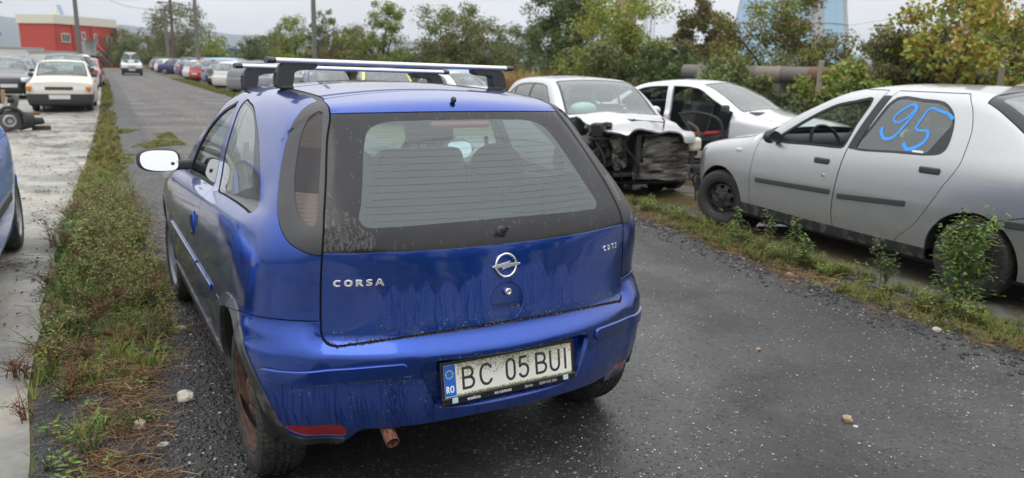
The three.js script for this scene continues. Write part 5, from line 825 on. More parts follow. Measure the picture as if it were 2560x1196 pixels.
repaint(wagonProto, P.white, [-1.0, 0, -38], facing(-.1, 1), 'white estate car behind the dark plum estate', G); repaint(hatchProto, P.black, [-3.6, 0, -33.5], facing(.1, 1), 'black hatchback beside the dark plum estate', G); repaint(sedanProto, P.plum, [-5.6, 0, -36.5], facing(.1, 1), 'plum sedan beside the black hatchback', G); repaint(hatchProto, P.red, [-.5, 0, -46], facing(-.1, 1), 'red hatchback deep in the left row', G); repaint(hatchProto, P.white, [-5.6, 0, -53], facing(.3, 1), 'white hatchback beyond the navy sedan', G); repaint(sedanProto, P.grey, [-3.2, 0, -52], facing(.2, 1), 'grey sedan between the navy sedan and the dark estate', G);
// right hand row, tails towards the lane
const rowTurn = facing(.82, -.57), row = [
  [hatchProto, P.black, 5.6, -44.5, 'black hatchback in the right row with its tail to the lane'], [wagonProto, P.skyBlue, 5.9, -49.5, 'light blue estate car in the right row'], [hatchProto, P.red, 5.9, -54, 'red hatchback in the right row'], [hatchProto, P.white, 6.0, -58.5, 'white hatchback in the right row'], [wagonProto, P.darkBlue, 6.2, -63.5, 'dark blue estate car in the right row'], [sedanProto, P.grey, 6.5, -69, 'grey sedan near the end of the right row'], [hatchProto, P.white, 7.2, -75, 'white hatchback at the end of the right row'], [sedanProto, P.darkBlue, 6.2, -81, 'dark blue sedan past the white hatchback at the row end'], [hatchProto, P.white, 6.5, -87, 'white hatchback past the dark blue sedan at the row end'], [wagonProto, P.black, 6.8, -94, 'black estate car at the far end of the row'], [hatchProto, P.grey, 7.2, -102, 'grey hatchback closing the far row'], [sedanProto, P.white, 9.0, -48, 'white sedan in the second row on the right'], [hatchProto, P.grey, 9.4, -54, 'grey hatchback in the second row on the right'], [sedanProto, P.darkBlue, 10.5, -60, 'dark blue sedan in the second row on the right']];
for (const [src, p, x, z, label] of row) repaint(src, p, [x, 0, z], rowTurn, label, G);
repaint(hatchProto, P.white, [5.2, 0, -39.3], rowTurn, 'pale hatchback with a red tail lamp beside the covered car', G).userData.label = 'pale hatchback with a red tail lamp beside the covered car';
// cars seen between the roof bars
repaint(sedanProto, P.grey, [6.3, 0, -28.2], facing(-.15, .985), 'grey sedan behind the left roof bar foot', G, .95); repaint(hatchProto, P.darkBlue, [5.9, 0, -23.2], facing(-.2, .98), 'dark blue hatchback beside the yellow car', G, .93); repaint(hatchProto, P.yellow, [6.5, 0, -19.6], facing(-.22, .975), 'yellow hatchback seen between the roof bars', G, .965);
repaint(sedanProto, P.white, [8.7, 0, -16.6], facing(-.3, .955), 'pale sedan behind the stripped silver hatchback', G, .9); repaint(wagonProto, P.skyBlue, [10.2, 0, -19.4], facing(-.2, .98), 'blue grey estate beyond the pale sedan', G, .86); repaint(sedanProto, P.maroon, [8.6, 0, -2.6], facing(.95, .3), 'maroon sedan standing beyond the silver sedan', G);
repaint(hatchProto, P.skyBlue, [12.5, 0, -24], facing(.3, -.95), 'pale blue hatchback in the grass beyond the stripped cars', G);
{ // covered car: a grey sheet over a car shape
  const car = thing('covered_car', 'car under a grey dust sheet at the lane edge', 'car'), s = hatchSpec({ L: 4.1, H: 1.47, W: .88 }); s.kSide = .2; s.kRear = .2; const F0 = carField(s); const F = (x, y, z) => F0(x, y, z) - .03 - .022 * nz(x * 3 + 2 * y, y * 1.2, z * 3.3) - .012 * nz(x * 8 + y * 3, y * 2, z * 8);
  const S = new Shell(F, [-1.1, .08, -4.3], [1.1, 1.65, .25], .05); put('dust_sheet', S.geo(S.split(S.all, (x, y) => .2 + .05 * nz(x * 5, 3) - y)[0]), std({ color: rgb(.20, .20, .205), roughness: .8 }), car); for (const z of [-.7, -3.3]) for (const sd of [-1, 1]) addWheel(car, sd * .72, .28, z, { side: sd, r: .28, rimMat: M.steel }); placeBy(car, [0, -.6], [5.6, -34.6], facing(.85, -.53));
}
{ // white van in the lane
  const L = 4.6, s = hatchSpec({ L, H: 1.95, W: .86, belt: 1.12, hood: 1.12, nose: .98, cowl: -L + .62, head: -L + 1.05, tail: -.15, rear: [[.15, -.1], [.3, -.02], [.5, 0], [1, -.02], [1.9, -.1]], more: { kSide: .07, kRear: .07, frontCurve: [[.2, .15], [.9, .15]] } }); s.plan = [[.1, .8], [-.5, .86], [-3.6, .86], [-L, .82]];
  const c = parkedCar('white_van', 'white van with black bumper driving down the lane', s, P.white, { cowl: -L + .62, head: -L + 1.05, tail: -.25, R: -.9, Fw: -L + .62, posts: [-2.7, -1.5], bumper: M.plastic, bumpF: .62, bumpR: .55, grilleY: .72, lamp: (a, y, z) => Math.max(Math.abs(y - .86) - .07, .5 - a, z + L - .3), wheel: 'steel', rimMat: M.steel, rearPoly: [[0, 1.75], [.6, 1.74], [.65, 1.3], [.6, 1.25], [0, 1.24], [-.6, 1.25], [-.65, 1.3], [-.6, 1.74]] }); tag(c, null, 'van'); placeBy(c, [0, -L], [3.2, -72], facing(-.05, 1));
}
// ------------------------------------------------------------------ ground: yard earth, asphalt lane, concrete slabs, verges
function splatStones(n, tile, layers, seed, base) { // colour and height of small stones pressed into a binder, periodic
  const col = new Float32Array(n * n * 3), hgt = new Float32Array(n * n), r = rng(seed), b1 = tileNoise(n, seed + 5, 5, 6), b2 = tileNoise(n, seed + 9, 3, 96);
  for (let i = 0; i < n * n; i++) { const c = base(b1[i], b2[i]); col[3 * i] = c[0]; col[3 * i + 1] = c[1]; col[3 * i + 2] = c[2]; hgt[i] = .25 * b2[i] + .15 * b1[i]; }
  for (const L of layers) for (let s = 0; s < L.count; s++) {
    const cx = r() * n, cy = r() * n, rad = (L.r0 + (L.r1 - L.r0) * Math.pow(r(), 2)) / tile * n, el = .6 + .4 * r(), an = r() * Math.PI, ca = Math.cos(an), sa = Math.sin(an), c = L.color(r), R = Math.ceil(rad), h = (L.h ?? .6) * (.6 + .4 * r()), kx = 3 + 2 * r();
    for (let dy = -R; dy <= R; dy++) for (let dx = -R; dx <= R; dx++) {
      const u = (dx * ca + dy * sa) / rad, v = (dy * ca - dx * sa) / (rad * el), q = u * u + v * v + .18 * Math.sin(kx * Math.atan2(v, u) + an * 7); if (q > 1) continue;
      const i = ((cy + dy | 0) + n) % n * n + ((cx + dx | 0) + n) % n, hh = .2 + h * Math.sqrt(Math.max(0, 1 - q)); if (hh < hgt[i]) continue;
      hgt[i] = hh; const t = .9 + .2 * b2[i]; col[3 * i] = c[0] * t; col[3 * i + 1] = c[1] * t; col[3 * i + 2] = c[2] * t;
    }
  }
  return { col, hgt };
}
const stoneTone = (lo, hi, warm) => r => { const v = lo + (hi - lo) * r(), w = warm * r(); return [v * (1 + .25 * w), v * (1 + .05 * w), v * (1 - .25 * w)]; };
function texSet(n, s, rough) {
  const c = dataTex(n, n, (u, v, i, j) => { const k = 3 * (j * n + i); return [toS(s.col[k]), toS(s.col[k + 1]), toS(s.col[k + 2])]; }, { srgb: true });
  const b = dataTex(n, n, (u, v, i, j) => { const h = s.hgt[j * n + i]; return [h, rough(j * n + i), h]; }); return { map: c, bumpMap: b, roughnessMap: b };
}
const scaled = (set, k) => { const o = {}; for (const [key, t] of Object.entries(set)) { const c = t.clone(); c.repeat.set(k, k); c.needsUpdate = true; o[key] = c; } return o; };
const asphaltStones = splatStones(2048, 3.2, [
  { count: 26000, r0: .003, r1: .010, color: stoneTone(.012, .075, .3), h: .55 }, { count: 4600, r0: .0014, r1: .0052, color: stoneTone(.10, .55, .6), h: .5 }, { count: 2600, r0: .003, r1: .009, color: stoneTone(.05, .18, 1), h: .6 },
], 11, (a, b) => { const v = .034 + .034 * (a - .5) + .014 * (b - .5); return [v, v, v * 1.03]; });
const gravelStones = splatStones(2048, 2.6, [
  { count: 15000, r0: .006, r1: .016, color: stoneTone(.012, .045, .25), h: .9 }, { count: 900, r0: .004, r1: .011, color: stoneTone(.18, .55, .7), h: .9 }, { count: 1500, r0: .005, r1: .013, color: stoneTone(.05, .15, 1), h: .9 },
], 23, (a, b) => { const v = .016 + .012 * (b - .5); return [v * 1.1, v, v * .95]; });
const wetA = tileNoise(2048, 77, 5, 5);
M.asphalt = std({ color: 0xffffff, vertexColors: true, roughness: 1, bumpScale: .007, ...texSet(2048, asphaltStones, i => .40 + .24 * sstep(.34, .62, wetA[i]) + .16 * asphaltStones.hgt[i]) });
M.gravel = std({ color: 0xffffff, roughness: 1, bumpScale: .014, ...texSet(2048, gravelStones, i => .40 + .3 * wetA[i]) });
{ // concrete with cracks and stains
  const n = 1024, a = tileNoise(n, 31, 6, 4), b = tileNoise(n, 33, 3, 128), c = tileNoise(n, 35, 4, 7), w = tileNoise(n, 41, 5, 4), cr = tileNoise(n, 43, 5, 5);
  const crack = i => 0;
  const f = i => { let v = .27 + .24 * (a[i] - .5) + .10 * (b[i] - .5); v *= lerp(.68, 1, sstep(.36, .54, c[i])); const k = crack(i); return v * (1 - .35 * k); };
  const map = dataTex(n, n, (u, v, i, j) => { const k = j * n + i, q = f(k), s = sstep(.52, .62, c[k]) * .05; return [toS(q * (1 + s)), toS(q), toS(q * (.95 - s))]; }, { srgb: true });
  const rb = dataTex(n, n, (u, v, i, j) => { const k = j * n + i, wet = sstep(.50, .58, w[k]); return [.5 + .4 * (b[k] - .5) + .3 * (a[k] - .5) - .5 * crack(k), lerp(.85, .45, wet), 0]; });
  const set = { map, bumpMap: rb, roughnessMap: rb };
  M.concrete = std({ color: rgb(1, .97, .90), roughness: 1, bumpScale: .006, ...set });
  // muddy, puddled slab on the right
  const mm = dataTex(n, n, (u, v, i, j) => { const k = j * n + i, m = sstep(.40, .62, a[k]), q = f(k) * .55; return [toS(lerp(q, .10 + .05 * b[k], m)), toS(lerp(q, .078 + .04 * b[k], m)), toS(lerp(q * .9, .038 + .02 * b[k], m))]; }, { srgb: true });
  const rw = dataTex(n, n, (u, v, i, j) => { const k = j * n + i, wet = sstep(.44, .50, w[k]); return [.5 + lerp(.5 * (b[k] - .5), 0, wet), lerp(.7, .03, wet), 0]; });
  M.wetSlab = std({ color: 0xffffff, roughness: 1, bumpScale: .004, map: mm, bumpMap: rw, roughnessMap: rw });
}
{ // earth with moss and dry litter
  const n = 1024, a = tileNoise(n, 51, 6, 6), b = tileNoise(n, 53, 3, 160), c = tileNoise(n, 55, 5, 9);
  const map = dataTex(n, n, (u, v, i, j) => { const k = j * n + i, m = sstep(.44, .60, a[k]), d = sstep(.55, .66, c[k]), t = .6 + .8 * b[k]; let q = [.055, .043, .028]; q = [lerp(q[0], .085, m), lerp(q[1], .10, m), lerp(q[2], .022, m)]; q = [lerp(q[0], .16, d), lerp(q[1], .10, d), lerp(q[2], .045, d)]; return q.map(x => toS(x * t)); }, { srgb: true });
  const bm = dataTex(n, n, (u, v, i, j) => { const k = j * n + i, h = .5 * b[k] + .5 * a[k]; return [h, h, h]; });
  M.earth = std({ color: 0xffffff, roughness: .92, bumpScale: .03, map, bumpMap: bm });
  const map2 = dataTex(512, 512, (u, v, i, j) => { const k = (j * 2) * n + i * 2, m = sstep(.4, .62, a[k]), t = .7 + .6 * b[k]; return [toS(lerp(.15, .10, m) * t), toS(lerp(.115, .105, m) * t), toS(lerp(.055, .04, m) * t)]; }, { srgb: true });
  M.field = std({ color: 0xffffff, roughness: .95, map: map2 });
}
// sheets between two edges given as functions of z
function stripSheet(zs, left, right, y, uvk, across = 1, tone = null) {
  const P = [], U = [], I = [], T = []; zs.forEach((z, k) => { const a = left(z), b = right(z); for (let i = 0; i <= across; i++) { const x = lerp(a, b, i / across); P.push(x, y, z); U.push(x * uvk, z * uvk); if (tone) T.push(...tone(x, z)); } });
  const w = across + 1; for (let k = 0; k < zs.length - 1; k++) for (let i = 0; i < across; i++) { const q = k * w + i; I.push(q, q + 1, q + w, q + 1, q + w + 1, q + w); }
  const g = new THREE.BufferGeometry(); g.setAttribute('position', new THREE.Float32BufferAttribute(P, 3)); g.setAttribute('uv', new THREE.Float32BufferAttribute(U, 2)); if (tone) g.setAttribute('color', new THREE.Float32BufferAttribute(T, 3)); g.setIndex(I); g.computeVertexNormals(); return g;
}
const worn = (x, z) => { const p = sstep(-.06, .16, fbm(x * .8 + 3, z * .5, 1, 4)), q = sstep(.05, .2, fbm(x * 2.1, z * 1.7, 6, 3)), v = lerp(.72, 1.25, p) * lerp(1, .78, q); return [v * 1.01, v, v * .98]; };
const zRange = (z0, z1, s0, grow) => { const o = [z0]; let s = s0; while (o[o.length - 1] > z1) { o.push(Math.max(z1, o[o.length - 1] - s)); s *= grow; } return o; };
const slabEdge = table([[4, -1.56], [-.9, -1.52], [-1.7, -1.56], [-3.2, -1.53], [-5.8, -1.44], [-7.75, -1.35], [-10.8, -1.19], [-15.7, -.97], [-29, -.48], [-61, .48], [-95, 1.5]], .2, 3000), verge = table([[4, -1.25], [-.77, -1.22], [-1.05, -1.17], [-1.9, -1.0], [-2.6, -.945], [-3.5, -.90], [-5.6, -.89], [-7, -.88], [-9.7, -.79], [-15.6, -.57], [-29, -.1], [-61, .85], [-95, 1.8]], .15, 3000);
const laneRight = table([[5, 3.2], [0, 3.26], [-1.1, 3.30], [-2.6, 3.56], [-3.95, 3.80], [-7, 4.05], [-15, 4.2], [-34, 4.5], [-61, 5.2], [-95, 6.3]], .2, 3000);
const rag = (z, s, a) => a * (fbm(z * 1.1, s, 0, 3) + .6 * nz(z * 7, s * 3));
structure('ground', (() => { const g = new THREE.PlaneGeometry(5200, 5200, 1, 1).rotateX(-Math.PI / 2); const u = g.attributes.uv; for (let i = 0; i < u.count; i++) u.setXY(i, u.getX(i) * 5200 / 6, u.getY(i) * 5200 / 6); return g.translate(0, -.016, -1500); })(), M.field);
structure('yard_soil', stripSheet(zRange(6, -100, .5, 1.05), z => -14, z => 30, -.012, .35, 8), M.earth);
M.laneGravel = std({ vertexColors: true, color: rgb(2.6, 2.4, 2.2), roughness: 1, bumpScale: .014, map: M.gravel.map, bumpMap: M.gravel.bumpMap, roughnessMap: M.gravel.roughnessMap });
const asphaltZ = zRange(5, -92, .07, 1.013);
structure('gravel_lane', stripSheet(zRange(-4.5, -92, .1, 1.012), z => verge(z) + .35 + rag(z, 3, .12), z => laneRight(z) + rag(z, 9, .14), .002, 1 / 2.6, 20, worn), M.laneGravel, 'grey brown gravel lane running between the parked cars');
structure('asphalt_lane', stripSheet(zRange(5, -6.4, .07, 1.0), z => verge(z) + .35 + rag(z, 3, .12), z => laneRight(z) + rag(z, 9, .14), .0035, 1 / 3.2, 30, worn), M.asphalt, 'dark wet asphalt lane with pale stone chips');
structure('gravel_shoulder', stripSheet(asphaltZ, z => lerp(verge(z) - .18 + rag(z, 5, .16), slabEdge(z) + .02, sstep(-3.4, -1.4, z)), z => verge(z) + .52 + rag(z, 7, .12), .007, 1 / 2.6), M.gravel);
structure('concrete_yard', stripSheet(zRange(5, -62, .2, 1.02), z => -13, z => slabEdge(z) + rag(z, 15, .05), -.004, 1 / 4, 6), M.concrete, 'pale cracked concrete yard beside the lane');
structure('wet_concrete', stripSheet(zRange(5, -13, .15, 1.01), z => laneRight(z) + .42 + rag(z, 21, .12), z => 13, -.006, 1 / 4.5, 5), M.wetSlab, 'muddy concrete slab with puddles');
// ------------------------------------------------------------------ weeds, grass, loose stones
class Leafy { // collects stems and leaves with vertex colours
  constructor() { this.P = []; this.N = []; this.C = []; }
  tri(a, b, c, col) { const u = V3().subVectors(b, a), v = V3().subVectors(c, a), n = u.cross(v).normalize(); for (const p of [a, b, c]) { this.P.push(p.x, p.y, p.z); this.N.push(n.x, n.y, n.z); this.C.push(...col); } }
  leaf(p, dir, len, wid, up, col, fold = .25) { // pointed leaf of four faces, folded along its rib
    const d = dir.clone().normalize(), s = V3().crossVectors(d, up).normalize(), n = V3().crossVectors(s, d).normalize();
    const m = p.clone().addScaledVector(d, len * .45).addScaledVector(n, -len * .03), t = p.clone().addScaledVector(d, len).addScaledVector(n, -len * .14), l = m.clone().addScaledVector(s, wid).addScaledVector(n, wid * fold), r = m.clone().addScaledVector(s, -wid).addScaledVector(n, wid * fold);
    this.tri(p, l, m, col); this.tri(m, l, t, col); this.tri(p, m, r, col); this.tri(m, t, r, col);
  }
  stem(a, b, r0, r1, col) { const d = V3().subVectors(b, a).normalize(), s = V3().crossVectors(d, Math.abs(d.y) < .9 ? V3(0, 1, 0) : V3(1, 0, 0)).normalize(), t = V3().crossVectors(d, s); const q = (p, r, k) => p.clone().addScaledVector(s, r * Math.cos(k)).addScaledVector(t, r * Math.sin(k)); for (let i = 0; i < 3; i++) { const k0 = i * 2.0944, k1 = k0 + 2.0944; this.tri(q(a, r0, k0), q(a, r0, k1), q(b, r1, k1), col); this.tri(q(a, r0, k0), q(b, r1, k1), q(b, r1, k0), col); } }
  blade(p, dir, len, wid, bend, col) { const s = V3(-dir.z, 0, dir.x).normalize(); let a = p.clone(), d = dir.clone().normalize(), w = wid; for (let k = 0; k < 3; k++) { const b = a.clone().addScaledVector(d, len / 3), w2 = k === 2 ? 0 : wid * (1 - (k + 1) / 3.4); const a0 = a.clone().addScaledVector(s, w), a1 = a.clone().addScaledVector(s, -w), b0 = b.clone().addScaledVector(s, w2), b1 = b.clone().addScaledVector(s, -w2); this.tri(a0, a1, b0, col); if (w2) this.tri(a1, b1, b0, col); a = b; w = w2; d.y -= bend * (k + 1) * .5; d.normalize(); } }
  geo() { const g = new THREE.BufferGeometry(); g.setAttribute('position', new THREE.Float32BufferAttribute(this.P, 3)); g.setAttribute('normal', new THREE.Float32BufferAttribute(this.N, 3)); g.setAttribute('color', new THREE.Float32BufferAttribute(this.C, 3)); return g; }
}
M.leaf = phys({ color: 0xffffff, vertexColors: true, roughness: .7, transmission: .3, thickness: 0, specularIntensity: .5 });
M.twig = std({ color: 0xffffff, vertexColors: true, roughness: .85 });
const mixc = (a, b, t) => [lerp(a[0], b[0], t), lerp(a[1], b[1], t), lerp(a[2], b[2], t)];
const GREEN = [.10, .17, .035], LIME = [.24, .30, .05], OLIVE = [.155, .175, .045], STRAW = [.36, .25, .10], RED = [.19, .08, .04], BROWN = [.12, .07, .035], DARK = [.03, .055, .018];
function weed(r, h, { leaves = 60, leaf = .03, cols = [GREEN, LIME], spread = .35, stems = 3, lean = .5, stemCol = RED } = {}) {
  const L = new Leafy();
  for (let s = 0; s < stems; s++) {
    const a = r() * 6.283, hh = h * (.55 + .45 * r()), o = V3((r() - .5) * .06, 0, (r() - .5) * .06), tip = V3(o.x + Math.cos(a) * hh * lean * (.3 + .7 * r()), hh, o.z + Math.sin(a) * hh * lean * (.3 + .7 * r())), c = new THREE.QuadraticBezierCurve3(o, V3(o.x, hh * .55, o.z), tip), n = 8; let p = c.getPoint(0);
    for (let k = 1; k <= n; k++) { const q = c.getPoint(k / n); L.stem(p, q, .0035 * (1.2 - k / n), .003 * (1.1 - k / n), stemCol); p = q; }
    const m = leaves / stems | 0;
    for (let k = 0; k < m; k++) {
      const t = .12 + .88 * Math.pow(r(), .8), p0 = c.getPoint(t), az = r() * 6.283, el = -.1 + 1.0 * r(), bl = h * spread * (1.05 - t) * (.3 + .7 * r()), d = V3(Math.cos(az) * Math.cos(el), Math.sin(el), Math.sin(az) * Math.cos(el)), e = p0.clone().addScaledVector(d, bl); if (bl > .02 && k % 3 === 0) L.stem(p0, e, .0018, .001, stemCol);
      const col = mixc(cols[0], cols[1], r()).map(x => x * (.75 + .5 * r())), ld = V3(d.x + (r() - .5), d.y * .4 + (r() - .5) * .6, d.z + (r() - .5)); L.leaf(e, ld, leaf * (.6 + .8 * r()), leaf * (.18 + .1 * r()), V3(0, 1, 0), col);
      if (bl > .03) for (let q = 0; q < 2; q++) { const f = p0.clone().lerp(e, .3 + .6 * r()); L.leaf(f, V3(r() - .5, r() - .3, r() - .5), leaf * (.5 + .6 * r()), leaf * .2, V3(0, 1, 0), col); }
    }
  }
  return L.geo();
}
function tuft(r, n, h, cols, wid = .0028) { const L = new Leafy(); for (let i = 0; i < n; i++) { const a = r() * 6.283, q = .03 * Math.sqrt(r()), d = V3(Math.cos(a) * (.25 + .6 * r()), 1, Math.sin(a) * (.25 + .6 * r())); L.blade(V3(Math.cos(a) * q, 0, Math.sin(a) * q), d, h * (.5 + .7 * r()), wid * (.7 + .6 * r()), .28 + .5 * r(), mixc(cols[0], cols[1], r()).map(x => x * (.7 + .6 * r()))); } return L.geo(); }
function dryTangle(r, n, size) { const L = new Leafy(); for (let i = 0; i < n; i++) { const a = r() * 6.283, l = size * (.4 + r()), p = V3((r() - .5) * size, .004 + .03 * r(), (r() - .5) * size); let q = p, d = V3(Math.cos(a), .12 * (r() - .3), Math.sin(a)); const c = mixc(r() < .5 ? STRAW : RED, BROWN, r()); for (let k = 0; k < 3; k++) { const e = q.clone().addScaledVector(d, l / 3); e.y = Math.max(.003, e.y); L.stem(q, e, .0011, .0008, c); q = e; d = V3(d.x + (r() - .5) * .8, d.y + (r() - .5) * .3, d.z + (r() - .5) * .8).normalize(); } } return L.geo(); }
function stuff(name, label, geo, mat, list) { // [[x, y, z, turn, scale, tilt]]
  const m = new THREE.InstancedMesh(geo, mat, list.length); m.name = numbered(name); m.castShadow = m.receiveShadow = true; const q = new THREE.Quaternion(), M4 = new THREE.Matrix4();
  list.forEach(([x, y, z, t, s, k = 0], i) => { q.setFromEuler(new THREE.Euler(k, t, k * .7, 'YXZ')); M4.compose(V3(x, y, z), q, typeof s === 'number' ? V3(s, s, s) : V3(...s)); m.setMatrixAt(i, M4); });
  m.userData.kind = 'stuff'; m.userData.label = label; m.userData.category = 'ground cover'; scene.add(m); return m;
}
{
  const r = rng(5);
  const spots = (n, z0, z1, fx, dens = () => 1, pw = 1) => { const o = []; let guard = 0; while (o.length < n && guard++ < n * 40) { const z = lerp(z0, z1, Math.pow(r(), pw)), x = fx(z); if (r() > dens(x, z)) continue; o.push([x, -.004, z, r() * 6.28, .7 + .6 * r()]); } return o; };
  const mid = z => (slabEdge(z) + verge(z)) / 2 + .05, wid = z => (verge(z) - slabEdge(z)) * .52;
  const inStrip = z => mid(z) + (r() + r() - 1) * wid(z) * 1.25;
  const patch = (x, z) => clamp(.15 + 1.8 * (fbm(x * 1.6, z * .7, 3) + .22));
  // low green grass, yellowing grass, reddish knotweed, dry stalks, seedlings
  stuff('verge_grass', 'green and yellowing grass tufts along the concrete edge', tuft(r, 16, .10, [GREEN, LIME]), M.leaf, spots(850, -.6, -9, inStrip, (x, z) => patch(x, z) * (.15 + .85 * sstep(-1.3, -2.6, z)), 1));
  stuff('verge_grass', 'coarse darker grass tufts between the weeds', tuft(r, 20, .16, [[.05, .10, .025], [.09, .14, .03]], .0035), M.leaf, spots(180, -.9, -6.5, inStrip, (x, z) => patch(x + 4, z) * (.3 + .7 * sstep(-1.2, -2, z)), 1));
  stuff('verge_weeds', 'bushy olive weeds with small leaves on the verge', weed(r, .24, { leaves: 150, leaf: .017, cols: [OLIVE, [.13, .19, .04]], stems: 7, lean: .9, spread: .5 }), M.leaf, spots(62, -1.9, -7.5, inStrip, (x, z) => sstep(-1.6, -2.6, z) * patch(x, z + 3), 1).map(a => [a[0], a[1], a[2], a[3], a[4] * (.6 + .45 * sstep(-2, -4, a[2]))]));
  stuff('tall_verge_weeds', 'loose yellow green stems standing out of the verge', weed(r, .34, { leaves: 70, leaf: .022, cols: [LIME, [.20, .20, .05]], stems: 5, lean: .6, spread: .25, stemCol: [.16, .14, .05] }), M.leaf, spots(75, -1.8, -8.5, inStrip, (x, z) => patch(x + 2, z), 1));
  stuff('verge_weeds', 'reddish brown knotweed sprawling beside the concrete', weed(r, .15, { leaves: 150, leaf: .011, cols: [[.16, .12, .04], [.19, .085, .04]], stems: 8, lean: 1.5, spread: .6, stemCol: [.2, .08, .04] }), M.leaf, spots(90, -.5, -7, z => mid(z) - .03 + (r() + r() - 1) * wid(z) * 1.3, (x, z) => patch(x + 9, z), 1));
  stuff('dry_stalks', 'tangled dry straw stalks lying on the gravel', dryTangle(r, 12, .085), M.twig, spots(800, -.4, -8, z => mid(z) + .10 + (r() + r() - 1) * wid(z) * 1.2, (x, z) => patch(x - 5, z), 1.3));
  stuff('broadleaf_seedlings', 'bright broadleaf seedlings among the stalks', weed(r, .06, { leaves: 16, leaf: .028, cols: [[.11, .19, .04], LIME], stems: 2, lean: 1, spread: .3 }), M.leaf, spots(70, -.5, -4.5, inStrip, () => 1, 1));
  stuff('lane_moss', 'flat yellow green moss and grass patches on the lane edge', tuft(r, 26, .045, [[.15, .18, .03], [.22, .20, .03]], .006), M.leaf, spots(700, -9, -17, z => -.9 + 1.3 * r(), (x, z) => sstep(.05, .28, fbm(x * .9 + 5, z * .5, 2)), 1));
  // the verge goes on down the lane as moss and thin grass
  stuff('far_verge_grass', 'mossy yellow green grass down the left edge of the lane', tuft(r, 22, .09, [[.13, .15, .025], [.20, .17, .03]], .006), M.leaf, spots(1500, -8.5, -58, z => mid(z) + (r() + r() - 1) * wid(z) * 1.1, (x, z) => clamp(.1 + 1.7 * (fbm(x * .6, z * .25, 8) + .25)), 1.1));
  stuff('lane_edge_grass', 'grass along the right edge of the lane by the parked row', tuft(r, 24, .14, [[.10, .13, .03], [.19, .19, .03]], .008), M.leaf, spots(900, -17, -60, z => laneRight(z) + .35 + (r() - .5) * .9, () => 1, 1.2));
  // right hand verge by the silver sedan
  const rv = z => laneRight(z) + .30 + (r() + r() - 1) * .34;
  stuff('verge_grass', 'short yellow green grass beside the silver sedan', tuft(r, 18, .085, [[.10, .13, .025], [.17, .17, .03]], .0035), M.leaf, spots(620, .4, -5.2, rv, (x, z) => patch(x * 1.3, z * 1.2 + 7), 1));
  stuff('verge_weeds', 'low leafy weeds beside the silver sedan', weed(r, .15, { leaves: 60, leaf: .028, cols: [GREEN, LIME], stems: 5, lean: .8 }), M.leaf, spots(46, .2, -4.4, z => laneRight(z) + .36 + (r() - .5) * .3, (x, z) => patch(x, z * 1.4), 1));
  stuff('dry_stalks', 'dry litter along the crumbling asphalt edge', dryTangle(r, 10, .11), M.twig, spots(170, .3, -5, z => laneRight(z) + .12 + (r() + r() - 1) * .3, () => 1, 1));
  // pebbles
  const stone = (() => { const g = new THREE.IcosahedronGeometry(1, 1), p = g.attributes.position; for (let i = 0; i < p.count; i++) { const v = V3().fromBufferAttribute(p, i), s = 1 + .28 * nz(v.x * 1.7 + 3, v.y * 1.7, v.z * 1.7); p.setXYZ(i, v.x * s, v.y * s * .62, v.z * s); } g.computeVertexNormals(); return g; })();
  const pebbles = (name, label, col, n, fx, z0, z1, r0, r1, dens) => stuff(name, label, stone, std({ color: rgb(...col), roughness: .5 }), spots(n, z0, z1, fx, dens).map(a => { const s = (r0 + (r1 - r0) * r() * r()); return [a[0], .004 + s * .35, a[2], a[3], [s * (.8 + .5 * r()), s, s * (.8 + .5 * r())]]; }));
  const gx = z => verge(z) + .12 + (r() + r() - 1) * .5;
  pebbles('gravel', 'black gravel beside the left rear wheel', [.014, .014, .016], 9000, gx, .5, -6.5, .004, .012, (x, z) => sstep(-6.5, -2, z) * .8 + .2);
  pebbles('gravel', 'grey gravel beside the left rear wheel', [.045, .044, .044], 4200, gx, .5, -6.5, .004, .011);
  pebbles('gravel', 'pale chips scattered in the dark gravel', [.34, .31, .26], 620, gx, .5, -6.5, .003, .009);
  pebbles('gravel', 'dark crumbs along the broken right edge of the asphalt', [.016, .016, .018], 2600, z => laneRight(z) + .02 + (r() + r() - 1) * .42, .8, -5.5, .005, .017);
  pebbles('gravel', 'pale crumbs along the broken right edge of the asphalt', [.22, .19, .15], 420, z => laneRight(z) + .02 + (r() + r() - 1) * .4, .8, -5.5, .004, .014);
  pebbles('gravel', 'pale chips strewn over the asphalt', [.40, .37, .31], 1100, z => .2 + 3.2 * r(), 1.6, -4, .002, .006);
  pebbles('gravel', 'tan chips strewn over the asphalt', [.20, .13, .07], 200, z => .2 + 3.2 * r(), 1.6, -4, .0025, .008);
  pebbles('gravel', 'pale stones down the lane', [.38, .36, .32], 420, z => verge(z) + 4.2 * r(), -6, -45, .006, .022);
  stuff('yard_litter', 'dark leaf litter and grit strewn over the concrete', dryTangle(r, 10, .10), std({ color: rgb(.05, .04, .03), roughness: .9 }), spots(420, -3, -24, z => slabEdge(z) - 2.6 * Math.pow(r(), 1.4), (x, z) => .12 + .88 * (Math.abs(((z + 40) % 3.4) - 1.7) < .16 ? 1 : sstep(.1, .3, fbm(x * 1.3, z * .8, 4))), 1.2));
  pebbles('gravel', 'grit on the concrete yard', [.06, .05, .04], 900, z => slabEdge(z) - 2.4 * r() * r(), -2, -22, .004, .014);
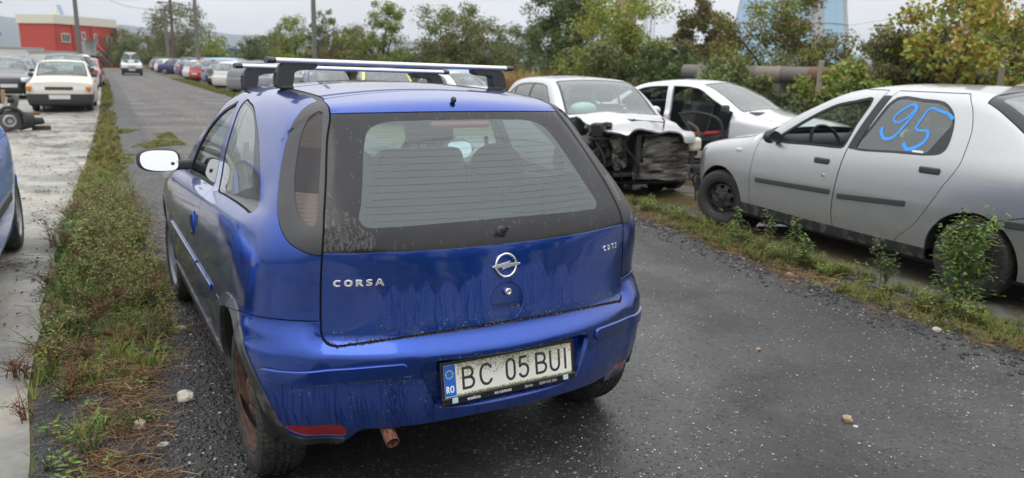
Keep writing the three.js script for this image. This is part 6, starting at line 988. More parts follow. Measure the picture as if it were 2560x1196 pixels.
  // single stones
  const lump = (name, label, x, z, s, col, k, group) => { const g = new THREE.IcosahedronGeometry(1, 3), p = g.attributes.position; for (let i = 0; i < p.count; i++) { const v = V3().fromBufferAttribute(p, i), q = 1 + .34 * nz(v.x * 1.3 + k, v.y * 1.3, v.z * 1.3 + k) + .08 * nz(v.x * 5 + k, v.y * 5, v.z * 5); p.setXYZ(i, v.x * q * s[0], Math.max(-.6, v.y * q) * s[1], v.z * q * s[2]); } g.deleteAttribute('uv'); g.computeVertexNormals(); g.rotateY(k); g.translate(0, s[1] * .55, 0); const m = put(name, g, std({ color: rgb(...col), roughness: .75 })); m.position.set(x, .002, z); return tag(m, label, 'stone', group); };
  lump('stone', 'large pale limestone lump on the gravel by the left rear wheel', -.928, -1.345, [.05, .028, .034], [.42, .40, .33], 2);
  lump('stone', 'tan cobble among dry stalks', -1.131, -1.145, [.03, .022, .024], [.33, .27, .20], 4); lump('stone', 'small flat pale stone beside the black rubber ring', -1.06, -.93, [.022, .012, .016], [.45, .43, .38], 6);
  lump('stone', 'tan angular stone lying alone on the asphalt', 1.636, .19, [.022, .019, .018], [.36, .27, .16], 8); lump('stone', 'small brown stone on the asphalt beside the bumper corner', 1.35, -1.05, [.016, .012, .014], [.20, .13, .08], 9);
  lump('stone', 'flat brown chip in the middle of the asphalt', 1.95, -.62, [.022, .009, .015], [.24, .17, .10], 10); lump('stone', 'brown stone at the crumbling asphalt edge', 3.36, -1.62, [.035, .022, .024], [.26, .15, .09], 11); lump('stone', 'grey lump of concrete by the grass verge', 3.18, -.35, [.028, .02, .022], [.32, .31, .28], 12);
  lump('stone', 'reddish pebble beside the front wheel', -.88, -2.55, [.02, .014, .016], [.2, .09, .05], 14); lump('stone', 'pale pebble under the sill', -.83, -2.35, [.03, .014, .02], [.4, .38, .33], 15);
  // rubber ring on the gravel
  { const g = new THREE.TorusGeometry(.024, .011, 8, 28); g.scale(1, 1, .35); const m = put('rubber_ring', at(merge([g, (() => { const c = new THREE.RingGeometry(.016, .04, 28); c.translate(0, 0, .003); return c; })()]), 0, 0, 0, -Math.PI / 2 + .12), M.rubber); m.position.set(-1.157, .018, -.865); tag(m, 'flat black rubber ring lying on the gravel', 'ring'); }
  { const g = new THREE.TorusGeometry(.008, .0022, 8, 22); const m = put('washer', at(g, 0, 0, 0, Math.PI / 2), M.alu); m.position.set(1.618, .005, .245); tag(m, 'small metal washer beside the tan stone', 'washer'); }
  // single tall weeds in front of the silver sedan
  const W = (label, x, z, h, o) => { const s = put('weed_plant', weed(r, h, o), M.leaf); s.position.set(x, -.004, z); s.rotation.y = r() * 6; return tag(s, label, 'weed', 'weeds along the right verge'); };
  W('big bushy weed in front of the rear wheel of the silver sedan', 3.80, -.60, .70, { leaves: 560, leaf: .042, cols: [[.09, .17, .04], [.20, .28, .06]], stems: 11, lean: .40, spread: .40, stemCol: [.10, .12, .04] });
  W('loose weed with fine leaves just ahead of the rear wheel of the silver sedan', 3.78, -1.12, .44, { leaves: 190, leaf: .026, cols: [[.08, .14, .04], [.15, .20, .05]], stems: 6, lean: .5, stemCol: [.1, .08, .04] });
  W('tall single weed below the door gap of the silver sedan', 3.74, -1.92, .42, { leaves: 110, leaf: .040, cols: [[.10, .18, .04], [.18, .26, .06]], stems: 4, lean: .25, spread: .16 });
  W('leafy weed with broad leaves below the front door', 3.70, -1.78, .30, { leaves: 110, leaf: .045, cols: [[.10, .18, .04], [.18, .26, .06]], stems: 6, lean: .5, spread: .3 });
  W('narrow upright weed below the front door of the silver sedan', 3.86, -2.28, .40, { leaves: 130, leaf: .032, cols: [[.10, .18, .05], [.18, .25, .06]], stems: 3, lean: .2, spread: .15 });
  W('slender light green weed spike behind the front wheel', 3.92, -2.72, .46, { leaves: 150, leaf: .03, cols: [[.13, .20, .05], [.19, .26, .07]], stems: 2, lean: .12, spread: .13, stemCol: [.12, .16, .05] });
  W('low spreading weed behind the front wheel', 3.82, -2.55, .22, { leaves: 130, leaf: .03, cols: [[.08, .14, .03], [.14, .19, .05]], stems: 8, lean: .9, spread: .3 });
  // two taller weeds on the left strip
  const L2 = (label, x, z, h, o) => { const s = put('weed_plant', weed(r, h, o), M.leaf); s.position.set(x, -.004, z); return tag(s, label, 'weed', 'weeds along the left verge'); };
  L2('light green leafy weed standing out of the left verge', -1.28, -4.2, .40, { leaves: 70, leaf: .045, cols: [LIME, [.2, .24, .05]], stems: 4, lean: .5, spread: .2 });
  L2('weed leaning over the concrete beside the light blue car', -1.50, -4.9, .36, { leaves: 150, leaf: .022, cols: [OLIVE, GREEN], stems: 6, lean: .9, spread: .4 });
}
// ------------------------------------------------------------------ trees and bushes behind the yard
M.bark = std({ color: rgb(.045, .038, .03), roughness: .95 });
function treeGeo(seed, h, w, { cols = [GREEN, OLIVE], n: n0 = 4200, leaf: leaf0 = .13, trunk = .25, gaps = .35, limbs = 9, bare = 0, low = .12 } = {}) {
  const n = n0 * 3.1 | 0, leaf = leaf0 * .80, r = rng(seed), wood = [], tips = [], L = new Leafy(), base = V3(0, 0, 0), fork = V3((r() - .5) * .2, h * trunk, (r() - .5) * .2), tr = .018 * h + .03;
  wood.push(rod([0, -.1, 0], fork.toArray(), tr, tr * .75, 7));
  for (let i = 0; i < limbs; i++) {
    const a = i / limbs * 6.283 + r() * .8, el = .25 + 1.2 * r(), len = (el > 1 ? h * (1 - trunk) : Math.min(h * .6, w)) * (.6 + .4 * r()), d = V3(Math.cos(a) * Math.cos(el) * w / h * 1.5, Math.sin(el), Math.sin(a) * Math.cos(el) * w / h * 1.5).normalize(), st = fork.clone().multiplyScalar(.55 + .45 * r()), m = st.clone().addScaledVector(d, len * .5).add(V3((r() - .5) * .2, .1 * len, (r() - .5) * .2)), e = st.clone().addScaledVector(d, len); e.y = Math.min(e.y, h * .97);
    wood.push(rod(st.toArray(), m.toArray(), tr * .5, tr * .3, 5), rod(m.toArray(), e.toArray(), tr * .3, tr * .1, 5)); tips.push(m, e);
    for (let k = 0; k < 4; k++) { const s = m.clone().lerp(e, r()), q = s.clone().add(V3((r() - .5) * w * .5, (r() - .25) * h * .22, (r() - .5) * w * .5)); wood.push(rod(s.toArray(), q.toArray(), tr * .12, tr * .05, 4)); tips.push(q); }
  }
  // clumps: at the limb ends and filling an uneven crown, with gaps left between
  const clumps = tips.map(p => [p, .5 + .5 * r()]); const cx = () => { const u = r() * 6.283, y = low + (1 - low) * Math.pow(r(), .8), q = Math.sqrt(r()) * w * .5 * Math.sqrt(Math.max(.06, 1 - Math.pow((y - .45) / .6, 2))); return V3(Math.cos(u) * q, y * h, Math.sin(u) * q); };
  const want = Math.round(26 + w * h * .9); for (let k = 0; k < want * 3 && clumps.length < want + tips.length; k++) { const p = cx(); if (nz(p.x * 1.1 + seed, p.y * 1.1, p.z * 1.1) * .5 + .5 < gaps) continue; clumps.push([p, .6 + .6 * r()]); }
  const rad = Math.max(.24, Math.min(w, h) * .15);
  for (let i = 0; i < n; i++) {
    const [c, s] = clumps[r() * clumps.length | 0], u = r() * 6.283, v = Math.acos(2 * r() - 1), q = rad * s * Math.pow(r(), .45), p = V3(c.x + q * Math.sin(v) * Math.cos(u), c.y + q * .8 * Math.cos(v), c.z + q * Math.sin(v) * Math.sin(u)); if (p.y < .03) continue;
    const pick = nz(c.x * .9 + seed * 3.1, c.y * .9, c.z * .9) * .7 + .5 + (r() - .5) * .7, ci = clamp(pick) * (cols.length - 1), c0 = cols[Math.floor(ci)], c1 = cols[Math.min(cols.length - 1, Math.floor(ci) + 1)], col = mixc(c0, c1, ci % 1).map(x => x * (.7 + .6 * r()));
    const d = V3(r() - .5, (r() - .65), r() - .5), len = leaf * (.6 + .8 * r()), sd = V3(r() - .5, r() - .5, r() - .5).cross(d).normalize().multiplyScalar(len * .36), e = p.clone().addScaledVector(d.normalize(), len), m = p.clone().lerp(e, .5);
    L.tri(p, m.clone().add(sd), e, col); L.tri(p, e, m.clone().sub(sd), col);
  }
  return { wood: merge(wood), crown: L.geo() };
}
function tree(name, label, category, u, depth, g, turn = 0, group) { // u: bearing from the lane in degrees, depth in metres from the lane's near end
  const b = u * Math.PI / 180, o = thing(name, label, category, [-1.24 + Math.sin(b) * depth, -.012, 2.15 - Math.cos(b) * depth], turn, group); put('trunk', g.wood, M.bark, o); put('crown', g.crown, M.leaf, o); return o;
}
const TG = 'trees behind the yard', bearing = px => (Math.atan((px - 1280) / 1890) + .521) * 180 / Math.PI;
const AUT = [.24, .155, .05], YEL = [.36, .31, .05], YG = [.28, .31, .05], MID = [.14, .19, .05], DG = [.072, .108, .04], OL = [.185, .175, .065], RU = [.19, .14, .065];
const trees = [
  ['poplar_tree', 'slim green tree standing right of the tall pole', 815, 52, 4.9, 2.0, { cols: [MID, DG], n: 2200, gaps: .3 }], ['bushy_tree', 'light green bushy tree left of the tall pole', 742, 52, 4.2, 2.6, { cols: [MID, YG], n: 2200 }],
  ['brown_bush', 'brownish autumn bush between the slim tree and the yellow green tree', 872, 50, 3.7, 4.0, { cols: [OL, RU], n: 2800 }], ['yellow_green_tree', 'yellow green tree with a rounded top by the brown bush', 950, 46, 4.9, 2.8, { cols: [YG, MID, YG], n: 3600, gaps: .3 }],
  ['olive_tree', 'wide olive brown tree above the dry grass', 1120, 44, 4.7, 5.0, { cols: [OL, MID, RU], n: 6000, leaf: .14 }], ['olive_tree', 'smaller olive tree leaning on the wide one', 1220, 46, 3.9, 3.4, { cols: [OL, MID], n: 3000 }],
  ['hedge_tree', 'dull green tree in the gap before the tall dark tree', 1285, 62, 4.6, 5.0, { cols: [MID, DG, OL], n: 3200, leaf: .16 }],
  ['dark_tree', 'tall dark green tree above the stripped silver hatchback', 1395, 36, 6.2, 3.6, { cols: [DG, MID], n: 8000, leaf: .12, gaps: .28 }],
  ['yellow_green_bush', 'large bright yellow green bush above the stripped cars', 1535, 31, 4.6, 4.8, { cols: [MID, YG, YG, [.24, .24, .03]], n: 9500, leaf: .12, gaps: .25, trunk: .12, low: .06 }],
  ['brown_tree', 'thin brown tree with open twigs beside the bright bush', 1725, 29, 4.2, 2.2, { cols: [OL, RU, MID], n: 4600, gaps: .42 }],
  ['green_bush', 'dark green bush filling the hedge above the doorless sedan', 1650, 27, 2.3, 3.4, { cols: [DG, MID], n: 5000, trunk: .1, low: .02 }], ['green_bush', 'low dark bush at the end of the pipe', 1500, 27.5, 2.3, 3.6, { cols: [MID, OL, DG], n: 4200, trunk: .1, low: .02 }], ['green_bush', 'dense mixed bush left of the orange tinted tree', 1800, 30, 2.5, 3.2, { cols: [OL, MID, DG], n: 4600, trunk: .1, low: .03 }],
  ['orange_tinted_tree', 'rounded green tree with orange tints before the blue tower', 1930, 26, 4.1, 3.4, { cols: [MID, AUT, MID, YG], n: 9000, leaf: .10, gaps: .25, trunk: .12, low: .05 }],
  ['brown_bush', 'rusty brown bush left of the yellow leaved tree', 2215, 21, 2.5, 2.3, { cols: [RU, OL, MID], n: 5200, leaf: .10, trunk: .12, low: .05 }],
  ['yellow_leaved_tree', 'yellow leaved tree with a dark forked trunk over the pipe', 2335, 20.5, 3.6, 3.0, { cols: [YEL, [.32, .27, .05], YG, OL], n: 1700, leaf: .15, gaps: .56, trunk: .3, limbs: 11, low: .3 }],
  ['green_tree', 'loose green tree right of the yellow leaved tree', 2475, 27, 3.3, 3.2, { cols: [MID, YG], n: 4400, gaps: .38, low: .1 }], ['orange_tree', 'green and orange tree at the end of the fence', 2580, 23, 3.5, 2.4, { cols: [AUT, MID, YG], n: 4600, low: .08 }],
  ['green_bush', 'low bush before the torn end of the pipe', 1775, 21.5, 1.75, 2.0, { cols: [MID, OL], n: 2600, trunk: .1, low: .02 }], ['green_bush', 'leafy bush below the tower beside the fence post', 2080, 19, 1.75, 1.9, { cols: [MID, YG], n: 2600, trunk: .1, low: .02 }],
  ['far_tree', 'grey green tree beside the lamp poles', 460, 105, 7.6, 9, { cols: [MID, OL, [.12, .13, .07]], n: 3000, leaf: .26 }], ['far_tree', 'low far trees right of the white van', 400, 120, 4.2, 11, { cols: [MID, OL], n: 2600, leaf: .28 }], ['far_tree', 'dark far tree behind the white van', 345, 125, 4.4, 8, { cols: [DG, OL], n: 2200, leaf: .28 }], ['far_tree', 'brown far tree beside the red building', 300, 130, 5.4, 7, { cols: [OL, RU], n: 2400, leaf: .28 }],
  ['far_tree', 'small reddish tree before the hills', 672, 110, 4.8, 4.5, { cols: [RU, OL], n: 1800, leaf: .25 }], ['far_tree', 'green far tree left of the reddish tree', 632, 105, 4.2, 4.5, { cols: [MID, DG], n: 1600, leaf: .25 }], ['far_tree', 'green far tree under the thin crossarm pole', 545, 95, 4.0, 6, { cols: [MID, YG], n: 1800, leaf: .24 }], ['far_tree', 'dim far tree right of the reddish tree', 705, 92, 4.6, 4, { cols: [MID, OL], n: 1600, leaf: .22 }], ['far_tree', 'broad far tree closing the lane', 505, 118, 3.4, 12, { cols: [YG, MID], n: 2600, leaf: .27 }],
];
trees.forEach(([name, label, px, d, h, w, o], i) => tree(name, label, /bush/.test(name) ? 'bush' : 'tree', bearing(px), d, treeGeo(300 + i * 17, h, w, o), i * 1.3, TG));
{ // tall dry grass and undergrowth
  const r = rng(61), arc = (px0, px1, d0, d1, n, s0, s1) => Array.from({ length: n }, () => { const b = bearing(lerp(px0, px1, r())) * Math.PI / 180, d = lerp(d0, d1, r()); return [-1.24 + Math.sin(b) * d, -.012, 2.15 - Math.cos(b) * d, r() * 6.28, lerp(s0, s1, r())]; });
  stuff('dry_grass', 'tall straw coloured grass below the hedge', tuft(r, 26, 1.15, [STRAW, [.24, .19, .08]], .012), M.leaf, arc(1150, 1420, 33, 46, 900, .8, 1.45)); stuff('dry_grass', 'straw and green grass behind the stripped cars', tuft(r, 24, .8, [[.22, .16, .07], [.12, .12, .04]], .012), M.leaf, arc(1400, 2500, 20, 26, 800, .5, 1.1));
  stuff('undergrowth', 'low green undergrowth before the pipe', weed(r, .8, { leaves: 150, leaf: .10, cols: [[.06, .10, .03], [.12, .13, .04]], stems: 7, lean: .7, stemCol: BROWN }), M.leaf, [...arc(1880, 2140, 15, 20, 60, .7, 1.25), ...arc(1400, 1800, 20, 25, 70, .8, 1.4), ...arc(1820, 2200, 19, 22, 70, .9, 1.5), ...arc(2140, 2560, 17, 20, 60, .6, 1.1)]);
  stuff('far_grass', 'rough grass of the open ground beyond the rows', tuft(r, 30, .5, [[.10, .11, .03], [.2, .16, .06]], .02), M.leaf, arc(620, 1300, 30, 90, 1500, .8, 1.6));
  stuff('far_scrub', 'distant scrub line closing the yard', weed(r, 2.6, { leaves: 300, leaf: .30, cols: [DG, OL], stems: 9, lean: .8, stemCol: BROWN }), M.leaf, [...arc(270, 760, 135, 160, 90, .6, 1.15), ...arc(760, 1420, 62, 75, 70, .7, 1.1), ...arc(1950, 2600, 34, 40, 70, .55, .95)]);
}

{ // trees on the other side of the yard, behind the viewer, that the tailgate mirrors
  const src = scene.children.filter(o => /olive_tree|dark_tree|yellow_green_bush|hedge_tree/.test(o.name)), r = rng(17);
  const where = ['opposite the tailgate', 'beside the yard gate', 'near the yard gate', 'at the yard corner', 'beyond the concrete', 'across the concrete', 'behind the concrete yard', 'facing the silver sedan', 'past the silver sedan'];
  for (let i = 3; i < 9; i++) copy(src[i % src.length], [-21 + i * 5.2 + r(), -.012, 15 + 4 * r()], r() * 6, `leafy tree in the boundary row ${where[i]}`, 'trees of the boundary row').scale.setScalar(.95 + .2 * r());
}
// ------------------------------------------------------------------ poles, pipe, buildings, hills
const polar = (px, d, y = 0) => { const b = bearing(px) * Math.PI / 180; return [-1.24 + Math.sin(b) * d, y, 2.15 - Math.cos(b) * d]; };
M.pole = std({ color: rgb(.14, .135, .125), roughness: .85 }); M.wood = std({ color: rgb(.10, .07, .05), roughness: .9 }); M.wire = std({ color: rgb(.05, .05, .05), roughness: .6 }); M.post = std({ color: rgb(.27, .25, .20), roughness: .9 });
function pole(label, px, d, h, r, arms = [], mat = M.pole) {
  const o = thing('utility_pole', label, 'pole', polar(px, d), .521, 'utility poles'); put('shaft', rod([0, -.1, 0], [0, h, 0], r, r * .7, 12), mat, o);
  for (const [y, len, lamps] of arms) { const a = put('crossarm', [rbox(len, .10, .10, .02, 0, y, 0)], mat, o); for (const s of [-1, 1]) { if (lamps) { const g = new THREE.SphereGeometry(.26, 12, 8); g.scale(1, .5, 1); put('lamp_head', at(g, s * len / 2, y - .05, 0), M.pole, a); } else put('insulator', at(new THREE.CylinderGeometry(.05, .07, .16, 8), s * len * .45, y + .12, 0), M.wire, a); } }
  return o;
}
pole('concrete pole before the red building with a short crossarm', 217, 70, 8.4, .19, [[6.3, 2.0, 0], [7.6, .9, 0]]); pole('lamp pole with two lamp heads beside the wooden pole', 432, 92, 7.0, .17, [[5.7, 2.4, 1], [6.6, .9, 1]]); pole('wooden lamp pole with a wide lamp arm', 446, 86, 7.4, .19, [[6.9, 2.4, 1]], M.wood); pole('tall grey pole at the far end of the right row', 505, 62, 9.0, .15, []); pole('thin crossarm pole before the hills', 535, 118, 5.4, .17, [[5.2, 2.6, 0]], M.wood); pole('tall grey pole rising behind the roof bars', 790, 46, 9.5, .16, []);
pole('crossarm pole at the yard corner beyond the crane', 18, 95, 7.5, .2, [[6.6, 1.8, 0]], M.wood);
function wire(a, b, sag, label) { const m = a.map((v, i) => (v + b[i]) / 2); m[1] -= sag; const q = put('overhead_wire', tube([a, a.map((v, i) => lerp(v, m[i], .55)).map((v, i) => i === 1 ? lerp(a[1], m[1], .78) : v), m, b.map((v, i) => i === 1 ? lerp(b[1], m[1], .78) : lerp(v, m[i], .55)), b], .018, 4, 30), M.wire); return tag(q, label, 'wire', 'overhead wires'); }
wire(polar(505, 62, 8.2), polar(790, 46, 8.6), 2.2, 'sagging wire between the two tall grey poles, upper'); wire(polar(505, 62, 7.7), polar(790, 46, 8.1), 2.3, 'sagging wire between the two tall grey poles, lower'); wire(polar(217, 70, 7.6), polar(432, 92, 6.6), 1.0, 'thin wire from the pole at the red building to the lamp pole'); wire(polar(2080, 120, 8.2), polar(2700, 110, 13), 1.2, 'heavy wire right of the blue tower, upper'); wire(polar(2060, 120, 3.4), polar(2700, 110, 7), .8, 'heavy wire right of the blue tower, lower');
{ // insulated heating pipe on supports
  const a = polar(1690, 25.5, 1.46), b = polar(2680, 22.5, 1.46), o = thing('heating_pipe', 'fat insulated heating pipe with torn black wrapping along the fence', 'pipe'), n = 13;
  const skins = [M.pipeTan = std({ color: rgb(.19, .165, .13), roughness: .8 }), M.pipeGrey = std({ color: rgb(.13, .12, .11), roughness: .75 }), M.pipeBlack = std({ color: rgb(.022, .022, .025), roughness: .55 }), M.pipeRust = std({ color: rgb(.14, .075, .045), roughness: .85 })], pick = [1, 1, 1, 0, 1, 3, 2, 2, 2, 2, 2, 2, 2];
  for (let k = 0; k < n; k++) { const p = a.map((v, i) => lerp(v, b[i], k / n)), q = a.map((v, i) => lerp(v, b[i], (k + .985) / n)); const g = rod(p, q, .235 + .010 * (k % 3), .235 + .010 * (k % 2), 28), at_ = g.attributes.position; for (let i = 0; i < at_.count; i++) at_.setY(i, at_.getY(i) + .012 * nz(at_.getX(i) * 2, at_.getY(i) * 4, at_.getZ(i) * 2)); g.computeVertexNormals(); put('pipe_section', g, skins[pick[k]], o); }
  for (let k = 0; k < 5; k++) { const p = a.map((v, i) => lerp(v, b[i], (k + .5) / 5)); put('support', [rbox(.2, 1.22, .2, .02, p[0], .6, p[2])], M.pipeGrey, o); }
}
[[1728, 23.5, 1.72], [2022, 22.5, 1.86], [2461, 20.5, 1.90], [2300, 21.5, 1.5], [2700, 20, 1.9]].forEach(([px, d, h], i) => tag((() => { const m = put('fence_post', [rbox(.15, h, .13, .015, 0, h / 2, 0, 0, 0, (i % 2 ? .03 : -.02))], M.post); m.position.set(...polar(px, d)); m.rotation.y = .5; return m; })(), ['concrete fence post at the torn end of the pipe', 'concrete fence post behind the leafy bush below the tower', 'square concrete fence post before the black pipe wrapping', 'short concrete fence post under the yellow leaved tree', 'concrete fence post where the fence leaves the yard'][i], 'post', 'fence posts before the pipe'));
{ // green bar fence far right
  M.fenceGreen = std({ color: rgb(.03, .10, .08), roughness: .7 }); const f = thing('bar_fence', 'green metal bar fence behind the pipe', 'fence'); const a = polar(2330, 31), b = polar(2640, 29); for (let k = 0; k < 26; k++) { const t = k / 25; put('bar', rod([lerp(a[0], b[0], t), 0, lerp(a[2], b[2], t)], [lerp(a[0], b[0], t), k % 5 ? 2.3 : 2.6, lerp(a[2], b[2], t)], k % 5 ? .018 : .04, undefined, 6), M.fenceGreen, f); } put('rail', rod([a[0], 2.1, a[2]], [b[0], 2.1, b[2]], .025), M.fenceGreen, f); put('rail', rod([a[0], .4, a[2]], [b[0], .4, b[2]], .025), M.fenceGreen, f);
}
{ // red building with a pale parapet
  const o = thing('red_building', 'two storey red building with a pale parapet and an outside stair', 'building', polar(238, 126), .521 + .26), red = std({ color: rgb(.43, .055, .036), roughness: .8 }), red2 = std({ color: rgb(.35, .045, .032), roughness: .8 }), cream = std({ color: rgb(.62, .60, .52), roughness: .8 }), win = phys({ color: rgb(.05, .06, .07), roughness: .1 }), wf = std({ color: rgb(.65, .65, .62), roughness: .6 });
  put('wall', [box(14.2, 5.7, 6, 0, 2.85, -3)], red, o); const par = put('parapet', [box(14.6, 1.15, 6.4, 0, 6.28, -3)], cream, o);
  for (const x of [-7.1, -3.2, 1.0, 7.1]) put('pilaster', box(.35, 5.68, .16, x, 2.84, .07), red2, o);
  for (const [x, y, w, h] of [[-4.9, 3.9, 1.6, 1.0], [-2.2, 4.3, .5, .8], [-.9, 4.3, .5, .8], [1.9, 4.0, .45, 1.1], [5.2, 3.5, .9, 1.7], [5.2, 1.2, .9, 1.2]]) { const g = put('window', box(w, h, .08, x, y, .06), win, o); put('frame', [box(w + .2, .1, .12, x, y + h / 2 + .05, .09), box(w + .2, .1, .12, x, y - h / 2 - .05, .09), box(.1, h, .12, x - w / 2 - .05, y, .09), box(.1, h, .12, x + w / 2 + .05, y, .09), ...(w > 1 ? [box(.07, h, .12, x - w / 6, y, .09), box(.07, h, .12, x + w / 6, y, .09)] : [])], wf, g); }
  put('canopy', [(() => { const g = new THREE.CylinderGeometry(1.6, 1.6, 2.2, 20, 1, false, 0, Math.PI); g.rotateZ(Math.PI / 2); g.rotateX(-Math.PI / 2); g.scale(1.1, .7, .6); return g.translate(-.8, 2.6, 1.1); })(), box(2.6, .12, 1.6, -.8, 1.7, 1.0)], std({ color: rgb(.45, .47, .46), roughness: .6 }), o);
  put('stair', [rod([.7, 2.2, 1.2], [4.0, .2, 1.2], .07), rod([.7, 3.1, 1.2], [4.0, 1.1, 1.2], .05), box(3.9, .1, 1.0, 2.35, 1.15, .8, 0, 0, -.545)], wf, o); put('balcony', [box(3.2, .16, 1.0, 5.1, 2.2, .55)], red2, o);
  o.scale.x = .76; put('roof_panel', [box(1.6, 1.3, .1, -2.8, 7.7, -2, -.3, .3), rod([-2.8, 6.8, -2], [-2.8, 7.4, -2], .06)], std({ color: rgb(.25, .33, .45), roughness: .3 }), o); put('chimney', box(.5, .9, .5, -1.5, 7.2, -4), cream, o);
}
const shed = (label, px, d, w, h, dep, col, turn) => { const o = thing('white_cabin', label, 'cabin', polar(px, d), .521 + turn), m = std({ color: rgb(...col), roughness: .7 }); put('wall', box(w, h, dep, 0, h / 2, -dep / 2), m, o); put('roof', box(w + .2, .12, dep + .2, 0, h + .06, -dep / 2), std({ color: rgb(.35, .35, .35), roughness: .7 }), o); put('window', box(w * .2, h * .3, .06, w * .1, h * .6, .02), phys({ color: rgb(.05, .05, .06), roughness: .15 }), o); put('door', box(w * .14, h * .7, .06, -w * .25, h * .36, .02), std({ color: rgb(.4, .42, .42), roughness: .6 }), o); return o; };
shed('white site cabin in front of the red building', 92, 88, 3.2, 2.1, 2.4, [.62, .63, .62], .2); shed('long white cabin under the red building', 178, 84, 3.6, 1.8, 2.4, [.62, .61, .58], .1); shed('low pale building with a blue roof before the hills', 572, 150, 9, 2.6, 5, [.55, .55, .54], .1);
{ const o = thing('blue_hall', 'far hall with a bright blue front', 'building', polar(578, 165), .521); put('wall', box(9, 2.6, 6, 0, 1.6, -3), std({ color: rgb(.6, .6, .6), roughness: .8 }), o); put('fascia', box(7.5, 1.4, .2, .3, 2.9, .12), std({ color: rgb(.03, .09, .42), roughness: .6 }), o); }
{ // yellow crane and scrap at the far left
  const o = thing('yellow_crane', 'small yellow crane with a dark lattice mast among scrap', 'crane', polar(-50, 84), .4), y = std({ color: rgb(.50, .30, .03), roughness: .6 }), d = M.junk; put('cab', [rbox(2.4, 1.0, 1.6, .1, 0, 1.9, 0), rbox(1.0, .9, 1.0, .1, .9, 2.7, 0)], y, o); put('chassis', [rbox(4.6, .7, 1.8, .1, 0, 1.05, 0), ...[-1.6, 0, 1.6].map(x => at(new THREE.CylinderGeometry(.5, .5, 1.9, 16), x, .5, 0, Math.PI / 2))], d, o); put('mast', [rod([.4, 2.2, 0], [.7, 6.2, 0], .12), rod([0, 2.2, 0], [.6, 6.2, 0], .07), rod([.4, 3.2, 0], [-2.2, 4.0, 0], .08)], d, o); put('tarpaulin', rbox(1.8, .35, 1.2, .1, 1.4, 3.3, .3), std({ color: rgb(.08, .2, .5), roughness: .6 }), o);
}
{ // hyperboloid cooling tower clad in pale blue, chimneys of the power station
  const o = thing('cooling_tower', 'pale blue cooling tower of the power station rising behind the trees', 'tower', polar(1936, 260)), blue = std({ color: rgb(.30, .46, .60), roughness: .7 }), dull = std({ color: rgb(.33, .34, .37), roughness: .8 }), pr = []; for (let k = 0; k <= 14; k++) { const y = k / 14 * 46; pr.push(new THREE.Vector2(17.2 * Math.sqrt(.72 + Math.pow((y - 40) / 52, 2) * 1.1), y)); }
  const N = 24; for (let i = 0; i < N; i++) put('panel', new THREE.LatheGeometry(pr, 2, i / N * 2 * Math.PI, 2 * Math.PI / N * .985), i % 7 === 1 || i % 9 === 4 ? dull : blue, o); for (let k = 0; k < 5; k++) { const y = 8 + k * 8; put('ring', at(new THREE.TorusGeometry(17.2 * Math.sqrt(.72 + Math.pow((y - 40) / 52, 2) * 1.1) + .05, .18, 6, 60), 0, y, 0, Math.PI / 2), dull, o); }
  const stack = (label, px, d, r0, r1, h, col) => { const s = thing('chimney_stack', label, 'chimney', polar(px, d)), m = std({ color: rgb(...col), roughness: .85 }); put('shaft', rod([0, 0, 0], [0, h, 0], r0, r1, 28), m, s); put('band', rod([0, h * .3, 0], [0, h * .34, 0], lerp(r0, r1, .3) + .1, lerp(r0, r1, .34) + .1, 28), m, s); };
  stack('brown chimney stack behind the bright bush', 1540, 330, 4.6, 3.6, 90, [.20, .15, .11]); stack('grey brown chimney stack behind the yellow leaved tree', 2402, 200, 3.2, 2.6, 60, [.19, .165, .15]); stack('dark chimney stack at the end of the fence', 2580, 180, 4.6, 2.6, 80, [.10, .09, .09]);
  for (const [px, k] of [[1590, 0], [1606, 1]]) { const s = thing('lattice_mast', ['thin lattice mast beside the brown chimney stack', 'second thin lattice mast, farther from the brown chimney stack'][k], 'mast', polar(px, 210), .3 + k, 'lattice masts'); for (const [a, b] of [[-.5, -.5], [.5, -.5], [0, .6]]) put('leg', rod([a, 0, b], [a * .5, 42, b * .5], .1, .08, 5), M.pole, s); for (let q = 0; q < 18; q++) put('brace', rod([-.5, q * 2.2, -.5], [.5, q * 2.2 + 2.2, -.5], .05, .05, 4), M.pole, s); }
}
{ // wooded hills on the horizon
  const P = [], I = [], n = 160; for (let i = 0; i <= n; i++) { const px = lerp(-700, 3300, i / n), b = bearing(px) * Math.PI / 180, ridge = 74 + 34 * fbm(px * .0022, 3, 0, 4) + 26 * sstep(700, -200, px) - 22 * sstep(900, 1600, px); for (let k = 0; k <= 5; k++) { const t = k / 5, d = 1750 + 750 * t, y = -2 + ridge * 1.05 * Math.pow(t, .8) * (1 + .10 * nz(px * .01, k, 4)); P.push(-1.24 + Math.sin(b) * d, y, 2.15 - Math.cos(b) * d); } }
  for (let i = 0; i < n; i++) for (let k = 0; k < 5; k++) { const q = i * 6 + k; I.push(q, q + 6, q + 1, q + 1, q + 6, q + 7); } const g = new THREE.BufferGeometry(); g.setAttribute('position', new THREE.Float32BufferAttribute(P, 3)); g.setIndex(I); g.computeVertexNormals(); structure('hills', g, std({ color: rgb(.05, .065, .055), roughness: 1 }), 'low wooded hills fading into haze');
}
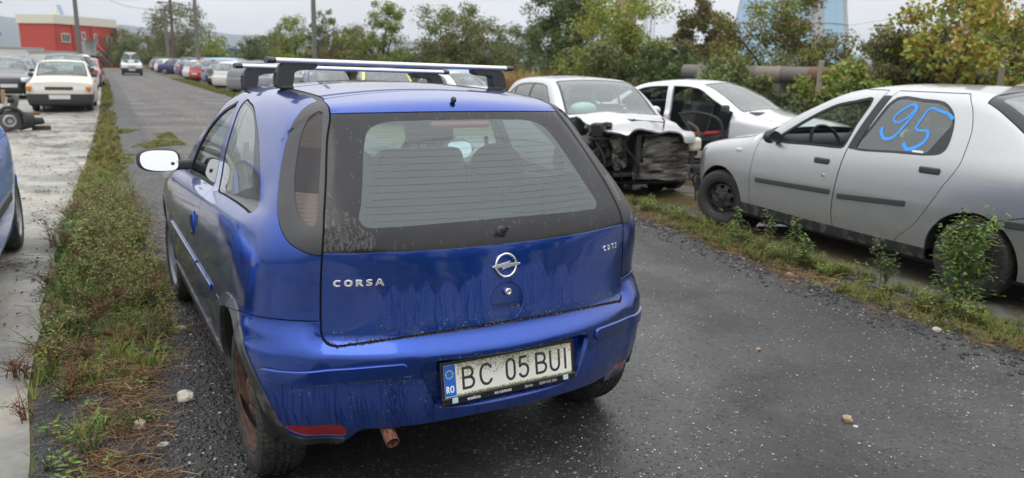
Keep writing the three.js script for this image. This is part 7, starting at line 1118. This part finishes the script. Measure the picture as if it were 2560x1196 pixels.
{ // scrap on the concrete at the left
  const eng = thing('scrap_engine', 'scrap engine block with a pulley lying on the concrete', 'engine', [-2.45, 0, -16.2], .4); put('block', [rbox(.44, .34, .36, .05, 0, .20, 0, 0, .2, .1), rbox(.3, .12, .28, .03, -.02, .38, 0, 0, .2, .1)], M.junkGrey, eng); put('gearbox', [at(new THREE.CylinderGeometry(.20, .15, .24, 20), .30, .21, .02, 0, 0, Math.PI / 2), at(new THREE.CylinderGeometry(.09, .07, .25, 14), .48, .19, .03, 0, 0, Math.PI / 2)], M.junk, eng); put('pulley', [at(new THREE.TorusGeometry(.10, .03, 8, 22), -.06, .22, .20), at(new THREE.CylinderGeometry(.05, .05, .06, 14), -.06, .22, .20, Math.PI / 2)], M.rim, eng); put('manifold', [tube([[-.2, .36, .1], [-.1, .48, .14], [.1, .45, .16], [.2, .34, .2]], .035, 8)], M.junk, eng);
  const sub = thing('scrap_axle', 'scrap axle with springs heaped before the ivory sedan', 'axle', [-3.35, 0, -20.3], .3); put('beam', [rod([-.8, .35, 0], [.8, .42, .1], .07), rbox(.9, .16, .3, .04, -.1, .52, .1, 0, .2, .1)], M.junk, sub); put('hub', at(new THREE.CylinderGeometry(.2, .2, .08, 22), .78, .35, .1, 0, 0, Math.PI / 2 - .3), M.junkGrey, sub); put('hub', at(new THREE.CylinderGeometry(.2, .2, .08, 22), -.8, .3, 0, 0, 0, Math.PI / 2 + .2), M.junkGrey, sub); const pts = []; for (let i = 0; i < 60; i++) pts.push([.3 + .07 * Math.cos(i * .7), .52 + i * .006, .1 + .07 * Math.sin(i * .7)]); put('spring', tube(pts, .012, 6, 240), M.rim, sub); put('plank', rbox(.08, .36, .03, .005, .52, .50, .26, .2), std({ color: rgb(.35, .25, .12), roughness: .8 }), sub); put('arm', [tube([[-.5, .5, .2], [-.2, .72, .3], [.3, .66, .3]], .04, 8), rod([.5, .06, .35], [.6, .5, .2], .03)], M.rim, sub);
  const brick = (label, x, z, s, turn, col) => tag((() => { const m = put('timber_block', rbox(...s, .012, 0, s[1] / 2, 0), std({ color: rgb(...col), roughness: .85 })); m.position.set(x, .002, z); m.rotation.y = turn; return m; })(), label, 'block');
  brick('dark brown timber block lying on the concrete near the scrap engine', -1.92, -16.5, [.34, .08, .16], .1, [.07, .045, .032]); brick('small dark block beyond the brown timber', -1.98, -18.3, [.12, .07, .1], .5, [.04, .035, .03]); brick('rusty wedge under the nose of the ivory sedan', -2.2, -21.2, [.2, .07, .12], .2, [.16, .085, .03]);
}
// ------------------------------------------------------------------ damp air
scene.fog = new THREE.FogExp2(new THREE.Color().setRGB(.80, .88, 1.0), .00028);
camera.updateProjectionMatrix();
renderer.render(scene, camera);
